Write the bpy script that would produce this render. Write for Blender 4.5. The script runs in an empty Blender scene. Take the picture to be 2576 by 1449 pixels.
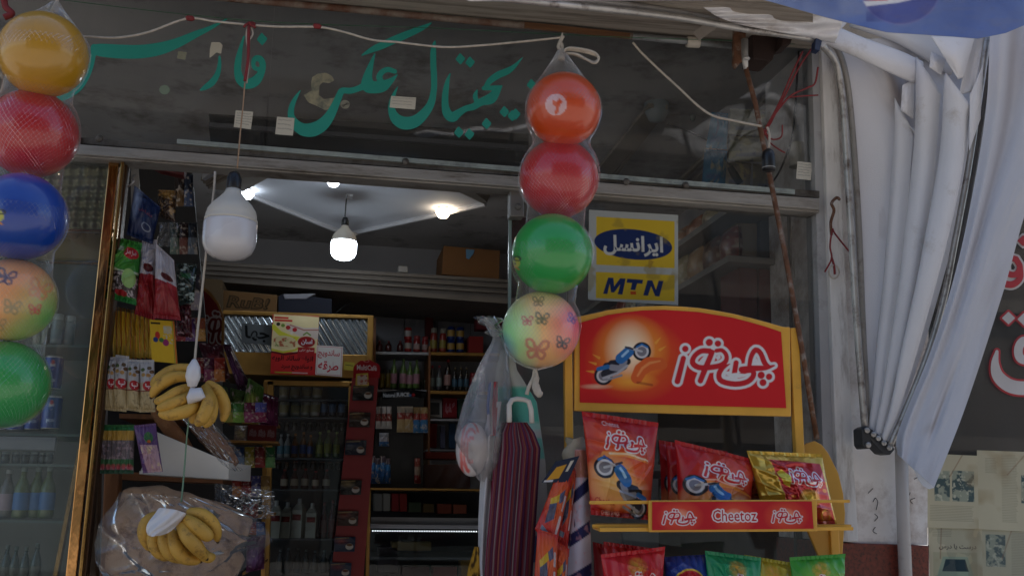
import bpy, math, random
import numpy as np
from mathutils import Vector, Matrix
sc = bpy.context.scene
COL = sc.collection
# ------------------------------------------------------------ camera
CAM = np.array([0.0, -3.3, 1.5]); YAW, PITCH, ROLL, FOC = math.radians(10.0), math.radians(11.8), math.radians(1.2), 2577.0
_F = np.array([math.sin(YAW)*math.cos(PITCH), math.cos(YAW)*math.cos(PITCH), math.sin(PITCH)])
_R0 = np.array([math.cos(YAW), -math.sin(YAW), 0.0]); _U0 = np.cross(_R0, _F)
_R = _R0*math.cos(ROLL)+_U0*math.sin(ROLL); _U = _U0*math.cos(ROLL)-_R0*math.sin(ROLL)
cd = bpy.data.cameras.new('camera'); cam = bpy.data.objects.new('camera', cd); COL.objects.link(cam)
cd.sensor_width = 36.0; cd.sensor_fit = 'HORIZONTAL'; cd.lens = 36.0*FOC/2576; cd.clip_start = .05; cd.clip_end = 600
mw = Matrix.Identity(4)
for i in range(3):
    mw[i][0] = _R[i]; mw[i][1] = _U[i]; mw[i][2] = -_F[i]; mw[i][3] = CAM[i]
cam.matrix_world = mw; sc.camera = cam
# ------------------------------------------------------------ sky, sun, exposure
SUN_EL, SUN_AZ = math.radians(60), math.radians(20)     # the sun stands behind the building: the shopfront is in open shade
w = bpy.data.worlds.new('World'); sc.world = w; w.use_nodes = True
nt = w.node_tree; sky = nt.nodes.new('ShaderNodeTexSky'); sky.sky_type = 'NISHITA'; sky.sun_disc = False
sky.sun_elevation = SUN_EL; sky.sun_rotation = SUN_AZ
bg = nt.nodes['Background']; bg.inputs[1].default_value = .10; nt.links.new(sky.outputs[0], bg.inputs[0])
sl = bpy.data.lights.new('sun', 'SUN'); sl.energy = 3.0; sl.angle = math.radians(.5); sl.color = (1, .95, .87)
so = bpy.data.objects.new('sun', sl); COL.objects.link(so)
sdir = Vector((math.sin(SUN_AZ)*math.cos(SUN_EL), math.cos(SUN_AZ)*math.cos(SUN_EL), math.sin(SUN_EL)))
so.rotation_euler = sdir.to_track_quat('Z', 'Y').to_euler(); so.location = (0, 3, 12)
sc.view_settings.view_transform = 'Standard'; sc.view_settings.look = 'None'; sc.view_settings.gamma = 1
sc.view_settings.exposure = 1.12
try:
    sc.cycles.use_denoising = True; sc.cycles.transparent_max_bounces = 24; sc.cycles.max_bounces = 8
    sc.cycles.sample_clamp_indirect = 4.0; sc.cycles.caustics_reflective = False; sc.cycles.caustics_refractive = False
except Exception: pass
# ------------------------------------------------------------ helpers
def ray(u, v):
    return _F*FOC + _R*(u-1288) - _U*(v-724.5)
def at(u, v, Y=0.0):
    d = ray(u, v); return CAM + d*((Y-CAM[1])/d[1])
def atz(u, v, Z):
    d = ray(u, v); return CAM + d*((Z-CAM[2])/d[2])
def atx(u, v, X):
    d = ray(u, v); return CAM + d*((X-CAM[0])/d[0])
def ps(Y, u=1288, v=724):          # metres per picture unit at depth Y
    p = at(u, v, Y); return float(np.dot(p-CAM, _F))/FOC
def lin(c):
    return tuple((x/12.92 if x <= .04045 else ((x+.055)/1.055)**2.4) for x in c)
def H(h):
    h = h.lstrip('#'); return lin(tuple(int(h[i:i+2], 16)/255 for i in (0, 2, 4)))
MATS = {}
def mat(key, col=None, rough=.5, metal=0.0, var=.12, vs=6.0, bump=0.0, bs=60.0, attr=False, coat=0.0, emit=None, es=1.0, alpha=None, spec=.5, stretch=None, dirt=None, dth=.6, ds=9.0, trans=0, sss=0, ao=None):
    if key in MATS: return MATS[key]
    m = bpy.data.materials.new(key); m.use_nodes = True; n = m.node_tree; N = n.nodes; L = n.links
    b = N['Principled BSDF']; b.inputs['Roughness'].default_value = rough; b.inputs['Metallic'].default_value = metal
    b.inputs['Coat Weight'].default_value = coat; b.inputs['Coat Roughness'].default_value = .12
    b.inputs['Specular IOR Level'].default_value = spec
    if trans: b.inputs['Transmission Weight'].default_value = trans
    tc = N.new('ShaderNodeTexCoord'); mp = N.new('ShaderNodeMapping'); L.new(tc.outputs['Object'], mp.inputs[0])
    if stretch: mp.inputs['Scale'].default_value = stretch
    nz = N.new('ShaderNodeTexNoise'); nz.inputs['Scale'].default_value = vs; nz.inputs['Detail'].default_value = 6; L.new(mp.outputs[0], nz.inputs[0])
    if attr:
        a = N.new('ShaderNodeAttribute'); a.attribute_name = 'Col'; src = a.outputs['Color']
    else:
        r = N.new('ShaderNodeRGB'); r.outputs[0].default_value = (*col, 1); src = r.outputs[0]
    mr = N.new('ShaderNodeMapRange'); mr.inputs[1].default_value = .3; mr.inputs[2].default_value = .7
    mr.inputs[3].default_value = 1-var; mr.inputs[4].default_value = 1+var*.6; L.new(nz.outputs[0], mr.inputs[0])
    mx = N.new('ShaderNodeMix'); mx.data_type = 'RGBA'; mx.blend_type = 'MULTIPLY'; mx.inputs[0].default_value = 1
    L.new(src, mx.inputs[6]); L.new(mr.outputs[0], mx.inputs[7]); out = mx.outputs[2]
    if dirt:
        n2 = N.new('ShaderNodeTexNoise'); n2.inputs['Scale'].default_value = ds; n2.inputs['Detail'].default_value = 9; n2.inputs['Roughness'].default_value = .7
        L.new(mp.outputs[0], n2.inputs[0])
        m2 = N.new('ShaderNodeMapRange'); m2.inputs[1].default_value = dth-.08; m2.inputs[2].default_value = dth+.12; L.new(n2.outputs[0], m2.inputs[0])
        x2 = N.new('ShaderNodeMix'); x2.data_type = 'RGBA'; L.new(m2.outputs[0], x2.inputs[0]); L.new(out, x2.inputs[6]); x2.inputs[7].default_value = (*dirt, 1); out = x2.outputs[2]
    L.new(out, b.inputs['Base Color'])
    if sss:
        b.inputs['Subsurface Weight'].default_value = sss; b.inputs['Subsurface Radius'].default_value = (.02, .01, .006)
    if bump:
        n3 = N.new('ShaderNodeTexNoise'); n3.inputs['Scale'].default_value = bs; n3.inputs['Detail'].default_value = 4; L.new(mp.outputs[0], n3.inputs[0])
        bp = N.new('ShaderNodeBump'); bp.inputs['Strength'].default_value = bump; bp.inputs['Distance'].default_value = .004
        L.new(n3.outputs[0], bp.inputs['Height']); L.new(bp.outputs[0], b.inputs['Normal'])
    rr = N.new('ShaderNodeMapRange'); rr.inputs[3].default_value = max(0, rough-.08); rr.inputs[4].default_value = min(1, rough+.14); L.new(nz.outputs[0], rr.inputs[0]); L.new(rr.outputs[0], b.inputs['Roughness'])
    if emit:
        b.inputs['Emission Color'].default_value = (*emit, 1); b.inputs['Emission Strength'].default_value = es
    if alpha is not None: b.inputs['Alpha'].default_value = alpha
    MATS[key] = m; return m
def glassmat(key, tint=(1, 1, 1), dust=.06, dcol=(.35, .35, .36), ior=1.5, rough=.0, bump=0.0, bs=20, gl=1.0, rf=0.0):
    if key in MATS: return MATS[key]
    m = bpy.data.materials.new(key); m.use_nodes = True; n = m.node_tree; N = n.nodes; L = n.links
    for x in list(N): N.remove(x)
    o = N.new('ShaderNodeOutputMaterial'); t = N.new('ShaderNodeBsdfTransparent'); t.inputs[0].default_value = (*tint, 1)
    g = N.new('ShaderNodeBsdfGlossy'); g.inputs['Roughness'].default_value = rough; g.inputs[0].default_value = (gl, gl, gl, 1)
    f = N.new('ShaderNodeFresnel'); f.inputs[0].default_value = ior
    ad = N.new('ShaderNodeMath'); ad.operation = 'ADD'; ad.inputs[1].default_value = rf; L.new(f.outputs[0], ad.inputs[0])
    a = N.new('ShaderNodeMixShader'); L.new(ad.outputs[0], a.inputs[0]); L.new(t.outputs[0], a.inputs[1]); L.new(g.outputs[0], a.inputs[2])
    d = N.new('ShaderNodeBsdfDiffuse'); d.inputs[0].default_value = (*dcol, 1)
    tc = N.new('ShaderNodeTexCoord'); nz = N.new('ShaderNodeTexNoise'); nz.inputs['Scale'].default_value = 3.5; nz.inputs['Detail'].default_value = 10; nz.inputs['Roughness'].default_value = .65
    L.new(tc.outputs['Object'], nz.inputs[0])
    mr = N.new('ShaderNodeMapRange'); mr.inputs[1].default_value = .3; mr.inputs[2].default_value = .75; mr.inputs[3].default_value = dust*.3; mr.inputs[4].default_value = dust*1.9
    mpg = N.new('ShaderNodeMapping'); mpg.inputs['Scale'].default_value = (9, 9, .7); L.new(tc.outputs['Object'], mpg.inputs[0]); nz2 = N.new('ShaderNodeTexNoise'); nz2.inputs['Scale'].default_value = 3; nz2.inputs['Detail'].default_value = 8; L.new(mpg.outputs[0], nz2.inputs[0])
    av = N.new('ShaderNodeMath'); av.operation = 'ADD'; L.new(nz.outputs[0], av.inputs[0]); L.new(nz2.outputs[0], av.inputs[1]); hf = N.new('ShaderNodeMath'); hf.operation = 'MULTIPLY'; hf.inputs[1].default_value = .5; L.new(av.outputs[0], hf.inputs[0]); L.new(hf.outputs[0], mr.inputs[0])
    b = N.new('ShaderNodeMixShader'); L.new(mr.outputs[0], b.inputs[0]); L.new(a.outputs[0], b.inputs[1]); L.new(d.outputs[0], b.inputs[2])
    if bump:
        n3 = N.new('ShaderNodeTexNoise'); n3.inputs['Scale'].default_value = bs; n3.inputs['Detail'].default_value = 3; n3.inputs['Distortion'].default_value = 1.5; L.new(tc.outputs['Object'], n3.inputs[0])
        bp = N.new('ShaderNodeBump'); bp.inputs['Strength'].default_value = bump; bp.inputs['Distance'].default_value = .02
        L.new(n3.outputs[0], bp.inputs['Height']); L.new(bp.outputs[0], g.inputs['Normal']); L.new(bp.outputs[0], f.inputs['Normal'])
    L.new(b.outputs[0], o.inputs[0]); MATS[key] = m; return m
class MB:
    def __init__(s): s.v = []; s.f = []; s.m = []; s.mi = 0
    def add(s, vs, fs):
        o = len(s.v); s.v += [tuple(map(float, p)) for p in vs]
        for f in fs: s.f.append(tuple(i+o for i in f)); s.m.append(s.mi)
        return s
    def box(s, a, b):
        x0, y0, z0 = a; x1, y1, z1 = b
        vs = [(x0,y0,z0),(x1,y0,z0),(x1,y1,z0),(x0,y1,z0),(x0,y0,z1),(x1,y0,z1),(x1,y1,z1),(x0,y1,z1)]
        return s.add(vs, [(0,3,2,1),(4,5,6,7),(0,1,5,4),(1,2,6,5),(2,3,7,6),(3,0,4,7)])
    def prism(s, pts, off):        # polygon + offset vector
        n = len(pts); off = np.array(off); vs = [np.array(p) for p in pts]+[np.array(p)+off for p in pts]
        return s.add(vs, [tuple(range(n)), tuple(range(2*n-1, n-1, -1))]+[(i, i+n, (i+1) % n+n, (i+1) % n) for i in range(n)])
    def slab(s, uv, Y, d):         # picture polygon at depth Y, real thickness d going back
        return s.prism([at(u, v, Y) for u, v in uv], (0, d, 0))
    def bar(s, uv0, uv1, wpx, Y, d, Y1=None):
        p0 = np.array(uv0, float); p1 = np.array(uv1, float); t = p1-p0; t /= np.linalg.norm(t); nn = np.array((-t[1], t[0]))*wpx/2
        Y1 = Y if Y1 is None else Y1
        q = [(p0+nn, Y), (p0-nn, Y), (p1-nn, Y1), (p1+nn, Y1)]
        return s.prism([at(a[0], a[1], y) for a, y in q], (0, d, 0))
    def tube(s, pts, r, seg=8, cap=True):
        pts = [np.array(p, float) for p in pts]; n = len(pts); rs = r if hasattr(r, '__len__') else [r]*n
        vs = []; up = None
        for i, p in enumerate(pts):
            t = pts[min(i+1, n-1)]-pts[max(i-1, 0)]; t = t/(np.linalg.norm(t)+1e-12)
            if up is None:
                up = np.array((0, 0, 1.)) if abs(t[2]) < .9 else np.array((1., 0, 0))
            a = np.cross(t, up); a /= np.linalg.norm(a)+1e-12; up = np.cross(a, t)
            for k in range(seg):
                an = 2*math.pi*k/seg; vs.append(p+rs[i]*(a*math.cos(an)+up*math.sin(an)))
        fs = [(i*seg+k, i*seg+(k+1) % seg, (i+1)*seg+(k+1) % seg, (i+1)*seg+k) for i in range(n-1) for k in range(seg)]
        if cap: fs += [tuple(range(seg-1, -1, -1)), tuple(range((n-1)*seg, n*seg))]
        return s.add(vs, fs)
    def lathe(s, prof, c, seg=24, axis=None):     # prof: [(r, z)], c: base centre
        c = np.array(c, float); ax = np.array(axis if axis is not None else (0, 0, 1.)); ax = ax/np.linalg.norm(ax)
        a = np.cross(ax, (0, 1., .01)); a /= np.linalg.norm(a); b = np.cross(ax, a)
        vs = [c+ax*z+r*(a*math.cos(2*math.pi*k/seg)+b*math.sin(2*math.pi*k/seg)) for r, z in prof for k in range(seg)]
        n = len(prof)
        fs = [(i*seg+k, i*seg+(k+1) % seg, (i+1)*seg+(k+1) % seg, (i+1)*seg+k) for i in range(n-1) for k in range(seg)]
        if prof[0][0] > 1e-5: fs.append(tuple(range(seg-1, -1, -1)))
        if prof[-1][0] > 1e-5: fs.append(tuple(range((n-1)*seg, n*seg)))
        return s.add(vs, fs)
    def grid(s, P, two=None):      # P: (h, w, 3) array
        h, w_ = P.shape[:2]
        return s.add(P.reshape(-1, 3), [(j*w_+i, j*w_+i+1, (j+1)*w_+i+1, (j+1)*w_+i) for j in range(h-1) for i in range(w_-1)])
    def build(s, name, m, parent=None, smooth=False, loc=None, solid=0, bevel=0):
        me = bpy.data.meshes.new(name); L = np.array(parent.location if parent is not None and parent.get('_t') else (loc if loc is not None else (0, 0, 0)))
        if parent is not None:
            L = np.array(parent['_o'])
        me.from_pydata([tuple(np.array(p)-L) for p in s.v], [], s.f)
        ms = m if isinstance(m, (list, tuple)) else [m]
        for x in ms: me.materials.append(x)
        if len(ms) > 1: me.polygons.foreach_set('material_index', s.m)
        if smooth: me.polygons.foreach_set('use_smooth', [True]*len(me.polygons))
        me.update()
        o = bpy.data.objects.new(name, me); COL.objects.link(o); o['_o'] = [float(x) for x in L]
        if parent is not None: o.parent = parent
        else: o.location = [float(x) for x in L]
        if bevel:
            bv = o.modifiers.new('b', 'BEVEL'); bv.width = bevel; bv.segments = 2; bv.limit_method = 'ANGLE'
        if solid:
            sm = o.modifiers.new('s', 'SOLIDIFY'); sm.thickness = solid; sm.offset = 0
        if smooth == 2:
            pass
        return o
def tag(o, label=None, cat=None, group=None, kind=None):
    if label: o['label'] = label
    if cat: o['category'] = cat
    if group: o['group'] = group
    if kind: o['kind'] = kind
    return o
def thing(name, label, cat, loc, group=None):
    o = bpy.data.objects.new(name, None); COL.objects.link(o); o.empty_display_size = .05
    o.location = [float(x) for x in loc]; o['_o'] = [float(x) for x in loc]; return tag(o, label, cat, group)
def copy_tree(o, dloc, label=None, parent=None):
    c = o.copy(); COL.objects.link(c)
    if parent is not None: c.parent = parent
    else: c.location = Vector(o.location)+Vector([float(x) for x in dloc])
    if label: c['label'] = label
    for ch in list(o.children): copy_tree(ch, None, None, c)
    return c
ORD = ['leftmost', 'second', 'third', 'fourth', 'fifth', 'sixth', 'seventh', 'eighth', 'ninth', 'tenth', 'eleventh', 'twelfth']
def nth(i, n):
    if n == 1: return ''
    return 'leftmost' if i == 0 else ('rightmost' if i == n-1 else ORD[i]+' from the left')
# ------------------------------------------------------------ print painting (colours of printed, woven or dyed surfaces)
AR = {'ا': 'ﺍﺎ', 'آ': 'ﺁﺂ', 'ب': 'ﺏﺐﺑﺒ', 'پ': 'ﭖﭗﭘﭙ', 'ت': 'ﺕﺖﺗﺘ', 'ث': 'ﺙﺚﺛﺜ', 'ج': 'ﺝﺞﺟﺠ', 'چ': 'ﭺﭻﭼﭽ', 'ح': 'ﺡﺢﺣﺤ', 'خ': 'ﺥﺦﺧﺨ', 'د': 'ﺩﺪ', 'ذ': 'ﺫﺬ', 'ر': 'ﺭﺮ', 'ز': 'ﺯﺰ', 'س': 'ﺱﺲﺳﺴ', 'ش': 'ﺵﺶﺷﺸ', 'ص': 'ﺹﺺﺻﺼ', 'ط': 'ﻁﻂﻃﻄ', 'ع': 'ﻉﻊﻋﻌ', 'ف': 'ﻑﻒﻓﻔ', 'ق': 'ﻕﻖﻗﻘ', 'ک': 'ﮎﮏﮐﮑ', 'ل': 'ﻝﻞﻟﻠ', 'م': 'ﻡﻢﻣﻤ', 'ن': 'ﻥﻦﻧﻨ', 'و': 'ﻭﻮ', 'ه': 'ﻩﻪﻫﻬ', 'ی': 'ﯼﯽﯾﯿ'}
def shape_ar(s):
    if not any(c in AR for c in s): return s
    o = []
    for i, c in enumerate(s):
        if c not in AR: o.append(c); continue
        p = i > 0 and s[i-1] in AR and len(AR[s[i-1]]) == 4
        q = len(AR[c]) == 4 and i+1 < len(s) and s[i+1] in AR
        o.append(AR[c][(3 if q else 1) if p else (2 if q else 0)])
    return ''.join(reversed(o))
_TX = {}
def texttris(s, bold=0.0, shear=0.0):
    k = (s, bold, shear)
    if k not in _TX:
        c = bpy.data.curves.new('t', 'FONT'); c.body = shape_ar(s); c.offset = bold; c.shear = shear; c.resolution_u = 2
        o = bpy.data.objects.new('t', c); COL.objects.link(o); m = o.to_mesh(); m.calc_loop_triangles()
        co = np.array([x.co[:2] for x in m.vertices]); tr = np.array([t.vertices[:] for t in m.loop_triangles])
        T = co[tr]; o.to_mesh_clear(); bpy.data.objects.remove(o); bpy.data.curves.remove(c)
        mn = T.reshape(-1, 2).min(0); mx = T.reshape(-1, 2).max(0); T = (T-mn)/(mx-mn); T[..., 1] = 1-T[..., 1]; _TX[k] = (T, (mx-mn)[0]/(mx-mn)[1])
    return _TX[k]
class CV:
    def __init__(s, x0, y0, x1, y1, n, bg='ffffff'):
        s.x0, s.y0, s.x1, s.y1 = x0, y0, x1, y1; s.w = n; s.h = max(3, int(round(n*abs((y1-y0)/(x1-x0)))))
        s.X, s.Y = np.meshgrid(np.linspace(x0, x1, s.w), np.linspace(y0, y1, s.h)); s.px = (x1-x0)/(s.w-1)
        s.a = np.zeros((s.h, s.w, 3))+np.array(H(bg) if isinstance(bg, str) else bg)
    def put(s, m, c, al=1.0, sl=None):
        c = np.array(H(c) if isinstance(c, str) else c); m = (m*al)[..., None]
        if sl is None: s.a = s.a*(1-m)+c*m
        else: s.a[sl] = s.a[sl]*(1-m)+c*m
        return s
    def win(s, xa, ya, xb, yb):
        i0 = max(0, int((xa-s.x0)/s.px)-2); i1 = min(s.w, int((xb-s.x0)/s.px)+3); py = (s.y1-s.y0)/(s.h-1)
        j0 = max(0, int((ya-s.y0)/py)-2); j1 = min(s.h, int((yb-s.y0)/py)+3)
        return (slice(j0, max(j0, j1)), slice(i0, max(i0, i1)))
    def stroke(s, pts, w, c, al=1.0, close=False, grow=0):
        pts = [tuple(p) for p in pts]
        if close: pts = pts+[pts[0]]
        ws = [p[2] if len(p) > 2 else w for p in pts]; mxw = max(ws)/2+grow+s.px*2
        xs = [p[0] for p in pts]; ys = [p[1] for p in pts]; sl = s.win(min(xs)-mxw, min(ys)-mxw, max(xs)+mxw, max(ys)+mxw)
        X = s.X[sl]; Y = s.Y[sl]
        if X.size == 0: return s
        D = sdseg(X, Y, pts, ws, grow); return s.put(np.clip(.5-D/s.px, 0, 1), c, al, sl)
    def poly(s, pts, c, al=1.0, soft=0):
        P = np.array(pts, float); e = s.px*2+soft; sl = s.win(P[:, 0].min()-e, P[:, 1].min()-e, P[:, 0].max()+e, P[:, 1].max()+e)
        X = s.X[sl]; Y = s.Y[sl]
        if X.size == 0: return s
        D = sdpoly(X, Y, P); return s.put(np.clip(.5-D/max(s.px, soft), 0, 1), c, al, sl)
    def rect(s, x0, y0, x1, y1, c, al=1.0): return s.poly([(x0, y0), (x1, y0), (x1, y1), (x0, y1)], c, al)
    def ell(s, cx, cy, rx, ry, c, al=1.0, ring=None):
        R = np.sqrt(((s.X-cx)/rx)**2+((s.Y-cy)/ry)**2); D = (R-1)*min(rx, ry)
        if ring: D = np.abs(D)-ring/2
        return s.put(np.clip(.5-D/s.px, 0, 1), c, al)
    def glow(s, cx, cy, rx, ry, c, al=1.0, p=1.5):
        R = np.sqrt(((s.X-cx)/rx)**2+((s.Y-cy)/ry)**2); return s.put(np.clip(1-R, 0, 1)**p, c, al)
    def grad(s, c0, c1, ax='y'):
        t = (s.Y-s.y0)/(s.y1-s.y0) if ax == 'y' else (s.X-s.x0)/(s.x1-s.x0)
        s.a = np.array(H(c0))*(1-t[..., None])+np.array(H(c1))*t[..., None]; return s
    def noise(s, c, sc_, th=.5, al=1.0, seed=1, soft=.1, reg=None):
        m = vnoise(s.X/sc_, s.Y/sc_, seed); m = np.clip((m-th)/soft, 0, 1)
        if reg: m = m*((s.X > reg[0]) & (s.X < reg[2]) & (s.Y > reg[1]) & (s.Y < reg[3]))
        return s.put(m, c, al)
    def text(s, t, x0, y0, x1, y1, c, bold=0.0, shear=0.0, al=1.0, slope=0.0):
        T, asp = texttris(t, bold, shear); T = T.copy(); T[..., 1] = y0+T[..., 1]*(y1-y0); T[..., 0] = x0+T[..., 0]*(x1-x0); T[..., 1] += slope*(T[..., 0]-x0)
        sl = s.win(min(x0, x1), min(y0, y1)-abs(slope*(x1-x0)), max(x0, x1), max(y0, y1)+abs(slope*(x1-x0))); X = s.X[sl]; Y = s.Y[sl]
        if X.size < 1: return s
        acc = np.zeros(X.shape); K = 3; py = (s.y1-s.y0)/(s.h-1); i00 = sl[1].start; j00 = sl[0].start
        for a in range(K):
            for b in range(K):
                ox = (a-(K-1)/2)/K*s.px; oy = (b-(K-1)/2)/K*py; hit = np.zeros(X.shape, bool)
                for q in T:
                    mn = q.min(0); mx = q.max(0)
                    i0 = max(0, int((mn[0]-ox-s.x0)/s.px)-i00-1); i1 = min(X.shape[1], int((mx[0]-ox-s.x0)/s.px)-i00+2)
                    j0 = max(0, int((mn[1]-oy-s.y0)/py)-j00-1); j1 = min(X.shape[0], int((mx[1]-oy-s.y0)/py)-j00+2)
                    if i1 <= i0 or j1 <= j0: continue
                    x = X[j0:j1, i0:i1]+ox; y = Y[j0:j1, i0:i1]+oy
                    (ax_, ay), (bx, by), (cx, cy) = q
                    d1 = (x-ax_)*(by-ay)-(y-ay)*(bx-ax_); d2 = (x-bx)*(cy-by)-(y-by)*(cx-bx); d3 = (x-cx)*(ay-cy)-(y-cy)*(ax_-cx)
                    hit[j0:j1, i0:i1] |= ((d1 >= 0) & (d2 >= 0) & (d3 >= 0)) | ((d1 <= 0) & (d2 <= 0) & (d3 <= 0))
                acc += hit
        return s.put(acc/(K*K), c, al, sl)
def sdseg(X, Y, pts, ws, grow=0):
    D = np.full(X.shape, 1e9)
    if len(pts) == 1: return np.hypot(X-pts[0][0], Y-pts[0][1])-ws[0]/2-grow
    for i in range(len(pts)-1):
        ax, ay = pts[i][:2]; bx, by = pts[i+1][:2]; dx, dy = bx-ax, by-ay; l = dx*dx+dy*dy+1e-9
        t = np.clip(((X-ax)*dx+(Y-ay)*dy)/l, 0, 1); D = np.minimum(D, np.hypot(X-ax-t*dx, Y-ay-t*dy)-(ws[i]+(ws[i+1]-ws[i])*t)/2-grow)
    return D
def sdpoly(X, Y, P):
    D = np.full(X.shape, 1e9); ins = np.zeros(X.shape, bool); n = len(P)
    for i in range(n):
        ax, ay = P[i]; bx, by = P[(i+1) % n]; dx, dy = bx-ax, by-ay; l = dx*dx+dy*dy+1e-12
        t = np.clip(((X-ax)*dx+(Y-ay)*dy)/l, 0, 1); D = np.minimum(D, np.hypot(X-ax-t*dx, Y-ay-t*dy))
        if by != ay: ins ^= ((ay > Y) != (by > Y)) & (X < (bx-ax)*(Y-ay)/(by-ay)+ax)
    return np.where(ins, -D, D)
def vnoise(X, Y, seed=0):
    rs = np.random.RandomState(seed); T = rs.rand(64, 64); o = np.zeros(np.shape(X)); amp = .55; tot = 0
    for k in range(3):
        x = X*2**k+17.3*k+seed; y = Y*2**k+5.1*k; i = np.floor(x).astype(int); j = np.floor(y).astype(int); fx = x-i; fy = y-j
        fx = fx*fx*(3-2*fx); fy = fy*fy*(3-2*fy); g = lambda a, b: T[b % 64, a % 64]
        o = o+amp*((g(i, j)*(1-fx)+g(i+1, j)*fx)*(1-fy)+(g(i, j+1)*(1-fx)+g(i+1, j+1)*fx)*fy); tot += amp; amp *= .5
    return o/tot
def spline(pts, k=6):
    P = [np.array(p, float) for p in pts]; P = [2*P[0]-P[1]]+P+[2*P[-1]-P[-2]]; out = []
    for i in range(1, len(P)-2):
        for j in range(k):
            t = j/k; a, b, c, d = P[i-1:i+3]; out.append(.5*((2*b)+(-a+c)*t+(2*a-5*b+4*c-d)*t*t+(-a+3*b-3*c+d)*t**3))
    out.append(P[-2]); return out
def meshgrid_obj(name, P, C, m, parent=None, loc=None, back=None, smooth=True, bcol=None):
    """printed sheet: P (h,w,3) positions, C (h,w,3) print colours; back: positions of the rear side (closed shape)"""
    h, w_ = P.shape[:2]; idx = np.arange(h*w_).reshape(h, w_)
    q = np.stack([idx[:-1, :-1], idx[1:, :-1], idx[1:, 1:], idx[:-1, 1:]], -1).reshape(-1, 4); V = P.reshape(-1, 3); K = C.reshape(-1, 3)
    if back is not None:
        q = np.concatenate([q, q[:, ::-1]+h*w_]); V = np.concatenate([V, back.reshape(-1, 3)]); K = np.concatenate([K, K if bcol is None else K*0+np.array(H(bcol))])
    L = np.array(parent['_o'] if parent is not None else (loc if loc is not None else V.mean(0))); me = bpy.data.meshes.new(name); V = V-L
    me.vertices.add(len(V)); me.vertices.foreach_set('co', V.astype(np.float32).ravel()); me.loops.add(q.size); me.loops.foreach_set('vertex_index', q.astype(np.int32).ravel())
    me.polygons.add(len(q)); me.polygons.foreach_set('loop_start', np.arange(0, q.size, 4, dtype=np.int32)); me.polygons.foreach_set('loop_total', np.full(len(q), 4, np.int32))
    if smooth: me.polygons.foreach_set('use_smooth', np.ones(len(q), bool))
    ca = me.color_attributes.new('Col', 'FLOAT_COLOR', 'POINT'); ca.data.foreach_set('color', np.concatenate([K, np.ones((len(K), 1))], 1).astype(np.float32).ravel())
    me.update(calc_edges=True); me.validate(); me.materials.append(m)
    o = bpy.data.objects.new(name, me); COL.objects.link(o); o['_o'] = [float(x) for x in L]
    if parent is not None: o.parent = parent
    else: o.location = [float(x) for x in L]
    return o
def quadpos(cv, q, Y):   # q: TL,TR,BR,BL in picture units; Y depth or four depths
    Ys = Y if hasattr(Y, '__len__') else [Y]*4; c = [at(a[0], a[1], y) for a, y in zip(q, Ys)]
    s, t = np.meshgrid(np.linspace(0, 1, cv.w), np.linspace(0, 1, cv.h)); s = s[..., None]; t = t[..., None]
    P = (c[0]*(1-s)+c[1]*s)*(1-t)+(c[3]*(1-s)+c[2]*s)*t
    nrm = np.cross(c[1]-c[0], c[3]-c[0]); nrm /= np.linalg.norm(nrm)
    if nrm[1] > 0: nrm = -nrm
    return P, s, t, nrm
def sheet(name, cv, q, Y, m, parent=None, wav=0.0, seed=0, thick=.0015, curve=0.0):
    P, s, t, n = quadpos(cv, q, Y)
    if wav: P = P+n*((vnoise(s*3+seed, t*3, seed)-.5)*wav)
    if curve: P = P+n*(np.sin(np.pi*s)*curve)
    return meshgrid_obj(name, P, cv.a, m, parent, back=P-n*thick)
def pillow(name, cv, q, Y, depth, m, parent=None, seed=0, crin=.004, seal=.05, pw=.55, tb=True):
    P, s, t, n = quadpos(cv, q, Y); rs = np.random.RandomState(seed)
    w_ = np.sin(np.pi*s)**pw; tt = np.clip((t-seal)/(1-2*seal), 0, 1); v_ = np.sin(np.pi*tt)**.5
    b = depth*w_*v_
    cr = np.zeros_like(b)
    for k in range(14):
        an = rs.rand()*math.pi; f = 6+rs.rand()*14; ph = rs.rand()*6; cx, cy = rs.rand(2); r = .12+rs.rand()*.22
        cr = cr+(1-np.abs(np.sin((s*math.cos(an)+t*math.sin(an))*f+ph)))**2*np.exp(-((s-cx)**2+(t-cy)**2)/r**2)
    rad = np.exp(-((t-.5)/.5)**2*0)*0
    edge = np.exp(-np.minimum(t, 1-t)/.12)*np.sin(s*38+seed)*.5
    b = b+cr*crin*(.3+w_*v_)+edge*crin*.9*(w_)
    # pinch the outline
    ctr = P.mean((0, 1)); pin = (1-.07*np.sin(np.pi*t)**1*0-0)
    side = (s-.5)*2; shr = .03*np.sin(np.pi*np.clip(t, 0, 1))**.7
    hx = (P[:, -1:, :]-P[:, :1, :])
    P = P-hx*side*shr*.5*np.abs(side)
    return meshgrid_obj(name, P+n*b, cv.a, m, parent, back=P-n*(b*.8)-n*.0005)
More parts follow.
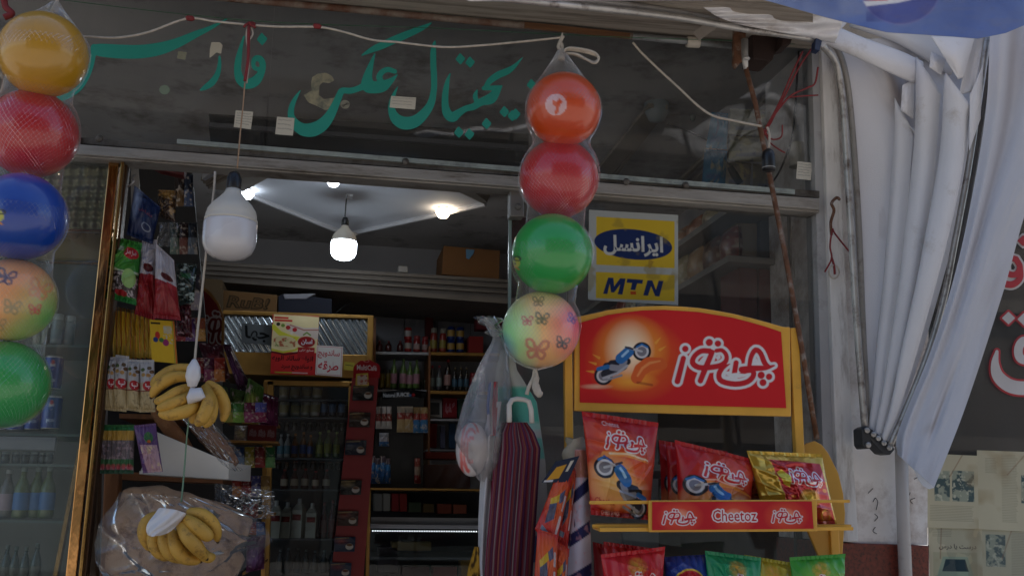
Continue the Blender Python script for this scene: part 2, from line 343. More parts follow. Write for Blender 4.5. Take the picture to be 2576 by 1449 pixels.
def decal(name, F, x0, y0, dx, pos, m, parent=None, push=None):
    """solid thin lettering: marching squares over field F (negative inside) on nodes spaced dx in picture units"""
    h, w_ = F.shape; ver = {}; vs = []; fs = []
    def vid(k, xy):
        if k not in ver: ver[k] = len(vs); vs.append(pos(*xy))
        return ver[k]
    ins = F < 0; cnt = ins[:-1, :-1].astype(int)+ins[1:, :-1]+ins[1:, 1:]+ins[:-1, 1:]
    for j, i in zip(*np.nonzero(cnt)):
        c = [(i, j), (i+1, j), (i+1, j+1), (i, j+1)]; poly = []
        for a in range(4):
            p = c[a]; q = c[(a+1) % 4]; fp = F[p[1], p[0]]; fq = F[q[1], q[0]]
            if fp < 0: poly.append(vid(p, (x0+p[0]*dx, y0+p[1]*dx)))
            if (fp < 0) != (fq < 0):
                t = fp/(fp-fq); x = p[0]+(q[0]-p[0])*t; y = p[1]+(q[1]-p[1])*t; poly.append(vid((min(p, q), max(p, q)), (x0+x*dx, y0+y*dx)))
        if len(poly) > 2: fs.append(tuple(poly[::-1]))
    b = MB(); b.add(vs, fs); return b.build(name, m, parent)
def atv(U, V, Yd):
    U = np.asarray(U, float); V = np.asarray(V, float); d = _F*FOC+_R*(U-1288)[..., None]-_U*(V-724.5)[..., None]
    return CAM+d*((Yd-CAM[1])/d[..., 1])[..., None]
def sample(cv, X, Y):
    x = np.clip((X-cv.x0)/(cv.x1-cv.x0)*(cv.w-1), 0, cv.w-1.001); y = np.clip((Y-cv.y0)/(cv.y1-cv.y0)*(cv.h-1), 0, cv.h-1.001)
    i = x.astype(int); j = y.astype(int); fx = (x-i)[..., None]; fy = (y-j)[..., None]; a = cv.a
    return (a[j, i]*(1-fx)+a[j, i+1]*fx)*(1-fy)+(a[j+1, i]*(1-fx)+a[j+1, i+1]*fx)*fy
def zl(y): return [tuple(p) for p in y]
# ---------------------------------------------------------------- materials
print_m = mat('printed_film', rough=.34, attr=True, var=.05, coat=.12, bump=.3, bs=22, spec=.35)
paper_m = mat('printed_paper', rough=.75, attr=True, var=.06, bump=.05, bs=90, spec=.2)
cloth_m = mat('woven_cloth', rough=.9, attr=True, var=.14, bump=.5, bs=260, spec=.1)
ball_m = mat('ball_vinyl', rough=.32, attr=True, var=.03, coat=.7, sss=.0, spec=.5)
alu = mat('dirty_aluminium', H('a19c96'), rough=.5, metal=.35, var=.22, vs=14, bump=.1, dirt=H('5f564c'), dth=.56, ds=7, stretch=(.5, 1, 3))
alu_dk = mat('dark_track_metal', H('6b6762'), rough=.6, metal=.2, var=.25, vs=20, dirt=H('3c342d'), dth=.52, ds=10)  # darker grey metal for the upper track and bolt caps
whiteframe = mat('white_painted_steel', H('dedad6'), rough=.5, var=.16, vs=7, bump=.08, dirt=H('7d6a5b'), dth=.6, ds=5, stretch=(3, 1, .5))
plaster = mat('white_painted_plaster', H('f0ebe8'), rough=.8, var=.12, bump=.35, bs=35, dirt=H('9c887a'), dth=.56, ds=3.2)
granite = mat('red_granite', H('7a3426'), rough=.4, var=.3, vs=60, dirt=H('331b16'), dth=.55, ds=90)
steel = mat('worn_chrome_tube', H('b4b0ac'), rough=.36, metal=.6, var=.2, vs=16, dirt=H('4d382c'), dth=.6, ds=14)
rust = mat('rusty_steel', H('6b4630'), rough=.7, metal=.25, var=.4, vs=40, bump=.35, bs=90, dirt=H('9b948c'), dth=.58, ds=30)
rustpaint = mat('flaking_painted_pipe', H('85796e'), rough=.6, metal=.2, var=.25, vs=18, bump=.3, bs=50, dirt=H('5a331f'), dth=.5, ds=8)
soffit_m = mat('beige_soffit_board', H('b8ac9e'), rough=.8, var=.15, vs=5, bump=.3, bs=18, dirt=H('645a50'), dth=.55, ds=4, stretch=(.3, 1, 14))
canvas_m = mat('white_awning_canvas', H('e2e0e2'), rough=.85, var=.06, vs=2, bump=.25, bs=200, dirt=H('b5aaa2'), dth=.62, ds=3, spec=.2)
blackp = mat('black_plastic', H('16161a'), rough=.35, var=.1)
bulbw = mat('aged_white_plastic', H('cfc6b8'), rough=.38, var=.1, dirt=H('7c6a54'), dth=.68, ds=24)
bulbd = mat('frosted_diffuser', H('cdc8c9'), rough=.25, var=.03, coat=.3)
cord_w = mat('dirty_white_cord', H('b8ada0'), rough=.8, var=.2, vs=50)
cord_r = mat('red_string', H('7d2a2c'), rough=.8, var=.2, vs=50)
cord_g = mat('green_thread', H('2f6b4a'), rough=.8, var=.1)
yel = mat('yellow_painted_metal', H('e0a53c'), rough=.38, var=.1, vs=9, dirt=H('a07840'), dth=.68, ds=12, coat=.2)
teal_m = mat('teal_vinyl_lettering', H('2a9a8e'), rough=.5, var=.05)
paperw = mat('white_paper', H('c4c0b4'), rough=.8, var=.08)
net_m = glassmat('white_netting_film', dust=.3, dcol=(.75, .74, .76))
glass_front = glassmat('dusty_shop_glass', tint=(.95, .96, .96), dust=.028, dcol=(.42, .42, .42), gl=.7)
film = glassmat('clear_plastic_film', tint=(.96, .96, .96), dust=.08, dcol=(.7, .68, .68), bump=.05, bs=30, rough=.12, ior=1.3, gl=.9)
film2 = glassmat('milky_plastic_film', tint=(.95, .94, .95), dust=.2, dcol=(.7, .68, .70), bump=.3, bs=20, rough=.16, ior=1.5)
# ---------------------------------------------------------------- ground and street
b = MB(); b.add([(-60, -60, 0), (60, -60, 0), (60, 60, 0), (-60, 60, 0)], [(0, 1, 2, 3)])
tag(b.build('street', mat('dusty_concrete_road', H('98928a'), rough=.9, var=.25, vs=2, bump=.4, bs=30)), kind='structure')
b = MB(); b.box((-30, -3.9, 0.002), (30, 6, .14)); tag(b.build('pavement', mat('pavement_tiles', H('a39d94'), rough=.85, var=.2, vs=3, bump=.3, bs=20)), kind='structure')
b = MB(); b.box((-30, -4.05, 0.001), (30, -3.903, .16)); tag(b.build('kerb', mat('kerb_stone', H('88847e'), rough=.85, var=.2)), kind='structure')
OB = thing('added_opposite_building', 'unseen dark brown building added across the street to shape reflections', 'building', (0, -17, 0)); b = MB(); b.box((-10, -27, 0), (24, -17.3, 13)); b.build('wall', mat('brown_brick', H('453b33'), rough=.9, var=.15, vs=.5), OB)  # unseen building, added and kept dark to shape reflections and ball highlights
b = MB()
for z0 in (0.3, 3.4, 6.5, 9.6): b.box((-10.1, -17.4, z0+2.5), (24.1, -17.0, z0+2.8))
b.build('floor_band', mat('dull_band', H('5a5148'), rough=.9), OB)
for z0 in (3.9, 7.0, 10.1):
    for i in range(4, 12):
        b = MB(); b.box((-24+i*4, -17.32, z0), (-22.4+i*4, -17.22, z0+1.6)); b.build('window', mat('far_window', H('2a3036'), rough=.15), OB)
for i in range(3, 8):
    b = MB(); b.box((-24+i*6, -17.32, .1), (-19.4+i*6, -17.2, 2.6)); b.build('shutter', mat('far_shutter', H('5a5f5c'), rough=.6), OB)
# ---------------------------------------------------------------- shopfront
def P3(u, v, Y=0.0): return at(u, v, Y)
SF = thing('shopfront', 'glazed shopfront with weathered aluminium rails and teal calligraphy across its transom', 'shopfront', (0, 0, .14))
def rail_v(u, e):   # edges of the transom rail in the picture; e: 0 top lip .. 1 bottom edge
    top = 345+(u-190)*(.0722); bot = 388+(u-190)*.0745; return top+(bot-top)*e
def band(e0, e1, Y, d, u0=150, u1=2062):
    return [(u0, rail_v(u0, e0)), (u1, rail_v(u1, e0)), (u1, rail_v(u1, e1)), (u0, rail_v(u0, e1))], Y, d
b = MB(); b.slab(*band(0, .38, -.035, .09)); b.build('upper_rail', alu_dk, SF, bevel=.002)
b = MB(); b.slab(*band(.40, 1.0, -.06, .11)); b.slab(*band(1.0, 1.16, -.045, .08)); b.build('lower_rail', alu, SF, bevel=.003)
b = MB(); b.slab([(-20, 322), (200, 338), (200, 388), (-20, 372)], -.05, .1); b.build('lower_rail', alu, SF, bevel=.003)
b = MB(); b.slab([(445, 350), (2000, 477), (2000, 489), (445, 361)], -.045, .04)
for i in range(150):
    u = 450+i*10.3; v = 355.5+(u-445)*.0821; b.slab([(u, v-2), (u+5, v-1.6), (u+5, v+2.4), (u, v+2)], -.0465, .003)
ht = b.build('hanging_track', mat('pale_perforated_track', H('97a09e'), rough=.5, var=.2, vs=30, dirt=H('555'*2), dth=.6), SF)
def bolt(u, v, Y=-.062, r=.011):
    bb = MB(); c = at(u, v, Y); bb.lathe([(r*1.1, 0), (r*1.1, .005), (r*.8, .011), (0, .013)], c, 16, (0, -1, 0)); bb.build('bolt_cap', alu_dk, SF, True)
for u, v in ((250, 350), (1020, 408), (1724, 467), (1303, 521), (1575, 478-20)): bolt(u, v)
# glass
def pane(name, q, Y=0.0, m=None, par=SF, d=.008):
    b = MB(); b.slab(q, Y, d); return b.build(name, m or glass_front, par)
pane('transom_pane', [(-40, -60), (694, -40), (664, 400), (-40, 340)])
pane('transom_pane', [(696, -40), (1391, -10), (1388, 450), (666, 400)])
pane('transom_pane', [(1393, -10), (2062, 60), (2062, 500), (1390, 450)])
pane('window_pane', [(1425, 470), (2060, 515), (2096, 1700), (1440, 1700)])
pane('door_pane', [(1283, 545), (1422, 560), (1430, 1700), (1276, 1700)], .03)
pane('window_pane', [(-60, 350), (300, 400), (168, 1700), (-60, 1700)], .0, glassmat('left_window_glass', tint=(.93, .96, .95), dust=.055, dcol=(.4, .42, .42)))
b = MB(); b.bar((1284, 500), (1277, 1700), 7, .028, .012); b.build('door_edge_strip', mat('glass_edge', H('7f8f8a'), rough=.2), SF)
b = MB(); b.slab([(1283, 470), (1318, 474), (1318, 545), (1283, 545)], -.03, .05); b.build('pivot_fitting', mat('brushed_fitting', H('86827c'), rough=.4, metal=.6), SF, bevel=.003)
b = MB(); b.slab([(1286, 545), (1325, 548), (1322, 745), (1286, 745)], .045, .03); b.build('door_stile', mat('maroon_edge', H('4a2526'), rough=.5), SF)
# right end post and the jamb beside it
b = MB(); b.slab([(2040, 60), (2063, 62), (2096, 1000), (2110, 1700), (2088, 1700), (2066, 1000)], -.03, .08); b.build('end_post', mat('grey_white_post', H('a8a7a8'), rough=.5, var=.15, dirt=H('6f6a66'), dth=.62, ds=6), SF, bevel=.002)
# left gold-framed window edge
gold = mat('polished_gold_trim', H('d8a066'), rough=.14, metal=1.0, var=.3, vs=7, bump=1.4, bs=5, stretch=(3, 3, 1))
gold_d = mat('gold_anodised_trim', H('a07c48'), rough=.22, metal=.9, var=.3, vs=8, bump=.8, bs=9)
b = MB(); b.bar((287, 400), (172, 1500), 26, -.012, .03); b.build('gold_stile', gold, SF, bevel=.003)
b = MB(); b.bar((309, 400), (196, 1500), 9, -.03, .06); b.build('gold_stile', gold_d, SF, bevel=.003)
b = MB(); b.bar((318, 400), (207, 1500), 8, .0, .05); b.build('gold_stile', mat('brown_anodised_edge', H('4d3420'), rough=.4, metal=.5), SF, bevel=.002)
b = MB(); b.bar((200, 1130), (128, 1500), 10, .03, .03); b.build('inner_stile', gold_d, SF)
for v0, u0, u1 in ((388, 110, 300), (577, 150, 290), (660, 120, 280)):
    b = MB(); b.bar((u0, v0), (u1, v0+4), 5 if v0 > 400 else 7, .012, .012); b.build('gold_crossbar', gold_d, SF)
# pillar, jamb and soffit
b = MB(); b.slab([(2064, -80), (2340, -60), (2335, 900), (2333, 1370), (2172, 1366), (2120, 1362), (2100, 1000), (2066, 120)], .0, .5)
PL = b.build('shop_pillar', plaster, None, loc=at(2230, 1500, 0)); tag(PL, 'white plastered pillar with black pen scribbles, between the two shops', 'pillar')
b = MB(); b.slab([(2064, 60), (2100, 70), (2145, 1100), (2160, 1362), (2112, 1362), (2098, 1000)], -.05, .049); b.build('jamb', whiteframe, PL, bevel=.004)
b = MB(); b.slab([(2112, 1364), (2336, 1372), (2345, 1720), (2122, 1720)], -.02, .5); gb = b.build('granite_base', granite, PL, bevel=.003)
b = MB()
for pts in ([(2184, 1240), (2196, 1228)], [(2196, 1262), (2202, 1252), (2208, 1262), (2204, 1282)], [(2200, 1292), (2208, 1300), (2200, 1310)], [(2202, 1325), (2196, 1335), (2206, 1342)], [(2300, 1205), (2308, 1200)], [(2285, 1250), (2290, 1238)], [(2296, 1266), (2290, 1258), (2302, 1252)]):
    b.tube([at(u, v, -.0015) for u, v in spline(pts, 4)], .0012, 5)
b.build('pen_scribble', blackp, PL)
b = MB(); b.tube([at(2266, 1090, -.05), at(2272, 1300, -.05), at(2290, 1750, -.05)], .0215, 20)
tag(b.build('drain_pipe', mat('white_pvc', H('bdb7b4'), rough=.4, var=.1, dirt=H('8a7a6c'), dth=.64), None, True, loc=at(2290, 1750, -.05)), 'white plastic pipe running down the pillar below the folded awning', 'pipe')
# soffit board above the glass
b = MB(); q = [at(-60, -40, -.02), at(560, -8, -.02), at(2045, 125, -.02), at(2045, 20, -.55), at(1200, -60, -.55), at(-60, -190, -.55)]
b.prism(q, (0, 0, .03)); tag(b.build('soffit', soffit_m, None, loc=at(1000, 30, -.1)), 'beige ribbed soffit board above the transom glass', 'soffit')
b = MB(); b.box((-3, -.30, 3.32), (4, -.001, 3.36)); b.box((-4, -.02, 3.34), (5, .3, 3.9)); tag(b.build('upper_wall', plaster, None, loc=(0, 0, 3.4)), 'plain wall above the shopfront', 'wall')
b = MB(); pp = [(-60, -55), (560, -5), (700, 8), (900, 26), (1200, 55), (1400, 72), (1590, 92)]
b.tube([at(u, v, -.06) for u, v in pp], .0125, 14); PI_ = b.build('painted_pipe', rustpaint, None, True, loc=at(700, 8, -.06)); tag(PI_, 'long rusty painted pipe along the top of the transom glass', 'pipe')
b = MB(); b.tube([at(u, v, -.06) for u, v in ((1590, 92), (1700, 102), (1850, 117))], .0125, 14); b.build('pipe_end', mat('galvanised', H('8d8f8f'), rough=.45, metal=.6, dirt=H('5a3a28'), dth=.6, ds=12), PI_, True)
b = MB(); b.lathe([(.019, 0), (.02, .004), (.02, .042), (.019, .046)], at(1728, 106, -.06), 20, at(1742, 107, -.06)-at(1728, 106, -.06)); b.build('pipe_joint', bulbw, PI_, True)
b = MB(); b.slab([(1320, 56), (1585, 84), (1585, 95), (1320, 68)], -.075, .012); b.build('wood_strip', mat('brown_wood_strip', H('6e4a2e'), rough=.7, var=.3, stretch=(.3, 1, 6), vs=20), PI_)
# ---------------------------------------------------------------- teal lettering
def R1(x, y, w=0): return (x*.3318, y*.3318, w*.3318)
def R2(x, y, w=0): return (643.9+x*.3318, y*.3318, w*.3318)
def R3(x, y, w=0): return (1288+x*.3318, y*.3318, w*.3318)
def dot(f, x, y, s=44): 
    a = s*1.05; c = f(x, y); k = .3318; return [(c[0]-a*.1*k, c[1]-a*k), (c[0]+a*.75*k, c[1]-a*.15*k), (c[0]+.62*a*k, c[1]+.25*a*k), (c[0]+.0*k, c[1]+a*.95*k), (c[0]-.85*a*k, c[1]+.1*a*k), (c[0]-.6*a*k, c[1]-.35*a*k)]
ST = [[R1(*p) for p in s] for s in (
    [(1722, 146, 6), (1600, 212, 26), (1480, 265, 46), (1340, 330, 66), (1200, 375, 84), (1050, 395, 90), (900, 393, 92), (760, 382, 84), (715, 375, 50)],
    [(712, 360, 40), (706, 420, 34), (690, 500, 34), (650, 590, 42), (590, 670, 50), (500, 730, 46), (410, 755, 34), (340, 760, 10)],
    [(1664, 432, 12), (1664, 490, 24), (1650, 560, 34), (1610, 625, 44), (1560, 662, 34), (1522, 684, 12)],)]
ST += [[(614, 92, 3), (606, 120, 8), (600, 150, 14), (598, 180, 16), (605, 202, 20), (622, 212, 22), (642, 205, 22), (656, 186, 16), (661, 165, 14), (655, 150, 14), (643, 148, 12), (637, 160, 9), (641, 172, 9), (655, 176, 10)]]
ST += [[R2(*p) for p in s] for s in (
    [(336, 690, 6), (300, 745, 24), (272, 810, 36), (266, 880, 44), (300, 945, 64), (360, 985, 82), (430, 985, 92), (500, 950, 84), (560, 880, 66), (605, 790, 50), (635, 720, 44), (655, 690, 40), (720, 690, 40), (790, 668, 40), (840, 640, 60)],
    [(902, 410, 6), (880, 470, 26), (858, 540, 46), (845, 600, 66), (850, 650, 90), (900, 665, 80), (960, 655, 76), (1010, 625, 44), (1040, 600, 26), (1072, 568, 5)],
    [(955, 630, 40), (935, 590, 40), (955, 550, 36), (1000, 530, 34), (1052, 545, 30)],
    [(1330, 178, 6), (1260, 215, 32), (1160, 258, 46), (1060, 300, 50), (960, 345, 48), (880, 380, 36), (800, 423, 5)],
    [(1358, 312, 6), (1346, 370, 34), (1345, 480, 40), (1350, 600, 40), (1348, 690, 40), (1325, 790, 50), (1270, 870, 66), (1200, 925, 80), (1120, 935, 84), (1060, 900, 70), (1030, 840, 48), (1030, 770, 34), (1050, 710, 20), (1074, 660, 4)],
    [(1472, 560, 6), (1452, 620, 26), (1438, 700, 40), (1434, 790, 46), (1450, 860, 60), (1490, 890, 66), (1535, 860, 50), (1590, 826, 40), (1650, 810, 44), (1710, 775, 50), (1780, 750, 70), (1820, 705, 50), (1845, 675, 26), (1866, 652, 6)],
    [(1672, 770, 30), (1662, 730, 30), (1676, 688, 10)],
    [(1862, 655, 8), (1800, 668, 30), (1726, 672, 26)],
    [(1735, 670, 24), (1775, 615, 40), (1840, 570, 46), (1910, 540, 42), (1965, 500, 24), (2020, 440, 4)])]
DT = [dot(R2, 1552, 450), dot(R2, 1625, 475), dot(R2, 1885, 850), dot(R2, 1945, 880), dot(R2, 1750, 940), dot(R2, 1540, 1005), dot(R2, 1620, 1020), dot(R2, 48, 300, 48), dot(R3, 150, 645), dot(R3, 30, 868)]
gx, gy = np.meshgrid(np.arange(100, 1380, 2.0), np.arange(40, 365, 2.0)); FF = np.full(gx.shape, 1e9)
for s in ST: s = [(*p[:2], max(1.0, p[2])) for p in spline(s, 4)]; FF = np.minimum(FF, sdseg(gx, gy, s, [p[2]*1.12+.8 for p in s]))
for p in DT: FF = np.minimum(FF, sdpoly(gx, gy, np.array(p)))
decal('lettering', FF, 100, 40, 2.0, lambda x, y: at(x, y, -.0025), teal_m, SF)
# papers and marks stuck on the transom
def note(q, Y, label, col='d0ccc2', lines=5, seed=0, nm='paper_note', tear=False):
    n = 40; cv = CV(0, 0, 1, 1, n, col)
    rs = random.Random(seed)
    for i in range(lines):
        y = .15+i*.75/max(1, lines); x = .1
        while x < .85:
            l = rs.uniform(.05, .2); cv.stroke([(x, y), (x+l, y+rs.uniform(-.03, .03))], .04, '55555c', .55); x += l+.05
    q = [(a, b_) for a, b_ in q]
    return tag(sheet(nm, cv, q, Y, paper_m, None, wav=.002, seed=seed, thick=.0006), label, 'paper')
note([(593, 278), (637, 282), (631, 326), (588, 320)], -.004, 'small handwritten paper tag behind the hanging bulb string, first of two over the black louvre', seed=1)
note([(697, 294), (741, 298), (737, 342), (692, 338)], -.004, 'small ruled paper tag touching the left end of a teal letter bowl', seed=2, lines=3)
note([(984, 242), (1047, 246), (1044, 276), (980, 271)], -.004, 'pale ruled paper stuck inside the tall teal letter', seed=3, lines=3)
note([(2006, 406), (2043, 410), (2040, 454), (2003, 450)], -.004, 'white lined paper tag by the right end of the transom glass', seed=4, lines=5)
note([(448, 129), (470, 132), (466, 151), (445, 148)], -.004, 'tiny square yellowed sticker on the left transom pane', col='8f9080', lines=0, seed=5, nm='sticker')
b = MB(); b.prism([at(a, c, -.003) for a, c in ((532, 107), (553, 107), (560, 115), (556, 136), (545, 133), (527, 147), (528, 125))], (0, .001, 0)); tag(b.build('paper_note', paperw, None, loc=at(540, 125, 0)), 'torn scrap of white paper left of the short teal stroke', 'paper')
b = MB(); b.lathe([(.0165, 0), (.0165, .0012)], at(414, 227, -.001), 28, (0, -1, 0)); tag(b.build('sticker', mat('greenish_sticker', H('7f8f80'), rough=.7), None, loc=at(414, 227, 0)), 'round pale green sticker low on the left transom pane', 'sticker')
b = MB(); b.lathe([(.0155, 0), (.0155, .003)], at(868, 264, -.001), 28, (0, -1, 0)); k_ = b.build('sticker', mat('grey_sticker', H('8d8b80'), rough=.7), None, loc=at(868, 264, 0)); tag(k_, 'round grey seal with dark strokes beside the teal letters', 'sticker')
b = MB(); b.tube([at(860, 266, -.006), at(878, 262, -.006)], .0012, 5); b.tube([at(862, 270, -.006), at(874, 259, -.006)], .001, 5); b.build('ink_mark', blackp, k_)
fl = [(782, 212), (785, 195), (800, 186), (820, 184), (835, 192), (841, 203), (828, 210), (812, 208), (804, 215), (802, 240), (815, 250), (836, 247), (848, 246), (842, 262), (838, 275), (818, 278), (798, 268), (775, 258), (764, 240), (778, 232), (784, 228)]
b = MB(); b.prism([at(a, c, -.002) for a, c in fl], (0, .001, 0)); tag(b.build('sticker', mat('peeled_sticker_residue', H('777a70'), rough=.8, var=.3, vs=40, dirt=H('a39c84'), dth=.5, ds=20), None, loc=at(800, 230, 0)), 'peeled remains of an old sticker left of the teal lettering middle', 'sticker')
# ---------------------------------------------------------------- balls in nets
def ballcv(kind):
    n = 150 if kind in ('rainbow', 'rainbow2') else 60; cv = CV(-1, -1, 1, 1, n, 'ffffff')
    if kind == 'rainbow2':
        cv.a[:] = H('ffbe78'); cv.glow(-1.0, .25, 1.05, 1.4, '86f0a0', 1, .6); cv.glow(-1.05, .6, .5, .6, '4a68c0', 1, .9); cv.glow(1.0, -.2, .9, 1.3, 'f05078', 1, .7); cv.glow(.1, -.9, .7, .7, 'ffd890', .7, .8)
        bf = [(-.35, -.22, .16, 'c84848', 0), (.55, .32, .2, '1f4450', .2), (.02, -.28, .2, '5a6a50', .1), (-.08, -.72, .17, '9a7a50', 0), (.8, -.3, .16, '5a3a90', .4), (-.1, .5, .34, 'd07a60', .1)]
    elif kind == 'rainbow':
        cv.a[:] = H('f5a264'); cv.glow(.9, .45, 1.2, 1.2, '5cb85c', 1, .7); cv.glow(-.2, -.2, .9, .9, 'f2a870', .6, .8); cv.glow(.3, 1.0, .6, .6, '9cc06a', .8, .8)
        bf = [(-.2, -.52, .24, '3a3358', .2), (.5, .0+.18, .16, 'c84040', -.1), (-.0, .18, .22, '9c8a60', .1), (.55, -.3, .3, 'd88a50', .3), (-.25, .62, .2, 'b09060', 0)]
    else: bf = []
    for cx, cy, s, c, r in bf:
        s *= .8
        def T(x, y): return (cx+s*(x*math.cos(r)-y*math.sin(r)), cy+s*(x*math.sin(r)+y*math.cos(r)))
        for sg in (-1, 1):
            w1 = [T(sg*.1, 0), T(sg*.5, -.8), T(sg*1.0, -.8), T(sg*.9, -.2), T(sg*.3, .05), T(sg*.8, .3), T(sg*.6, .8), T(sg*.25, .7), T(sg*.05, .2)]
            cv.stroke([p[:2] for p in spline(w1+[w1[0]], 5)], s*.26, c, .9)
        cv.stroke([T(0, -.2), T(0, .7)], s*.16, c, .9); cv.stroke([T(0, -.2), T(-.35, -.75)], s*.07, c, .9); cv.stroke([T(0, -.2), T(.35, -.75)], s*.07, c, .9)
    return cv
def ball(u, v, r, Y, col, label, kind=None, group=None, mark=None):
    c = at(u, v, Y); R = r*ps(Y, u, v)*.995; nu, nv = (150, 110) if (kind or mark) else (64, 48)
    th = np.linspace(0, 2*np.pi, nu); ph = np.linspace(0, np.pi, nv); TH, PH = np.meshgrid(th, ph)
    Dn = np.stack([np.sin(PH)*np.sin(TH), -np.sin(PH)*np.cos(TH), np.cos(PH)], -1)
    vd = c-CAM; vd /= np.linalg.norm(vd); rr = np.cross(vd, (0, 0, 1)); rr /= np.linalg.norm(rr); uu = np.cross(rr, vd)
    x = Dn@rr; y = -(Dn@uu); f = Dn@vd
    if kind: cv = ballcv(kind); C = sample(cv, np.where(f < 0, x, x*1.0), y)
    else:
        C = np.zeros(Dn.shape)+np.array(H(col))
        if mark:
            cv = CV(-1, -1, 1, 1, 220, col)
            if mark == 'seal':
                cv.ell(-.2, -.12, .265, .265, 'd9a8a8'); cv.poly([(-.3, -.25), (-.18, -.2), (-.12, -.28), (-.02, -.2), (-.1, -.1), (-.14, .08), (-.2, .16), (-.24, .1), (-.2, -.06), (-.3, -.14)], col)
                cv.ell(-.2, -.12, .265, .265, 'e0b8b8', 1, .02)
            elif mark == 'toy':
                ox, oy = (-.88, .22) if label.startswith('glossy green') else (-.43+.0, .0+.05)
                cv.ell(ox, oy, .1, .12, 'b9b84a'); cv.ell(ox+.02, oy-.1, .09, .05, '2a2a20', 1, .03); cv.ell(ox-.03, oy+.03, .03, .03, '402c18'); cv.stroke([(ox-.05, oy+.1), (ox+.08, oy+.17)], .04, 'c07a30')
            C = np.where((f < 0)[..., None], sample(cv, x, y), C)
    o = meshgrid_obj('ball', c+Dn*R, C, ball_m, None, loc=c); return tag(o, label, 'ball', group), c, R
def stack(lst, G, netlabel, top, bottom=None):
    cs = []
    for a in lst:
        o, c, R = ball(*a[:6], kind=a[6], mark=a[7], group=G); cs.append((c, R))
    N = 58; strands = MB(); M = 260; zt = top[2]; zb = (bottom if bottom is not None else cs[-1][0]-np.array((0, 0, cs[-1][1]*1.2)))[2]
    zz = np.linspace(zt, zb, M); rr = np.zeros(M); cx = np.zeros(M); cy = np.zeros(M)
    zs = [c[2] for c, R in cs]; xs = [c[0] for c, R in cs]; ys = [c[1] for c, R in cs]
    Zk = [zt]+zs+[zb]; Xk = [top[0]]+xs+[(bottom if bottom is not None else cs[-1][0])[0]]; Yk = [top[1]]+ys+[(bottom if bottom is not None else cs[-1][0])[1]]
    cx = np.interp(-zz, [-z for z in Zk], Xk); cy = np.interp(-zz, [-z for z in Zk], Yk)
    for c, R in cs: rr = np.maximum(rr, np.sqrt(np.maximum(0, (R*1.035)**2-(zz-c[2])**2)))
    base = cs[0][1]*.78; inside = (zz < zs[0]) & (zz > zs[-1]); rr = np.where(inside, np.maximum(rr, base), rr)
    # taper to the ties
    tt = np.clip((zt-zz)/(zt-(zs[0]+cs[0][1]*.55)), 0, 1); tapr = .012+(cs[0][1]*.86-.012)*tt**1.1; rr = np.where(zz > zs[0]+cs[0][1]*.5, np.minimum(np.maximum(rr, tapr), tapr+.0), rr)
    if bottom is not None:
        tb = np.clip((zz-zb)/((zs[-1]-cs[-1][1]*.6)-zb), 0, 1); tp = .008+(cs[-1][1]*.83-.008)*tb; lo = zz < zs[-1]-cs[-1][1]*.55; rr = np.where(lo, np.maximum(rr, tp*tb), rr)
    # keep clear of every ball by sampling the ring
    for d in (1, -1):
        for k in range(N):
            a0 = 2*math.pi*k/N; an = a0+d*np.cumsum(np.r_[0, np.abs(np.diff(zz))/np.maximum(rr[1:], .03)])*.8
            px = cx+rr*np.cos(an); py = cy+rr*np.sin(an)
            strands.tube(np.stack([px, py, zz], -1)[::3], .00019, 3, False)
    nb = thing('net_bag', netlabel, 'net bag', top)
    strands.build('netting', net_m, nb)
    kb = MB(); kb.tube(spline([top+np.array((0, 0, -.03)), top+np.array((.003, 0, .01)), top+np.array((-.004, 0, .03)), top+np.array((.004, 0, .06))], 4), [.012, .010, .008, .006, .005, .006, .007, .006, .005, .004, .003, .003, .002], 10)
    kb.build('knot', cord_w, nb, True)
    return nb, cs
ga = 'vinyl balls stacked in net bags'
L1 = [(109, 138, 107, -.50, 'bd8a20', 'glossy yellow ball at the top of the left net', None, None), (80, 337, 111, -.43, 'b8161c', 'glossy red ball directly under the yellow ball', None, None),
      (52, 545, 110, -.50, '10409c', 'deep blue ball with a small printed figure in the left net', None, 'toy'), (32, 754, 104, -.46, 'e0a060', 'orange and green butterfly ball between the blue and green balls', 'rainbow', None),
      (9, 967, 110, -.44, '2e9e48', 'green ball at the foot of the left net', None, None)]
L2 = [(1418, 276, 94, -.45, 'cf4a1a', 'orange ball with a pale round seal at the top of the right net', None, 'seal'), (1406, 450, 100, -.37, 'bb1a20', 'shiny red ball between the orange and green balls', None, None),
      (1389.5, 639, 102, -.44, '2a9a44', 'glossy green ball with a small printed frog in the right net', None, 'toy'), (1361, 829.5, 97, -.40, 'e0a060', 'rainbow butterfly ball hanging lowest in the right net', 'rainbow2', None)]
nb1, cs1 = stack(L1, ga, 'long white net bag holding five balls at the left edge', at(140, 8, -.46))
nb2, cs2 = stack(L2, ga, 'white net bag holding four balls beside the doorway', at(1412, 128, -.42), at(1350, 935, -.41))
kb = MB(); kb.tube([at(*p) for p in spline([(1414, 128, -.42), (1405, 120, -.42), (1412, 100, -.42), (1416, 92, -.42)], 3)], .006, 8)
for k in range(4):
    o_ = k*.003; kb.tube([at(u, v, y+o_) for u, v, y in spline([(1416, 135, -.43), (1428, 122+k*1.5, -.44), (1462, 124+k*2, -.45), (1495, 133+k*2, -.45), (1506, 148, -.45), (1496, 160-k, -.45), (1478, 152, -.445), (1450, 137+k, -.44), (1424, 135, -.43)], 4)], .0042, 8)
kb.build('tied_loop', cord_w, nb2, True)
kb = MB(); kb.tube([at(u, v, -.41) for u, v in spline([(1346, 928), (1350, 945), (1347, 965), (1352, 985), (1362, 996)], 4)], [.005]*5+[.009]*4+[.012]*4+[.011]*3+[.006], 9)
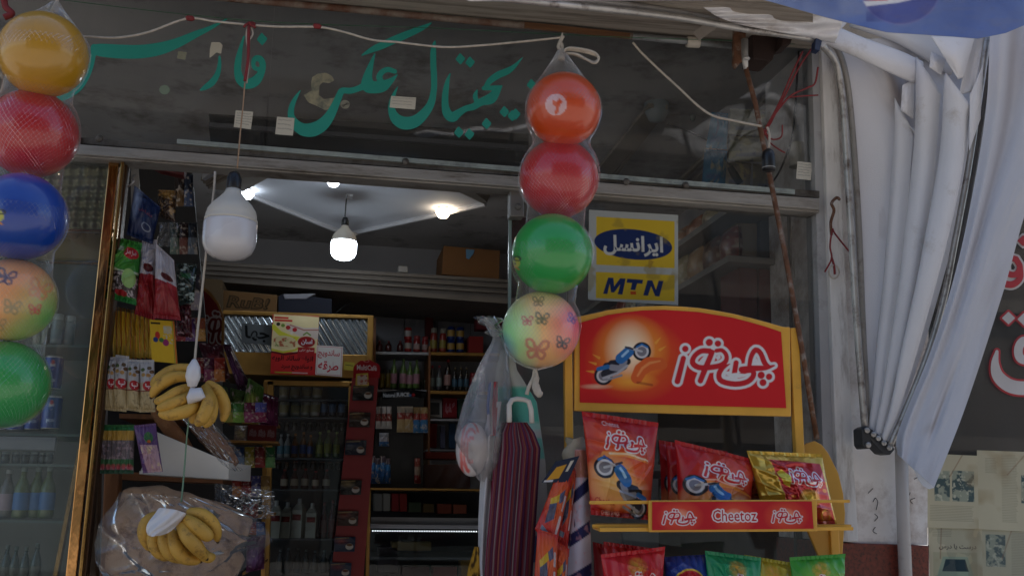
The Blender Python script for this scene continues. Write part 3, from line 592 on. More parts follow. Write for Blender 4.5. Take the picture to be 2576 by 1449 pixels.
kb.tube([at(u, v, -.405) for u, v in spline([(1346, 928), (1342, 950), (1330, 975), (1325, 992)], 4)], .006, 7); kb.build('tail', cord_w, nb2, True)
# ---------------------------------------------------------------- cords across the transom
def cord(pts, Y, r, m, name, label, cat='cord', k=6, par=None, seg=7):
    b = MB(); P = spline(pts, k); b.tube([at(p[0], p[1], (p[2] if len(p) > 2 else Y)) for p in P], r, seg); o = b.build(name, m, par, True, loc=at(pts[0][0], pts[0][1], Y))
    return tag(o, label, cat) if par is None else o
C1 = cord([(20, 20), (60, 70), (120, 95), (215, 93), (290, 96), (370, 83), (470, 48), (540, 55), (625, 63), (700, 68), (800, 69), (860, 80), (935, 101), (1000, 107), (1110, 119), (1200, 116), (1330, 104), (1415, 95)], -.42, .0036, cord_w, 'washing_line', 'white cord strung across the teal calligraphy from left to the ball net')
for u, v in ((478, 47), (632, 62), (798, 67)):
    b = MB(); b.lathe([(.004, -.012), (.008, -.008), (.0085, .006), (.004, .013)], at(u, v, -.42), 10, (1, 0, -.03)); b.build('tape_wrap', cord_r, C1, True)
cord([(1592, 108), (1620, 140), (1700, 215), (1780, 285), (1850, 305), (1915, 318)], -.35, .004, cord_w, 'cord', 'white cord sagging from the pipe to the rusty rod')
cord([(1930, 320), (1936, 340), (1934, 372)], -.36, .004, cord_w, 'cord', 'short white cord end holding the small black socket')
cord([(150, 0), (400, 30), (700, 58), (1100, 72), (1500, 92), (1900, 105), (2000, 112)], -.1, .0011, cord_g, 'thread', 'thin green thread running along the top pipe', 'thread', k=3, seg=5)
tc_ = MB()
for p in ([(625, 60), (620, 90), (624, 130), (622, 170), (616, 205)], [(628, 62), (636, 85), (625, 110), (626, 160), (620, 210)]): tc_.tube([at(u, v, -.43) for u, v in spline(p, 4)], .003, 6)
TI = tag(tc_.build('cord_tie', cord_w, None, True, loc=at(625, 60, -.43)), 'white and red doubled tie dropping from the line above the big bulb', 'tie')
b = MB(); b.tube([at(u, v, -.435) for u, v in spline([(626, 66), (625, 112), (625, 128), (624, 152), (620, 180), (616, 205)], 3)], .0045, 8)
for d_ in (-9, 4, 12): b.tube([at(626, 60, -.435), at(626+d_, 55+abs(d_), -.437), at(626+d_*1.4, 66+abs(d_)*.4, -.437)], .004, 6)
b.build('red_tape', cord_r, TI, True)
cord([(10, 0), (14, 18), (30, 35), (10, 45)], -.5, .009, cord_r, 'cord', 'red twisted cloth tie in the top left corner', 'tie')
cord([(616, 208), (612, 260), (604, 340), (597, 424)], -.45, .0022, mat('twine', H('9c7f66'), rough=.9), 'twine', 'brown twine that holds the big unlit bulb', 'twine')
# red plastic strings at the right
for i, (pts, lb) in enumerate((([(2000+19, 130), (1990, 190), (1960, 260), (1925, 325)], 'long red plastic string knotted to the rusty rod, rear strand'), ([(2040, 125), (2010, 170), (1975, 240), (1930, 325), (1915, 350)], 'long red plastic string knotted to the rusty rod, front strand'),
        ([(2058, 170), (2050, 210), (2030, 222), (1985, 245), (1940, 300)], 'red string looped over the aluminium post'), ([(1985, 246), (2010, 243), (2058, 240)], 'level red string end tied near the post'),
        ([(1920, 325), (1940, 350), (1965, 345), (1968, 315)], 'curled red string end under the rod knot'), ([(1922, 330), (1938, 360), (1962, 378), (1975, 385)], 'frayed red string end beside the black socket'))):
    cord(pts, -.2, .0034 if i < 3 else .0026, cord_r, 'string', lb, 'string')
# black socket on the rod
b = MB(); c = at(1934, 430, -.36); s_ = ps(-.36, 1934, 400); b.lathe([(.0, 0), (15*s_, 0), (17*s_, 4*s_), (17*s_, 40*s_), (14*s_, 50*s_), (6*s_, 57*s_), (0, 58*s_)], c, 20)
sk = tag(b.build('lamp_socket', blackp, None, True, loc=c), 'empty black lamp socket hanging in front of the rusty rod', 'lamp socket')
b = MB(); b.lathe([(17.4*s_, 6*s_), (17.4*s_, 8*s_)], c, 20); b.build('ring', alu, sk)
# rusty rod with its bracket
ROD = thing('crank_rod', 'long rusty awning crank rod leaning in front of the right window', 'awning rod', at(2050, 1100, -.3))
b = MB(); b.tube([at(1876, 172, -.3), at(1900, 260, -.3), at(1932, 420, -.3), at(1975, 640, -.3), at(2018, 880, -.3), at(2055, 1105, -.3)], .0085, 10); b.build('shaft', rust, ROD, True)
b = MB(); b.tube([at(1873, 100, -.3), at(1874, 150, -.3), at(1876, 176, -.3)], [.012, .011, .008], 12); b.lathe([(.008, 0), (.014, .006), (.008, .014)], at(1877, 153, -.305), 12); b.build('eye_joint', steel, ROD, True)
BR = thing('awning_gearbox', 'rusty steel bracket and gearbox under the awning tube', 'bracket', at(1880, 110, -.2))
b = MB(); b.slab([(1848, 70), (1876, 72), (1880, 150), (1862, 158), (1852, 172), (1846, 160)], -.22, .02); b.build('plate', rust, BR, bevel=.002)
b = MB(); b.slab([(1893, 84), (1960, 96), (1945, 150), (1935, 154), (1895, 148)], -.15, .1); b.slab([(1975, 70), (2000, 72), (1990, 110), (1965, 118)], -.2, .08); b.build('gearbox', mat('dark_rusted_iron', H('33201a'), rough=.8, var=.4, bump=.5, bs=40), BR, bevel=.004)
# ---------------------------------------------------------------- awning
AW = thing('folded_awning', 'folded white canvas awning with chrome arms gathered at a hinge on the pillar', 'awning', at(2210, 1120, -.1))
def tubeuv(b, pts, r, seg=14, k=6, cap=True):
    P = spline(pts, k); rs = r if not hasattr(r, '__len__') else list(np.interp(np.linspace(0, 1, len(P)), np.linspace(0, 1, len(r)), r)); b.tube([at(p[0], p[1], p[2]) for p in P], rs, seg, cap); return b
b = MB(); tubeuv(b, [(1180, -12, -.55), (1500, 22, -.48), (1700, 44, -.42), (1860, 72, -.36), (1960, 86, -.32), (2040, 100, -.28), (2078, 125, -.24), (2105, 165, -.2), (2117, 230, -.18), (2125, 320, -.17), (2140, 560, -.15), (2158, 850, -.13), (2177, 1092, -.12)], .0118); b.build('arm', steel, AW, True)
b = MB(); tubeuv(b, [(1300, -12, -.5), (1600, 15, -.42), (1860, 50, -.3), (2010, 74, -.22), (2082, 104, -.16), (2112, 135, -.13), (2130, 200, -.12), (2144, 320, -.11), (2160, 560, -.1), (2172, 850, -.09), (2186, 1090, -.09)], .0105); b.build('arm', mat('dull_tube', H('9a9590'), rough=.45, metal=.4, var=.2, dirt=H('5f4c40'), dth=.6), AW, True)
# sleeves: cloth-wrapped arms that meet at the hinge
sleeves = [([(2276, 292, -.15), (2268, 400, -.15), (2249, 640, -.15), (2222, 870, -.13), (2206, 1000, -.12), (2190, 1098, -.11)], [.032, .032, .029, .021, .015, .010]),
           ([(2336, 190, -.23), (2325, 400, -.23), (2296, 640, -.22), (2256, 880, -.18), (2228, 1010, -.15), (2205, 1104, -.13)], [.040, .039, .033, .023, .015, .010]),
           ([(2412, 232, -.31), (2392, 420, -.31), (2348, 640, -.29), (2288, 880, -.23), (2250, 1030, -.18), (2221, 1112, -.15)], [.043, .042, .036, .025, .015, .010])]
fold_m = mat('white_awning_canvas_fold', H('dad9dd'), rough=.85, var=.05, vs=3, bump=.25, bs=220, dirt=H('aea49c'), dth=.66, ds=5, spec=.2)
stain_shade_m = mat('stained_shaded_canvas', rough=.85, attr=True, var=.05, vs=2, bump=.25, bs=200, spec=.15)
for n_, (pts, r) in enumerate(sleeves):
    b = MB(); P = spline(pts, 8); rs = list(np.interp(np.linspace(0, 1, len(P)), np.linspace(0, 1, len(r)), r)); V = []; seg = 40; C = [at(*p) for p in P]
    for i, c in enumerate(C):
        k0 = math.exp(-i/2.5)
        for k in range(seg):
            a = 2*math.pi*k/seg; f = 1+.06*math.sin(3*a+i*.12+n_)+.025*math.sin(i*.55+a*2)+.10*k0*math.cos(a-2.4)
            V.append(c+np.array((math.cos(a)*rs[i]*f, -math.sin(a)*rs[i]*.8*f, (-.065*math.cos(a)-.045*max(0, math.sin(a)))*(1 if i == 0 else (.55 if i == 1 else (.2 if i == 2 else 0))))))
    b.add(V, [(i*seg+k, i*seg+(k+1) % seg, (i+1)*seg+(k+1) % seg, (i+1)*seg+k) for i in range(len(C)-1) for k in range(seg)]); b.build('sleeve', fold_m, AW, True, solid=.0018)
b = MB(); tubeuv(b, [(2483, 88, -.33), (2468, 200, -.33), (2440, 400, -.31), (2400, 620, -.28), (2372, 760, -.25), (2330, 900, -.22), (2270, 1050, -.18), (2238, 1122, -.16)], .0105); b.build('arm', steel, AW, True)
b = MB(); tubeuv(b, [(2500, 95, -.3), (2482, 220, -.3), (2452, 420, -.28), (2412, 640, -.26), (2380, 780, -.23), (2340, 900, -.2), (2282, 1050, -.16), (2246, 1120, -.14)], .008); b.build('arm', blackp if False else mat('dark_tube', H('7a7674'), rough=.5, metal=.4), AW, True)
# back cloth between the first arm and the sleeves, with a drooping fold
def clothgrid(edgeL, edgeR, nu=60, nv=90, f=None, smax=1.0):
    A = np.array(spline(edgeL, 8)); B = np.array(spline(edgeR, 8)); t = np.linspace(0, 1, nv)
    def rs_(E): 
        s = np.linspace(0, 1, len(E)); return np.stack([np.interp(t, s, E[:, k]) for k in range(3)], -1)
    A = rs_(A); B = rs_(B); s = np.linspace(0, 1, nu)[None, :, None]; UV = A[:, None, :]*(1-s)+B[:, None, :]*s
    if f is not None: UV[..., 2] += f(np.broadcast_to(s[..., 0], UV.shape[:2]), np.broadcast_to(t[:, None], UV.shape[:2]))
    d = _F*FOC+_R*(UV[..., 0]-1288)[..., None]-_U*(UV[..., 1]-724.5)[..., None]
    return CAM+d*((UV[..., 2]-CAM[1])/d[..., 1])[..., None]
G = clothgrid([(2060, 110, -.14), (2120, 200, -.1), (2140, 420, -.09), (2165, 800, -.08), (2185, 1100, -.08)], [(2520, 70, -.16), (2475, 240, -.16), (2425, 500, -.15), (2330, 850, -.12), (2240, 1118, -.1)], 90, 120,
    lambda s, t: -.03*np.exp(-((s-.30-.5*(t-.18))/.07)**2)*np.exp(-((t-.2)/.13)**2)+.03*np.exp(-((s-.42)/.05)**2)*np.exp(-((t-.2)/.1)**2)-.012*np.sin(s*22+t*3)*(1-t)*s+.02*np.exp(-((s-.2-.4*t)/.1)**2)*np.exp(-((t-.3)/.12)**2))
def stained_shaded(G, f, name, m=None, base='dcdbe0'):  # f darkens the cloth colour: stains, and crease shade on the front flap
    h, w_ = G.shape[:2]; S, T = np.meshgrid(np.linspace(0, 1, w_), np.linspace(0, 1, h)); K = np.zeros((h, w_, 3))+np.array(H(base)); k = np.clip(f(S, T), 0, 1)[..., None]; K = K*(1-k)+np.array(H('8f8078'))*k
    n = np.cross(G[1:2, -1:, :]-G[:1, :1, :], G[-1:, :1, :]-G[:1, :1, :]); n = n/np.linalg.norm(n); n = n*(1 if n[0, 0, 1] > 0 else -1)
    return meshgrid_obj(name, G, K, stain_shade_m, AW, back=G+n*.002)
stained_shaded(G, lambda s, t: .75*np.exp(-((s-.34-.55*(t-.2))/.05)**2)*np.exp(-((t-.24)/.09)**2)+.6*np.exp(-((s-.50+.9*(t-.2))/.035)**2)*np.exp(-((t-.22)/.07)**2)+.5*np.exp(-((s-.38)/.12)**2)*np.exp(-((t-.31)/.05)**2)*vnoise(s*9, t*12, 3)+.25*(vnoise(s*3, t*5, 8) > .6)*vnoise(s*8, t*14, 5), 'back_canvas')
# upper rolled sleeve running right from the strap, second one above it
def roll(pts, r0, r1, nm='sleeve'):
    b = MB(); P = spline(pts, 8); V = []; sg = 32
    for i, p in enumerate(P):
        c = at(*p); r = r0+(r1-r0)*i/len(P)
        for k in range(sg):
            a = 2*math.pi*k/sg; f = 1+.05*math.sin(2*a+i*.3)+.03*math.sin(5*a-i*.2); V.append(c+np.array((math.sin(a)*r*.4*f, -math.cos(a)*r*.55*f, math.sin(a)*r*f)))
    b.add(V, [(i*sg+k, (i+1)*sg+k, (i+1)*sg+(k+1) % sg, i*sg+(k+1) % sg) for i in range(len(P)-1) for k in range(sg)]); b.build(nm, fold_m, AW, True, solid=.0018)
roll([(2078, 84, -.22), (2160, 118, -.22), (2240, 152, -.21), (2310, 184, -.19)], .036, .042)
roll([(2150, 40, -.17), (2260, 78, -.17), (2350, 125, -.17), (2400, 160, -.17)], .042, .05)
def flap(q, y, fold=0.02, seed=1, n=26):
    U, T = np.meshgrid(np.linspace(0, 1, n), np.linspace(0, 1, n)); c = [np.array(p, float) for p in q]
    XY = (c[0]*(1-U[..., None])+c[1]*U[..., None])*(1-T[..., None])+(c[3]*(1-U[..., None])+c[2]*U[..., None])*T[..., None]
    G = atv(XY[..., 0], XY[..., 1], y-fold*np.sin(np.pi*U)*np.sin(np.pi*T)+.012*(vnoise(U*2, T*2, seed)-.5)+.01*U); b = MB(); b.grid(G); b.build('flap', fold_m, AW, True, solid=.002)
flap([(2342, 92), (2456, 90), (2424, 196), (2410, 200)], -.34, .02, 2)
flap([(2448, 90), (2478, 92), (2450, 230), (2412, 240)], -.33, -.02, 3)
flap([(2342, 130), (2380, 150), (2367, 190), (2338, 170)], -.29, .01, 4)
flap([(2270, 215), (2300, 200), (2297, 300), (2266, 278)], -.19, .01, 5)
flap([(2440, 240), (2474, 160), (2466, 300), (2438, 380)], -.35, .015, 6)
# great hanging flap at the right
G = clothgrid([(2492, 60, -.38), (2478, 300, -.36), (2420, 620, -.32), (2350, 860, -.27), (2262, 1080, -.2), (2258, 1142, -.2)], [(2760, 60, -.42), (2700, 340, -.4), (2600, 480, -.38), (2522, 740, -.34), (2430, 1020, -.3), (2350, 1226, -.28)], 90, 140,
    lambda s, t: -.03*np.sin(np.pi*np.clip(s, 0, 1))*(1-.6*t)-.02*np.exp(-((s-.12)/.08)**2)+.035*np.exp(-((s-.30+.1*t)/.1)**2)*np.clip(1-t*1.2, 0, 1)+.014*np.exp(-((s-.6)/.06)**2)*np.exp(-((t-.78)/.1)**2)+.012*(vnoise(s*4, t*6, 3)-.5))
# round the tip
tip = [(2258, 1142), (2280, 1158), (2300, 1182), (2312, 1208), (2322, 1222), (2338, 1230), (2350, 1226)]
stained_shaded(G, lambda s, t: .45*np.exp(-((s-.58+.1*(t-.7))/.02)**2)*np.exp(-((t-.8)/.06)**2)+.35*np.exp(-((s-.22)/.05)**2)*np.clip(1-t*1.5, 0, 1)+.3*np.exp(-((s-.5)/.1)**2)*np.exp(-((t-.83)/.02)**2)+.18*np.clip(vnoise(s*4, t*7, 8)-.55, 0, 1)*4, 'front_canvas', base='c4c5ce')  # grime, plus the shade of the crease painted into the cloth colour
b = MB(); mid = (2305, 1172)
b.prism([at(u, v, -.2-.08*(u-2258)/92) for u, v in tip], (0, .002, 0)); b.build('canvas_tip', canvas_m, AW)
# hinge
b = MB(); b.slab([(2168, 1078), (2182, 1070), (2245, 1118), (2252, 1130), (2240, 1144), (2222, 1140), (2192, 1108), (2190, 1128), (2176, 1128), (2170, 1118)], -.16, .06); hg = b.build('hinge', mat('dark_steel', H('48484a'), rough=.5, metal=.7, var=.2), AW, bevel=.004)
b = MB()
for u, v in ((2180, 1082), (2196, 1092), (2208, 1102), (2222, 1114), (2236, 1126), (2183, 1119)): b.lathe([(.009, 0), (.009, .006), (.004, .008)], at(u, v, -.162), 12, (0, -1, 0))
b.build('rivets', steel, hg)
# top canvas: strip along the top and the straps
G = clothgrid([(1130, -40, -.62), (1150, -10, -.6), (1180, 4, -.58)], [(1990, -60, -.6), (1980, -20, -.56), (1920, 2, -.5)], 60, 12, lambda s, t: .01*np.sin(s*30))
b = MB(); b.grid(G); b.build('top_canvas', fold_m, AW, True, solid=.0015)
G = clothgrid([(1755, 8, -.46), (1800, 40, -.42), (1850, 60, -.38)], [(2110, -10, -.46), (2120, 50, -.36), (2100, 110, -.28)], 70, 30, lambda s, t: .012*np.sin(s*16+t*9)+.01*np.sin(t*22+s*5))
b = MB(); b.grid(G); b.build('top_canvas', canvas_m, AW, True, solid=.0015)
b = MB(); b.bar((1895, -12), (1752, 92), 26, -.5, .004, -.2); b.build('strap', mat('webbing', H('a79d93'), rough=.9, var=.15), AW)
b = MB(); b.bar((2122, 52), (2062, 112), 22, -.32, .004, -.27); b.build('strap', fold_m, AW)
b = MB(); b.slab([(2053, 96), (2068, 104), (2062, 128), (2050, 124)], -.3, .03); b.build('strap_clip', mat('navy_clip', H('22304f'), rough=.5), AW)
# blue banner with a round emblem
cvb = CV(1850, -160, 2640, 110, 300, '6f7fb0'); cvb.glow(2300, 60, 420, 160, '6c7fb8', .8, .8); cvb.glow(1950, 0, 260, 120, 'a3adca', .9, .8); cvb.noise('50639f', 90, .5, .5, 5, .3)
cvb.ell(2265, -30, 100, 92, '56559a', .75); cvb.ell(2265, -30, 100, 92, '8483b8', .8, 3); cvb.noise('3a3580', 40, .5, .5, 9, .3, (2180, 0, 2350, 55))
cvb.poly([(2170, 0), (2190, -70), (2340, -90), (2345, -40), (2290, -2), (2240, 6)], 'c4303c'); cvb.poly([(2171, 4), (2180, 17), (2260, 8), (2345, -12), (2345, -30), (2260, -8), (2230, 2)], 'e8e4e6')
U = np.linspace(1870, 2640, 300); bot = np.interp(U, [1870, 1920, 2080, 2230, 2400, 2460, 2530, 2640], [-16, 0, 45, 82, 93, 98, 84, 38]); top = np.full_like(U, -150)
T = np.linspace(0, 1, 110)[:, None]; VV = top[None]*(1-T)+bot[None]*T; UU = np.broadcast_to(U[None], VV.shape); Yd = -.62+.03*np.sin(UU/60)+.02*vnoise(UU/60, VV/40, 4)
Pb = atv(UU, VV, Yd); ob = meshgrid_obj('banner', Pb, sample(cvb, UU, VV), mat('banner_print', rough=.55, attr=True, var=.08, bump=.2, bs=60), None, back=Pb+np.array((0, .002, 0)), bcol='b0b0b4'); tag(ob, 'blue printed sheet with a red, white and violet round emblem at the top right', 'banner')
# hooks on the jamb
HK = thing('wire_hook', 'bent grey wire hook with red string tied on the white jamb', 'hook', at(2105, 560, -.07))
b = MB(); tubeuv(b, [(2112, 502, -.07), (2104, 498, -.08), (2092, 512, -.09), (2098, 530, -.09), (2090, 560, -.08), (2092, 592, -.07)], .0055, 8); b.build('hook', rust, HK, True)
b = MB(); tubeuv(b, [(2094, 575, -.08), (2102, 590, -.08), (2138, 635, -.08)], .003, 6); tubeuv(b, [(2093, 580, -.08), (2088, 620, -.08), (2092, 650, -.08), (2075, 684, -.08)], .003, 6); tubeuv(b, [(2092, 648, -.08), (2098, 668, -.08), (2100, 690, -.08)], .004, 6); b.build('string', cord_r, HK, True)
b = MB(); b.tube([at(2098+13*math.cos(a), 684+14*math.sin(a)*1.2, -.08) for a in np.linspace(0, 2*math.pi, 15)], .003, 8); b.build('ring', cord_w, HK, True)
# ---------------------------------------------------------------- right neighbour shop window
NW = thing('neighbour_window', 'dark neighbouring shop window with pasted newspapers and white red-edged lettering', 'window', at(2480, 1700, 0))
b = MB(); b.slab([(2333, -60), (2800, -40), (2800, 1720), (2338, 1720)], .02, .008); b.build('pane', glass_front, NW)
b = MB(); b.box(tuple(at(2330, 1720, .7)*(1, 0, 0)+np.array((0, .6, .14))), tuple(at(2900, 0, .7)*(1, 0, 0)+np.array((.6, .62, 3.3)))); b.build('backdrop_board', mat('dark_board', H('232425'), rough=.8, var=.3), NW)
def wtext(ch, u0, v0, u1, v1, red_on, nm):
    n = 110; pad = 26; T, _ = texttris(ch, .012, 0.0); gx = np.arange(u0-pad, u1+pad, 1.5); gy = np.arange(v0-pad, v1+pad, 1.5); cvt = CV(gx[0], gy[0], gx[-1], gy[-1], len(gx), '000000')
    cvt.text(ch, u0, v0, u1, v1, (1, 1, 1), bold=.012); m = cvt.a[..., 0]
    # distance by dilation
    def field(r):
        k = int(r/1.5); out = m.copy()
        for dy in range(-k, k+1):
            for dx in range(-k, k+1):
                if dx*dx+dy*dy <= k*k: out = np.maximum(out, np.roll(np.roll(m, dy, 0), dx, 1))
        return .5-out
    dx = (gx[-1]-gx[0])/(cvt.w-1)
    decal(nm, field(5), gx[0], gy[0], dx, lambda x, y: at(x, y, .014), red_on[1], NW); decal(nm, .5-m, gx[0], gy[0], dx, lambda x, y: at(x, y, .011), red_on[0], NW)
rd = mat('red_vinyl', H('b8343c'), rough=.5); wv = mat('white_vinyl', H('c9c4c4'), rough=.5)
def wart(sts, dia, mats):
    gx, gy = np.meshgrid(np.arange(2480, 2680, 1.5), np.arange(570, 1010, 1.5)); F = np.full(gx.shape, 1e9)
    for s in [spline(q, 5) for q in sts]: F = np.minimum(F, sdseg(gx, gy, s, [p[2] for p in s]))
    for x, y, r in dia: F = np.minimum(F, sdpoly(gx, gy, np.array([(x-r, y), (x, y-r*.95), (x+r, y), (x, y+r*.95)])))
    decal('lettering', F-5, 2480, 570, 1.5, lambda x, y: at(x, y, .014), mats[1], NW); decal('lettering', F, 2480, 570, 1.5, lambda x, y: at(x, y, .011), mats[0], NW)
wart([[(2556, 652, 15), (2540, 650, 15), (2531, 668, 15), (2536, 688, 15), (2556, 690, 15), (2566, 672, 15), (2556, 652, 15)], [(2566, 672, 15), (2566, 700, 15), (2546, 716, 17), (2520, 710, 16), (2508, 694, 10)]], [(2538, 603, 15), (2574, 606, 15)], (rd, wv))
wart([[(2598, 862, 22), (2574, 858, 22), (2562, 878, 22), (2568, 902, 22), (2600, 908, 22)], [(2508, 884, 8), (2503, 915, 20), (2512, 948, 30), (2545, 972, 34), (2590, 974, 34), (2620, 950, 30), (2626, 900, 26)]], [(2537, 800, 17), (2576, 803, 17)], (wv, rd))
def newsprint(seed, quads, w, h, blocks, n=120):
    cv = CV(0, 0, w, h, n, 'bfb89e'); rs = random.Random(seed)
    for (x0, y0, x1, y1, kind) in blocks:
        if kind == 'pic': cv.rect(x0, y0, x1, y1, '8f9a8c', .8); cv.noise('3d5358', 14, .5, .9, seed+3, .1, (x0, y0, x1, y1)); cv.noise('c3c3ae', 8, .6, .9, seed+8, .1, (x0, y0, x1, y1))
        elif kind == 'car':
            cv.rect(x0, y0, x1, y1, 'a9a78c', .8); W = x1-x0; Hh = y1-y0
            cv.poly([(x0+W*.1, y0+Hh*.5), (x0+W*.22, y0+Hh*.1), (x0+W*.78, y0+Hh*.1), (x0+W*.9, y0+Hh*.5), (x0+W*.95, y1), (x0+W*.05, y1)], '93a38f')
            cv.poly([(x0+W*.2, y0+Hh*.45), (x0+W*.28, y0+Hh*.16), (x0+W*.72, y0+Hh*.16), (x0+W*.8, y0+Hh*.45)], '2c4048'); cv.rect(x0+W*.15, y0+Hh*.6, x0+W*.85, y0+Hh*.72, '3f4a48')
        elif kind == 'txt':
            y = y0
            while y < y1:
                cv.stroke([(x0, y), (x1-rs.random()*6, y)], 1.3, '5b5a50', .5); y += 4
        elif kind.startswith('!'): cv.text(kind[1:], x0, y0, x1, y1, '3a3a38', .02)
    cv.noise('96805c', 60, .6, .5, seed+1, .2); cv.stroke([(rs.uniform(.2, .8)*w, 0), (rs.uniform(.2, .8)*w, h*.3)], 3, '7f5238', .5)
    return cv
news = [([(2328, 1140), (2460, 1146), (2462, 1330), (2330, 1326)], newsprint(1, 0, 132, 185, [(22, 42, 60, 118, 'pic'), (66, 40, 122, 118, 'pic'), (10, 130, 120, 170, 'txt')]), 'yellowed newspaper sheet with a row of dark photographs'),
        ([(2458, 1132), (2640, 1138), (2640, 1340), (2462, 1330)], newsprint(2, 0, 180, 200, [(60, 10, 100, 180, 'txt'), (108, 60, 170, 130, 'pic'), (20, 20, 50, 60, 'txt')]), 'yellowed newspaper sheet of fine text columns at the right edge'),
        ([(2336, 1320), (2470, 1324), (2476, 1600), (2340, 1600)], newsprint(3, 0, 135, 270, [(25, 45, 120, 60, '!درست یا درست'[0:12]), (10, 66, 122, 170, 'car'), (10, 10, 60, 30, 'txt')]), 'newspaper sheet with a photograph of a car, beside the pipe'),
        ([(2468, 1322), (2640, 1330), (2640, 1600), (2474, 1600)], newsprint(4, 0, 170, 270, [(10, 20, 60, 100, 'pic'), (75, 10, 110, 180, 'txt'), (118, 60, 160, 140, 'pic')]), 'newspaper sheet of mixed text and small pictures in the bottom right corner')]
for i, (q, cv, lb) in enumerate(news): tag(sheet('newspaper', cv, q, .016+.002*i, paper_m, None, wav=.003, seed=i, thick=.0006), lb, 'newspaper', 'newspapers pasted on the neighbouring window')
# ---------------------------------------------------------------- sign logo in rounded outlined letters
LG = [[(1300, 535, 46), (1225, 535, 44), (1165, 580, 42), (1148, 640, 46), (1200, 680, 46), (1290, 682, 46), (1390, 665, 44), (1445, 625, 40), (1448, 570, 36), (1410, 528, 34), (1360, 532, 34)],
      [(1322, 545, 44), (1292, 620, 46), (1258, 700, 48), (1218, 800, 46)], [(1066, 600, 44), (1013, 805, 48)],
      [(1480, 650, 8), (1412, 690, 40), (1382, 750, 44), (1410, 805, 46), (1530, 830, 46), (1640, 808, 46), (1692, 750, 44), (1670, 708, 40), (1560, 742, 16), (1450, 748, 14)],
      [(1536, 640, 44), (1520, 740, 44)], [(1585, 700, 50), (1680, 690, 50), (1800, 685, 40), (1876, 664, 14)], [(1655, 660, 36), (1672, 580, 40), (1710, 525, 44), (1755, 555, 42), (1790, 640, 44), (1830, 675, 30)]]
LD = [(1083, 515, 30), (1297, 458, 34), (1374, 468, 30), (1760, 750, 34), (1830, 764, 30), (1776, 816, 33)]
def logo(cv, x0, y0, x1, y1, red='c0242c', white='dcd8d8', slope=0.0, g=24, shx=0.0):
    kx = (x1-x0)/950; ky = (y1-y0)/480; k = (kx+ky)/2
    def f(x, y): X = x0+(x-938)*kx+shx*(480-(y-393))*ky; return (X, y0+(y-393)*ky+slope*(X-x0))
    st = [[(*f(p[0], p[1]), max(1, p[2])*k*1.08) for p in spline(s, 3)] for s in LG]
    for s in st: cv.stroke(s, 1, white, 1, False, g*k)
    for d in LD: cv.stroke([(*f(d[0], d[1]), d[2]*2*k)], 1, white, 1, False, g*k*.9)
    for s in st: cv.stroke(s, 1, red)
    for d in LD: cv.stroke([(*f(d[0], d[1]), d[2]*1.9*k)], 1, red)
    if kx*950 > 150:
        for h in ([(1195, 640), (1255, 572), (1252, 640)], [(1352, 588), (1395, 560), (1398, 598), (1370, 620)], [(1690, 655), (1712, 585), (1748, 655)], [(1425, 745), (1535, 730), (1650, 745), (1535, 768)]):
            cv.poly([f(*p) for p in h], white)
def moto(cv, f, k, tank='2c6aa8'):
    """a chopper motorcycle drawn in unit coordinates: rear wheel at 0,0, front wheel at 1.45,-1.05"""
    S = lambda pts, w, c: cv.stroke([f(*p) for p in pts], w*k, c)
    for cx, cy, r in ((0, 0, .30), (1.38, -1.02, .30)):
        x, y = f(cx, cy); cv.ell(x, y, r*k, r*k, '1c1c26'); cv.ell(x, y, r*.74*k, r*.74*k, 'c9c4c6'); cv.ell(x, y, r*.52*k, r*.52*k, '77747c'); cv.ell(x, y, r*.15*k, r*.15*k, '33323a')
    S([(.05, -.1), (.4, -.3), (.85, -.6), (.6, -.55), (.3, -.5)], .24, '24242e'); S([(.35, -.2), (.7, -.42)], .3, '4a4a54'); S([(0, -.05), (.35, -.25), (.75, -.45)], .16, '2b2b36'); S([(.1, -.42), (.45, -.5)], .2, '222230'); S([(.3, -.35), (.62, -.3), (.75, -.6)], .2, '8a8a94')
    S([(.62, -.72), (.9, -1.0)], .34, tank); S([(.68, -.82), (.88, -1.04)], .08, '9cc4e4'); S([(-.18, -.28), (.15, -.38)], .14, tank); S([(.95, -1.15), (1.38, -1.02)], .07, 'b5b5bb'); S([(.8, -1.2), (1.05, -1.12)], .06, '33333c')
    S([(0, .1), (.5, -.1), (.85, -.42)], .08, 'a9a9b0'); S([(.1, .18), (.65, -.02)], .07, '8d8d94'); S([(1.2, -1.2), (1.38, -1.32), (1.58, -1.2)], .06, tank)
# ---------------------------------------------------------------- snack display rack
RK = thing('snack_rack', 'yellow metal snack display rack with an arched red header sign', 'display rack', at(1750, 1700, -.4))
YH = -.30
def uz(x, y): return (1416.9+x*.2834, 729.9+y*.2834)
def u3(x, y): return (1416.9+x*.3182, 987.5+y*.3182)
outer = [uz(*p) for p in ((100, 245), (148, 230), (400, 175), (550, 155), (700, 142), (900, 137), (1050, 143), (1200, 155), (1350, 178), (1500, 205), (1650, 240), (1800, 280), (1960, 325), (2015, 325), (2025, 1120), (1000, 1095), (100, 1070))]
b = MB(); b.slab(outer, YH, .018); b.build('header_frame', yel, RK, bevel=.003)
cv = CV(1455, 775, 1982, 1030, 430, 'ca2226'); cv.glow(1560, 870, 300, 160, 'cc2a24', .7, .8)
cv.glow(1600, 905, 130, 110, 'd8641e', .95, .7); cv.glow(1588, 880, 100, 92, 'f0a63c', 1, .8); cv.glow(1583, 880, 66, 80, 'fff2d8', 1, 1.0); cv.glow(1585, 960, 75, 26, 'f0a63c', .9, .8); cv.glow(1500, 972, 45, 8, 'e8c0a0', .8, .8)
moto(cv, lambda x, y: (1518+x*70, 945+y*60), 78)
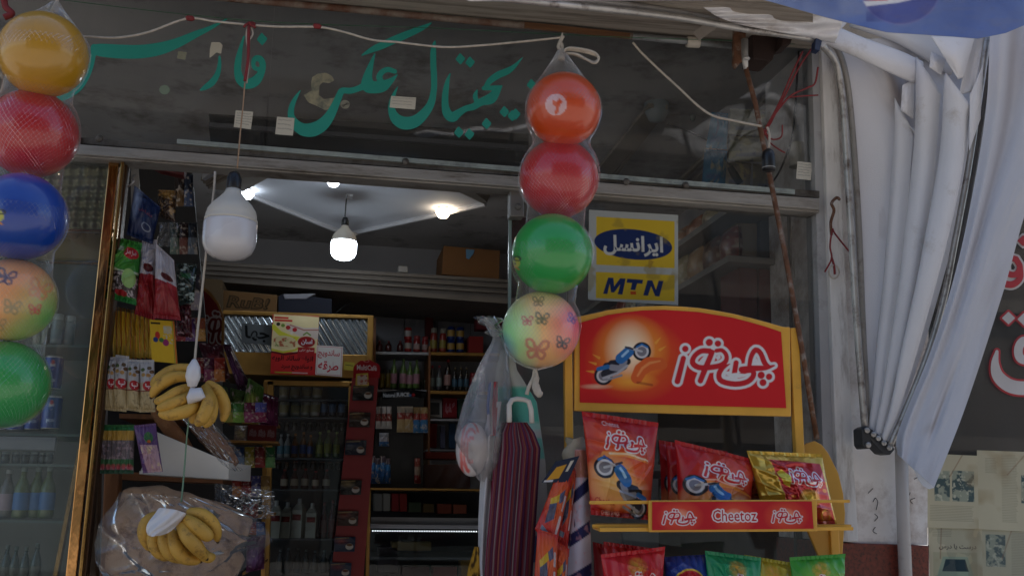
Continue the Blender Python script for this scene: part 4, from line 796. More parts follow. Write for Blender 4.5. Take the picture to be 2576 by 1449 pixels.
cv.stroke([(1602, 950, 30), (1612, 930, 34), (1632, 916, 36), (1660, 914, 30), (1668, 918, 22)], 1, 'd5602c'); cv.stroke([(1604, 945, 5), (1616, 926, 7), (1634, 913, 7), (1660, 908, 4)], 1, 'ea9858', .7);
cv.stroke([(1604, 962), (1640, 968)], 6, '6a1018', .5)
for fx, fy, fr in ((1498, 915, .3), (1507, 900, .5), (1492, 935, .1), (1660, 880, 2.6), (1650, 862, 2.3)): cv.stroke([(fx, fy, 7), (fx-18*math.cos(fr), fy-18*math.sin(fr), 1)], 1, 'e8a040', .8)
logo(cv, 1683, 843, 1951, 978)
def hdr_top(U): return np.interp(U, [1459, 1530, 1572, 1615, 1672, 1757, 1842, 1885, 1927, 1965], [812, 792, 786, 781, 779.5, 785, 799, 810, 822, 835])
U = np.linspace(0, 1, 430)[None]; T = np.linspace(0, 1, 190)[:, None]; xl = 1459+0*T; xr = 1965+13*T; UU = xl+(xr-xl)*U; top = hdr_top(UU); bo = 1012+(UU-1459)*.027; VV = top+(bo-top)*T; UU = np.broadcast_to(UU, VV.shape)
Ph = atv(UU, VV, np.full(VV.shape, YH-.004)); meshgrid_obj('header_panel', Ph, sample(cv, UU, VV), mat('printed_sign', rough=.5, attr=True, var=.05, spec=.2), RK, back=Ph+np.array((0, .003, 0)))
b = MB(); b.bar((1429, 800), (1441, 1720), 20, YH+.004, .025); b.build('post', yel, RK, bevel=.003)
b = MB(); b.bar((1999, 824), (2014, 1142), 22, YH+.004, .025); b.build('post', yel, RK, bevel=.003)
b = MB(); b.bar((2100, 1330), (2118, 1720), 22, YH+.05, .025); b.build('post', yel, RK, bevel=.003)
sc_ = [(2012, 1180), (2015, 1127), (2030, 1114), (2050, 1108), (2068, 1118), (2085, 1140), (2110, 1190), (2122, 1240), (2127, 1290), (2120, 1400), (2060, 1400), (2030, 1330)]
b = MB(); b.slab(sc_, -.24, .012); b.build('side_panel', mat('yellow_side_panel', H('c8922f'), rough=.4, var=.12, coat=.2), RK, bevel=.003)
b = MB(); b.prism([at(1490, 1326, -.50), at(2142, 1326, -.50), at(2100, 1322, -.26), at(1500, 1322, -.26)], (0, 0, .008)); b.build('shelf_floor', yel, RK)
b = MB(); b.slab([(1484, 1259), (2139, 1256), (2139, 1264), (1484, 1268)], -.53, .012); b.build('shelf_rail', yel, RK, bevel=.002)
b = MB(); b.slab([(1509, 1327), (2147, 1325), (2147, 1333.5), (1509, 1337)], -.53, .012); b.bar((1511, 1332), (1494, 1326), 9, -.53, .01, -.45); b.build('shelf_rail', yel, RK, bevel=.002)
b = MB(); b.slab([(1633, 1258), (2055, 1256), (2056.5, 1336), (1633, 1338)], -.545, .012); b.build('board_frame', yel, RK, bevel=.002)
cv = CV(1641, 1260, 2047, 1333, 340, 'c0222a')
for cx in (1710, 1845, 1978): cv.glow(cx, 1300, 60, 46, 'e2603c', .9, .8); cv.glow(cx, 1298, 26, 22, 'f0b090', .8, .7)
logo(cv, 1661, 1276, 1750, 1322); logo(cv, 1936, 1276, 2020, 1320)
def ctext(cv, t, x0, y0, x1, y1, red='b81f28', g=3.0, bold=.01):
    n0 = 10
    for a in np.linspace(0, 2*math.pi, n0, False): cv.text(t, x0+g*math.cos(a), y0+g*math.sin(a), x1+g*math.cos(a), y1+g*math.sin(a), 'e2dcdc', bold)
    cv.text(t, x0, y0, x1, y1, red, bold)
ctext(cv, 'Cheetoz', 1791, 1281, 1902, 1312)
sheet('shelf_board', cv, [(1641, 1262), (2042, 1260.5), (2047, 1329), (1641, 1333)], -.549, MATS['printed_sign'], RK, thick=.002)
# tape bundle at the left of the rack
b = MB(); rs = np.random.RandomState(4); V = []; 
G = [];
for j in range(9):
    for i in range(16):
        a = 2*math.pi*i/15; r = 26+7*math.sin(a*3+j)+rs.rand()*6; G.append(at(1448+r*math.cos(a)*(1-.35*abs(j-4)/5), 1102+j*9+4*math.sin(a*2), -.33)+np.array((0, .03*math.sin(a), 0)))
b.grid(np.array(G).reshape(9, 16, 3)); b.build('tape_bundle', mat('grimy_tape', H('a99c88'), rough=.7, var=.25, bump=.8, bs=60), RK, True)
# ---------------------------------------------------------------- bags of snacks
def snackbag(q, Y, depth, cv, label, seed, group, crin=.013, nm='snack_bag', m=None, seal=.05):
    return tag(pillow(nm, cv, q, Y, depth, m or print_m, None, seed=seed, crin=crin, seal=seal), label, 'snack bag' if nm == 'snack_bag' else nm.replace('_', ' '), group)
gr = 'snack bags on the upper shelf of the yellow rack'
cv = CV(0, 0, 190, 250, 150, 'a81218'); cv.glow(95, 150, 120, 120, 'e0683a', .95, .7); cv.glow(60, 165, 70, 75, 'f2c070', 1, .7); cv.glow(40, 60, 60, 50, 'e0582e', .7, .8)
cv.stroke([(20, 120, 3), (40, 100, 12), (90, 96, 10), (160, 110, 3)], 1, 'e89a48', .7); cv.glow(120, 190, 60, 50, 'e8b870', .7, .8); cv.stroke([(10, 230, 2), (80, 245, 10), (180, 235, 3)], 1, '8c1016'); cv.text('Cheetoz', 44, 18, 84, 30, 'dcc8c8'); logo(cv, 38, 34, 158, 92); cv.stroke([(55, 98), (100, 94), (160, 104)], 5, 'e6c8a0')
moto(cv, lambda x, y: (150-x*80, 225+y*90), 88); cv.text('Cheetoz', 12, 206, 72, 222, 'a81c20', .02); cv.text('CHEESE SNACK', 34, 236, 92, 246, 'd8b0a0'); 
snackbag([(1463, 1034), (1657, 1063), (1634, 1308), (1486, 1294)], -.42, .045, cv, 'tall red snack bag with a motorcycle, leftmost on the upper shelf', 3, gr)
def redbag(n=120, flip=False):
    cv = CV(0, 0, 190, 210, n, 'aa141a'); cv.glow(120, 60, 90, 60, 'd8502c', .8, .8); cv.glow(95, 160, 110, 70, 'e8a860', 1, .6); cv.glow(110, 165, 70, 40, 'eed8b0', .8, .7)
    cv.stroke([(20, 110, 3), (60, 96, 12), (120, 98, 10), (185, 120, 3)], 1, 'e89a48', .7); logo(cv, 46, 30, 168, 86, slope=.06); cv.stroke([(30, 92), (80, 86), (150, 100)], 4, 'e6b0a0'); moto(cv, lambda x, y: (155-x*88, 180+y*72), 88); return cv
snackbag([(1657, 1106), (1800, 1130), (1800, 1320), (1664, 1320)], -.30, .025, redbag(), 'red snack bag half hidden, rearmost of the three motorcycle bags in mid shelf', 5, gr)
snackbag([(1674, 1110), (1830, 1135), (1820, 1322), (1680, 1322)], -.35, .025, redbag(), 'red snack bag squeezed between the rear and the front motorcycle bags', 6, gr)
snackbag([(1697, 1106), (1900, 1156), (1884, 1326), (1706, 1324)], -.42, .05, redbag(150), 'red snack bag with a blue motorcycle at the front of the middle group', 7, gr)
cv = CV(0, 0, 100, 150, 60, '6d2c16'); cv.noise('b0582a', 12, .5, .9, 3, .15); cv.noise('3a1610', 9, .6, .8, 8, .1)
snackbag([(1872, 1150), (1990, 1172), (1985, 1322), (1880, 1322)], -.33, .03, cv, 'brown see-through snack bag tucked behind the gold one', 8, gr, m=mat('brown_film', rough=.2, attr=True, coat=.6, bump=.3, bs=30))
goldfoil = mat('gold_foil_print', rough=.2, metal=.55, attr=True, var=.1, coat=.6, bump=.25, bs=24)
cv = CV(0, 0, 190, 180, 150, 'c09a30'); cv.poly([(44, 20), (176, 26), (186, 180), (62, 180)], 'ac1820'); cv.glow(120, 120, 60, 60, 'c4303c', .8, .8); logo(cv, 72, 32, 168, 82, slope=.08); cv.poly([(52, 52), (66, 44), (80, 60), (74, 88), (60, 80)], 'd8c23c'); cv.ell(160, 158, 18, 20, 'c45a20'); cv.ell(160, 158, 12, 13, 'd8a838', 1, 3); cv.noise('a03820', 14, .6, .8, 4, .1, (100, 130, 190, 180)); cv.ell(78, 110, 6, 4, 'd07830'); cv.ell(170, 95, 7, 5, 'd07830'); cv.glow(120, 115, 30, 24, 'd8c23c', .9, .5)
snackbag([(1878, 1133), (2068, 1142), (2106, 1318), (1924, 1320)], -.43, .035, cv, 'shiny gold and red snack bag at the right end of the upper shelf', 9, gr, .008, m=goldfoil)
g2 = 'snack bags on the lower shelf of the yellow rack'
def lowbag(bg, gl, n=130):
    cv = CV(0, 0, 170, 230, n, bg); cv.glow(90, 90, 90, 80, gl, .8, .7); cv.glow(86, 44, 30, 26, 'd8a040', 1, .5); cv.noise(bg, 9, .55, .5, 6, .1, (50, 20, 120, 75)); logo(cv, 45, 52, 145, 118); return cv
snackbag([(1491, 1362), (1600, 1388), (1600, 1580), (1498, 1580)], -.30, .02, lowbag('a01c26', 'b02830', 60), 'dark red snack bag peeping out at the far left of the lower shelf', 11, g2)
snackbag([(1518, 1361), (1640, 1378), (1655, 1580), (1530, 1580)], -.36, .02, lowbag('ac1e28', 'c03038', 70), 'red snack bag behind the front red one on the lower shelf', 12, g2)
snackbag([(1511, 1394), (1673, 1374), (1664, 1590), (1530, 1600)], -.47, .035, lowbag('c0222c', 'cc3a38'), 'bright red snack bag at the front left of the lower shelf', 13, g2)
cv = CV(0, 0, 120, 180, 110, '23307c'); cv.glow(60, 40, 60, 50, '2f50a8', .8, .6); cv.ell(58, 80, 50, 52, 'e0c040'); cv.ell(58, 80, 46, 48, 'b8202c'); cv.text('نمن', 30, 58, 88, 96, 'dcd4d8', .03)
snackbag([(1671, 1400), (1780, 1394), (1790, 1590), (1672, 1600)], -.44, .035, cv, 'round-topped blue snack bag with a red and yellow disc', 14, g2, seal=.01)
snackbag([(1773, 1384), (1915, 1402), (1916, 1590), (1786, 1590)], -.46, .03, lowbag('1f8a5c', '3aa070'), 'sea green snack bag in the middle of the lower shelf', 15, g2)
snackbag([(1872, 1394), (2000, 1416), (1995, 1590), (1880, 1590)], -.42, .03, lowbag('b0a83c', 'd0c860'), 'pale yellow-green snack bag between the two green ones', 16, g2)
snackbag([(1986, 1401), (2126, 1392), (2124, 1590), (2000, 1590)], -.46, .03, lowbag('3f9a3a', '9cc860'), 'lime green snack bag at the right end of the lower shelf', 17, g2)
# operator sticker on the right window
cv = CV(1480, 528, 1708, 768, 260, 'a9aca8')
cv.poly([(1500, 545), (1697, 557), (1697, 675), (1500, 666)], 'c9aa2e'); cv.poly([(1499, 684), (1697, 692), (1697, 758), (1499, 750)], 'c9aa2e')
# (positions follow the sticker print)
t = np.linspace(0, 2*np.pi, 60); ex = 1593+98*np.cos(t); ey = 615+38*np.sin(t)+(ex-1593)*.085; cv.poly(list(zip(ex, ey)), '1d2e5c')
cv.text('ایرانسل', 1518, 590, 1668, 642, 'c2c4c0', .03, slope=.04); cv.noise('8a7a3a', 40, .62, .5, 3, .1); cv.poly([(1632, 652), (1645, 658), (1636, 676), (1630, 672)], 'a08030', .8)

for P_ in ([(1517, 739), (1530, 698), (1543, 699), (1545, 720), (1560, 700), (1574, 701), (1566, 741), (1554, 740.5), (1560, 716), (1545, 736), (1537, 735.5), (1534, 714), (1528, 739.5)], [(1578, 701), (1618, 704), (1616, 714), (1603, 713), (1598, 730), (1586, 729), (1590, 712), (1576, 711)], [(1618, 743), (1629, 705), (1641, 705.5), (1650, 729), (1657, 706), (1669, 707), (1659, 746), (1648, 745), (1638, 720), (1630, 744)]): cv.poly(P_, '1d2e5c')
cv.rect(0, 0, 0, 0, '1d2e5c'); cv.rect(1586, 733, 1600, 741, 'b84a20')
X = np.linspace(0, 1, 200)[None]; T = np.linspace(0, 1, 210)[:, None]
def sticker_uv(q, X, T): return [(q[0][k]*(1-X)+q[1][k]*X)*(1-T)+(q[3][k]*(1-X)+q[2][k]*X)*T for k in (0, 1)]
UU, VV = sticker_uv([(1482, 528), (1706, 541), (1706, 768), (1479, 754)], X, T); Ps = atv(UU, VV, np.full(UU.shape, -.0035))
tag(meshgrid_obj('window_sticker', Ps, sample(cv, UU, VV), paper_m, None, back=Ps+np.array((0, .0008, 0))), 'yellow square sticker with a dark blue oval and MTN on the right window', 'sticker')
# ---------------------------------------------------------------- unlit big bulb and bananas
def led(u, vt, vb, wpx, Y, label, lit=False, tilt=0, name='light_bulb'):
    s = ps(Y, u, (vt+vb)/2); Hh = (vb-vt)*s; c = at(u, vb, Y); R = wpx/2*s
    t = thing(name, label, 'light bulb', c)
    b = MB(); b.lathe([(R*.97, Hh*.43), (R, Hh*.40), (R, Hh*.22), (R*.97, Hh*.16), (R*.86, Hh*.09), (R*.62, Hh*.035), (R*.3, Hh*.006), (0, 0)][::-1], c, 44); b.build('diffuser', (bulbd if not lit else mat('lit_diffuser', (1, 1, 1), emit=(.78, .9, 1), es=9.0)), t, True)
    b = MB(); b.lathe([(R*.97, Hh*.425), (R*.99, Hh*.435), (R*.985, Hh*.455), (R*.955, Hh*.465), (R*.95, Hh*.50), (R*.90, Hh*.555), (R*.74, Hh*.625), (R*.50, Hh*.695), (R*.33, Hh*.755), (R*.27, Hh*.80)], c, 44); b.build('housing', bulbw, t, True)
    b = MB(); b.lathe([(R*.27, Hh*.79), (R*.285, Hh*.82), (R*.26, Hh*.93), (R*.20, Hh*.98), (R*.08, Hh*1.0), (0, Hh)], c, 20)
    for k in range(10):
        a = k*2*math.pi/10; b.tube([c+np.array((math.cos(a)*R*.27, math.sin(a)*R*.27, Hh*.82)), c+np.array((math.cos(a)*R*.255, math.sin(a)*R*.255, Hh*.93))], R*.02, 5)
    b.build('socket', blackp, t, True); return t
led(573, 424, 655, 132, -.45, 'big unlit white LED bulb hanging in front of the doorway')
cord([(541, 432), (538, 480), (528, 560), (517, 650), (505, 760), (495, 850), (488, 930)], -.41, .0035, cord_w, 'cord', 'white cord passing behind the big bulb down to the upper bananas')
cord([(484, 925), (480, 1010), (470, 1100), (462, 1200), (456, 1262)], -.44, .0022, mat('green_string', H('6d8a72'), rough=.8), 'string', 'pale green string joining the two banana bunches', 'string')
ban_m = mat('banana_skin', H('c4963c'), rough=.55, var=.2, vs=14, dirt=H('4c3018'), dth=.61, ds=38, bump=.15, bs=30)
def banana_bunch(cx, cy, Y, lst, label):
    t = thing('banana_bunch', label, 'bananas', at(cx, cy, Y))
    for (p, w) in lst:
        P = spline([(q[0], q[1], (q[2] if len(q) > 2 else Y)) for q in p], 6); C = [at(*q) for q in P]; n = len(C); r = [w/2*1.1*ps(Y)*max(.1, min(1, (math.sin(math.pi*(.10+.83*i/(n-1))))**.62)) for i in range(n)]
        r[0] = w*.17*ps(Y); r[-1] = w*.1*ps(Y)
        b = MB(); b.tube(C, r, 5); o = b.build('banana', ban_m, t, True)
        tb = MB(); tb.tube([C[-2], C[-1], C[-1]+(C[-1]-C[-2])*.5], [r[-1]*1.25, r[-1]*1.1, r[-1]*.7], 6); tb.build('tip', mat('dry_banana_tip', H('3c2a18'), rough=.8), o, True)
        m_ = o.modifiers.new('s', 'SUBSURF'); m_.levels = 2; m_.render_levels = 2
    return t
B1 = banana_bunch(480, 960, -.42, [
    ([(545, 945, -.46), (500, 925, -.44), (440, 930, -.43), (398, 955, -.43), (382, 975, -.43)][1:], 34), ([(490, 950, -.45), (440, 948, -.46), (400, 970, -.47), (380, 1000, -.46)], 36),
    ([(490, 970, -.46), (450, 985, -.48), (415, 1005, -.49), (388, 1010, -.48)], 34), ([(495, 985, -.46), (460, 1005, -.49), (420, 1020, -.5), (395, 1028, -.49)], 34), ([(500, 1000, -.47), (478, 1030, -.5), (430, 1042, -.5), (398, 1040, -.49)], 36),
    ([(500, 975, -.45), (495, 1015, -.47), (490, 1048, -.47), (478, 1060, -.46)], 34), ([(512, 970, -.46), (525, 1010, -.5), (510, 1050, -.51), (492, 1070, -.5)], 38), ([(515, 965, -.45), (532, 1010, -.46), (530, 1050, -.46), (512, 1075, -.46)], 34),
    ([(518, 960, -.43), (548, 985, -.43), (566, 1025, -.43), (560, 1062, -.43)], 36)], 'upper banana bunch hanging from the cord in front of the nut packets')
b = MB(); cc = at(488, 955, -.5); b.lathe([(0, 0), (.012, .005), (.02, .03), (.017, .055), (.006, .075), (0, .078)], at(483, 990-14, -.5), 14)
for k in range(6): b.tube([at(485+k*3, 978, -.505), at(478+k*6, 1000, -.51), at(476+k*5, 1016-k*2, -.505)], [.008, .010, .004], 7)
wrapm = mat('white_plastic_wrap', H('cfcacb'), rough=.35, var=.06, bump=.7, bs=40, coat=.3); b.build('plastic_wrap', wrapm, B1, True)
B2 = banana_bunch(450, 1320, -.44, [
    ([(470, 1285, -.48), (510, 1295, -.5), (540, 1325, -.5), (548, 1362, -.48)], 36), ([(462, 1300, -.5), (490, 1320, -.53), (520, 1345, -.53), (545, 1388, -.5)][0:3]+[(528, 1352, -.52)], 38), ([(455, 1310, -.5), (470, 1345, -.53), (495, 1375, -.53), (520, 1405, -.5)], 40),
    ([(448, 1320, -.47), (470, 1360, -.49), (520, 1400, -.48), (538, 1396, -.46)], 34), ([(430, 1330, -.48), (440, 1370, -.5), (465, 1402, -.5), (505, 1412, -.48)], 38), ([(415, 1325, -.47), (412, 1360, -.49), (430, 1395, -.49), (465, 1412, -.47)], 34),
    ([(400, 1310, -.46), (385, 1345, -.47), (395, 1385, -.47), (425, 1408, -.46)], 34), ([(410, 1290, -.45), (372, 1310, -.46), (362, 1345, -.46), (378, 1385, -.45)], 36)], 'lower banana bunch hanging over the bagged flatbread')
b = MB(); G = []
pl = [[(398, 1275), (440, 1280), (470, 1290)], [(392, 1290), (430, 1300), (462, 1305)], [(372, 1310), (410, 1322), (448, 1318)], [(365, 1332), (380, 1342), (430, 1338)], [(372, 1346), (382, 1350), (410, 1345)]]
for j, r_ in enumerate(pl):
    for i in range(9):
        t_ = i/8; u = np.interp(t_, [0, .5, 1], [p[0] for p in r_]); v = np.interp(t_, [0, .5, 1], [p[1] for p in r_]); G.append(at(u, v, -.52-.025*math.sin(math.pi*t_)+.008*math.sin(i*2.3+j*1.7)))
b.grid(np.array(G).reshape(5, 9, 3)); ow = b.build('plastic_wrap', wrapm, B2, True, solid=.002); m_ = ow.modifiers.new('s', 'SUBSURF'); m_.levels = 2; m_.render_levels = 2
# ---------------------------------------------------------------- hanging cloths at the doorway's right
cv = CV(1215, 1060, 1362, 1720, 150, '5c2230')
for i, c in enumerate(['70283c', '74403c', '4a2c40', '847070', '682638', '8a5444', '4c3050', '702c40', '605864', '783a36', '443444', '80706e', '682a3c', '7a483a', '4c2c50', '803440', '6c6068', '66262f', '885242', '442c44']):
    x = 1218+i*7.4; cv.rect(x, 1060, x+3.4, 1720, c); cv.rect(x+4.6, 1060, x+5.6, 1720, '86686a' if i % 3 == 0 else '46222c')
X = np.linspace(0, 1, 120)[None]; T = np.linspace(0, 1, 230)[:, None]
lft = np.interp(T, [0, .04, .08, .5, 1], [1266, 1250, 1247, 1222, 1208]); rgt = np.interp(T, [0, .04, .1, .3, 1], [1326, 1345, 1360, 1352, 1322]); tp = 1062+0*T; VV = 1062+(1720-1062)*T+0*X; UU = lft+(rgt-lft)*X
Yc = -.34-.03*np.sin(np.pi*X)+.006*np.sin(X*24+T*3); Pc = atv(UU, VV, Yc+0*VV)
CB = meshgrid_obj('cloth_bag', Pc, sample(cv, 1218+X*146+0*T, VV), cloth_m, None, back=Pc+np.array((0, .03, 0)), loc=at(1290, 1060, -.34)); tag(CB, 'maroon striped woven shopping bag with a white plastic handle', 'bag')
b = MB(); b.tube([at(u, v, -.365) for u, v in ((1281, 1062), (1281, 1040), (1281, 1018), (1288, 1006), (1300, 1003), (1318, 1005), (1330, 1010), (1336, 1030), (1338, 1064))], .0075, 10); b.build('handle', mat('white_handle', H('c9c2ba'), rough=.4), CB, True)
# towels
cv = CV(0, 0, 100, 400, 70, 'b9b9b4')
for y0, y1, c in ((60, 118, '5fae9c'), (118, 130, '9cc4b8'), (142, 176, '74b2a4'), (300, 345, '4a5f8a'), (360, 420, 'a8b2ac')): cv.rect(0, y0, 100, y1, c)
def drape(name, cv, L, R_, Y, label, cat, m=cloth_m, nu=50, nv=120, fold=6, amp=.01, vt=None, th=.02):
    X = np.linspace(0, 1, nu)[None]; vs = [p[1] for p in L]; T = np.linspace(0, 1, nv)[:, None]; V0 = vs[0]+(vs[-1]-vs[0])*T
    l = np.interp(V0, [p[1] for p in L], [p[0] for p in L]); r = np.interp(V0, [p[1] for p in R_], [p[0] for p in R_]); UU = l+(r-l)*X; VV = V0+0*X
    Pc = atv(UU, VV, Y-.02*np.sin(np.pi*X)+amp*np.sin(X*fold+T*4)+0*VV); C = sample(cv, cv.x0+(cv.x1-cv.x0)*X+0*T, cv.y0+(cv.y1-cv.y0)*T+0*X)
    o = meshgrid_obj(name, Pc, C, m, None, back=Pc+np.array((0, th, 0)), loc=at(L[0][0], L[0][1], Y)); return tag(o, label, cat)
drape('towel', cv, [(1262, 880), (1250, 930), (1240, 1100), (1216, 1500)], [(1292, 880), (1300, 930), (1350, 1010), (1372, 1160), (1392, 1500)], -.27, 'white towel with sea green and blue bands behind the maroon bag', 'towel')
drape('towel', CV(0, 0, 100, 400, 40, 'c4bfc0'), [(1238, 1010), (1216, 1100), (1206, 1300), (1205, 1420), (1215, 1520)], [(1262, 1010), (1250, 1100), (1240, 1300), (1235, 1420), (1240, 1520)], -.30, 'long white fringed towel at the left of the maroon bag', 'towel', fold=9)
cv = CV(0, 0, 60, 100, 40, 'b02a34'); cv.rect(0, 0, 28, 100, 'c8c0c4'); cv.rect(0, 0, 12, 60, '3f5a90')
drape('towel', cv, [(1232, 960), (1226, 1020), (1232, 1095)], [(1252, 960), (1252, 1020), (1246, 1130)], -.33, 'small red, white and blue cloth strip above the white towel', 'towel', nv=40)
cv = CV(0, 0, 60, 100, 50, 'a87c2c'); cv.noise('2c1c14', 8, .5, .9, 4, .1)
drape('shawl', cv, [(1196, 1375), (1180, 1430), (1160, 1560)], [(1205, 1375), (1222, 1430), (1235, 1560)], -.28, 'dark shawl with orange crochet edging at the bottom of the doorway', 'shawl', nv=40)
# clear bag with a red and white ball
PB = thing('plastic_bag', 'clear plastic bag with a red and white ball, hung at the doorway right side', 'plastic bag', at(1235, 800, -.3))
V0 = np.linspace(0, 1, 50)[:, None]; A = np.linspace(0, 2*np.pi, 40)[None]
cu = np.interp(V0, [0, .05, .15, .3, .5, .75, 1], [1222, 1240, 1256, 1240, 1232, 1215, 1222]); hw = np.interp(V0, [0, .04, .12, .3, .5, .75, .9, 1], [24, 18, 14, 38, 60, 72, 50, 14]); vv = 798+410*V0
UU = cu+hw*np.cos(A)*(1+.05*np.sin(A*5+V0*9)); Yd = -.31-hw*.0009*np.sin(A)
b = MB(); b.grid(atv(UU, vv+4*np.sin(A*4)+0*UU, Yd)); b.build('film', film2, PB, True)
b = MB(); G = []
for j in range(8):
    for i in range(14):
        a = 2*math.pi*i/13; r = [34, 32, 24, 10, 14, 22, 18, 10][j]*(1+.25*math.sin(3*a+j*2)); G.append(at(1228+r*math.cos(a)+j*3, 800+j*7+3*math.sin(2*a), -.33+r*.0009*math.sin(a)))
b.grid(np.array(G).reshape(8, 14, 3)); b.build('gathered_top', film, PB, True)
c = at(1188, 1130, -.3); cv = CV(-1, -1, 1, 1, 90, 'cfc4c2')
for k in range(3): cv.stroke([(-.7+.5*math.cos(a)*(.5+k*.3)+.5, .05+math.sin(a)*(.45+k*.32)) for a in np.linspace(1.2+k*.5, 5.0+k*.3, 14)], .14, 'd0483c', .9)
th = np.linspace(0, 2*np.pi, 60); ph = np.linspace(0, np.pi, 40); TH, PH = np.meshgrid(th, ph); Dn = np.stack([np.sin(PH)*np.sin(TH), -np.sin(PH)*np.cos(TH), np.cos(PH)], -1); Rb = 50*ps(-.3)
tag(meshgrid_obj('ball', c+Dn*Rb*np.array((.8, .8, 1.3)), sample(cv, Dn[..., 0], -Dn[..., 2]), ball_m, None, loc=c), 'white and red swirled play ball inside the clear plastic bag', 'ball')
# red toy packets and striped wrap
def toypack():
    cv = CV(0, 0, 60, 220, 60, 'b42a26'); cv.glow(30, 80, 40, 90, 'd86a30', .9, .7); cv.poly([(8, 90), (30, 60), (34, 80), (12, 115)], 'c8a030'); cv.poly([(10, 110), (28, 90), (32, 140), (14, 175)], '4d4c62'); cv.poly([(30, 60), (44, 40), (46, 75), (34, 90)], '50506a'); cv.stroke([(50, 60), (50, 100)], 7, 'c0b8bc', .9); cv.stroke([(50, 120), (50, 170)], 7, 'c0b8bc', .9); cv.rect(10, 185, 30, 200, '6a7488'); return cv
gt = 'red toy packets clipped on a card'
for i, (q, y) in enumerate((([(1400, 1192), (1440, 1200), (1392, 1400), (1345, 1330)], -.4), ([(1432, 1170), (1452, 1180), (1428, 1380), (1396, 1360)], -.37), ([(1352, 1330), (1404, 1345), (1400, 1520), (1338, 1520)], -.43), ([(1400, 1360), (1432, 1380), (1420, 1540), (1385, 1540)], -.41), ([(1448, 1190), (1462, 1190), (1450, 1400), (1430, 1400)], -.36))):
    tag(pillow('toy_packet', toypack(), q, y, .018, print_m, None, seed=20+i, crin=.004, seal=.02), ['red toy packet slanting under the header card, widest of the upper ones', 'narrow red toy packet at the right under the header card', 'red toy packet at the bottom beside the maroon bag', 'red toy packet at the bottom, in front of the striped wrap', 'thin edge-on red toy packet against the striped wrap'][i], 'toy packet', gt)
cv = CV(0, 0, 100, 70, 60, '2b3040'); cv.poly([(22, 22), (60, 18), (58, 58), (12, 62)], 'c89030'); cv.poly([(70, 10), (84, 10), (80, 40), (70, 40)], 'c8c0b0'); cv.rect(6, 62, 40, 68, 'c8c4c4')
tag(sheet('header_card', cv, [(1398, 1160), (1458, 1146), (1436, 1200), (1366, 1210)][0:1]+[(1458, 1146), (1428, 1212), (1362, 1214)], -.41, paper_m, None, thick=.001), 'dark card with an orange picture from which the red toy packets hang', 'card')
cv = CV(0, 0, 60, 330, 60, 'b9b0bc'); cv.rect(0, 0, 60, 60, 'a8705c')
for y in (60, 150, 240): cv.poly([(0, y+30), (60, y), (60, y+28), (0, y+58)], '26264e')
cv.noise('c88a90', 10, .6, .4, 3, .1)
drape('striped_wrap', cv, [(1446, 1130), (1440, 1250), (1425, 1520)], [(1474, 1130), (1480, 1200), (1488, 1400), (1492, 1520)], -.37, 'rolled white wrap with navy bands beside the left post of the rack', 'gift wrap', m=paper_m, fold=4, amp=.004)
# ---------------------------------------------------------------- shop interior: shell
CZ = 3.24
wall_m = mat('grey_interior_wall', H('a5a3a6'), rough=.8, var=.12, vs=2, bump=.2, bs=30)
ceil_m = mat('grey_ceiling', H('c0bcba'), rough=.85, var=.12, vs=2, dirt=H('6a635c'), dth=.6, ds=3)
panel_m = mat('white_ceiling_panel', H('d4d6de'), rough=.7, var=.06, vs=2)
mould = mat('beige_moulding', H('958b80'), rough=.7, var=.15, vs=6)
wood_d = mat('orange_brown_wood', H('7d4a22'), rough=.5, var=.25, stretch=(6, 6, .6), vs=6)
dark = mat('black_lacquer', H('141416'), rough=.35, var=.2)
gold_m = mat('brass_trim', H('a77e40'), rough=.35, metal=.6, var=.25, vs=10)
steelw = mat('white_shelf', H('a5a6ac'), rough=.5, var=.1)
XL, XR, YB = -2.6, 2.05, 3.75
tile = mat('interior_floor_tiles', H('6f6a64'), rough=.4, var=.15)
b = MB(); b.box((XL, .02, .141), (XR, YB, .15)); tag(b.build('floor', tile), kind='structure')
b = MB(); b.box((XL, .06, CZ), (XR, YB, CZ+.1)); tag(b.build('ceiling', ceil_m), kind='structure')
b = MB(); b.box((XL, YB, .14), (XR, YB+.1, CZ)); tag(b.build('back_wall', wall_m), kind='structure')
b = MB(); b.box((XL-.1, .06, .14), (XL, YB, CZ)); tag(b.build('left_wall', wall_m), kind='structure')
b = MB(); b.box((XR, .5, .14), (XR+.1, YB, CZ)); tag(b.build('right_wall', wall_m), kind='structure')
# ceiling cloud
CP = thing('ceiling_panel', 'white kite-shaped ceiling panel with a moulded edge, lit by small bulbs', 'ceiling panel', atz(870, 520, 3.1))
poly = [(508, 452), (612, 380), (700, 330), (1060, 360), (1222, 512), (872, 590)]
b = MB(); b.prism([atz(u, v, 3.12) for u, v in poly], (0, 0, .05)); b.build('panel', panel_m, CP)
b = MB()
for a, c in (((600, 480), (872, 590)), ((872, 590), (1222, 514))): b.tube([atz(a[0], a[1], 3.11), atz(c[0], c[1], 3.11)], .014, 8)
b.build('edge_trim', mat('white_trim', H('c8c8cc'), rough=.5), CP)
b = MB()
for k in range(4): b.prism([atz(505+k*6, 455+k*7, 3.125-k*.014), atz(605, 402+k*10, 3.125-k*.014), atz(760, 400, 3.125-k*.014), atz(600+k*4, 480+k*1, 3.125-k*.014)], (0, 0, .02))
for k in range(4): b.prism([atz(1060+k*20, 425+k*2, 3.12-k*.014), atz(1232-k*2, 494+k*5, 3.12-k*.014), atz(1218, 514, 3.12-k*.014), atz(1030+k*12, 425, 3.12-k*.014)], (0, 0, .02))
b.build('cornice', mould, CP)
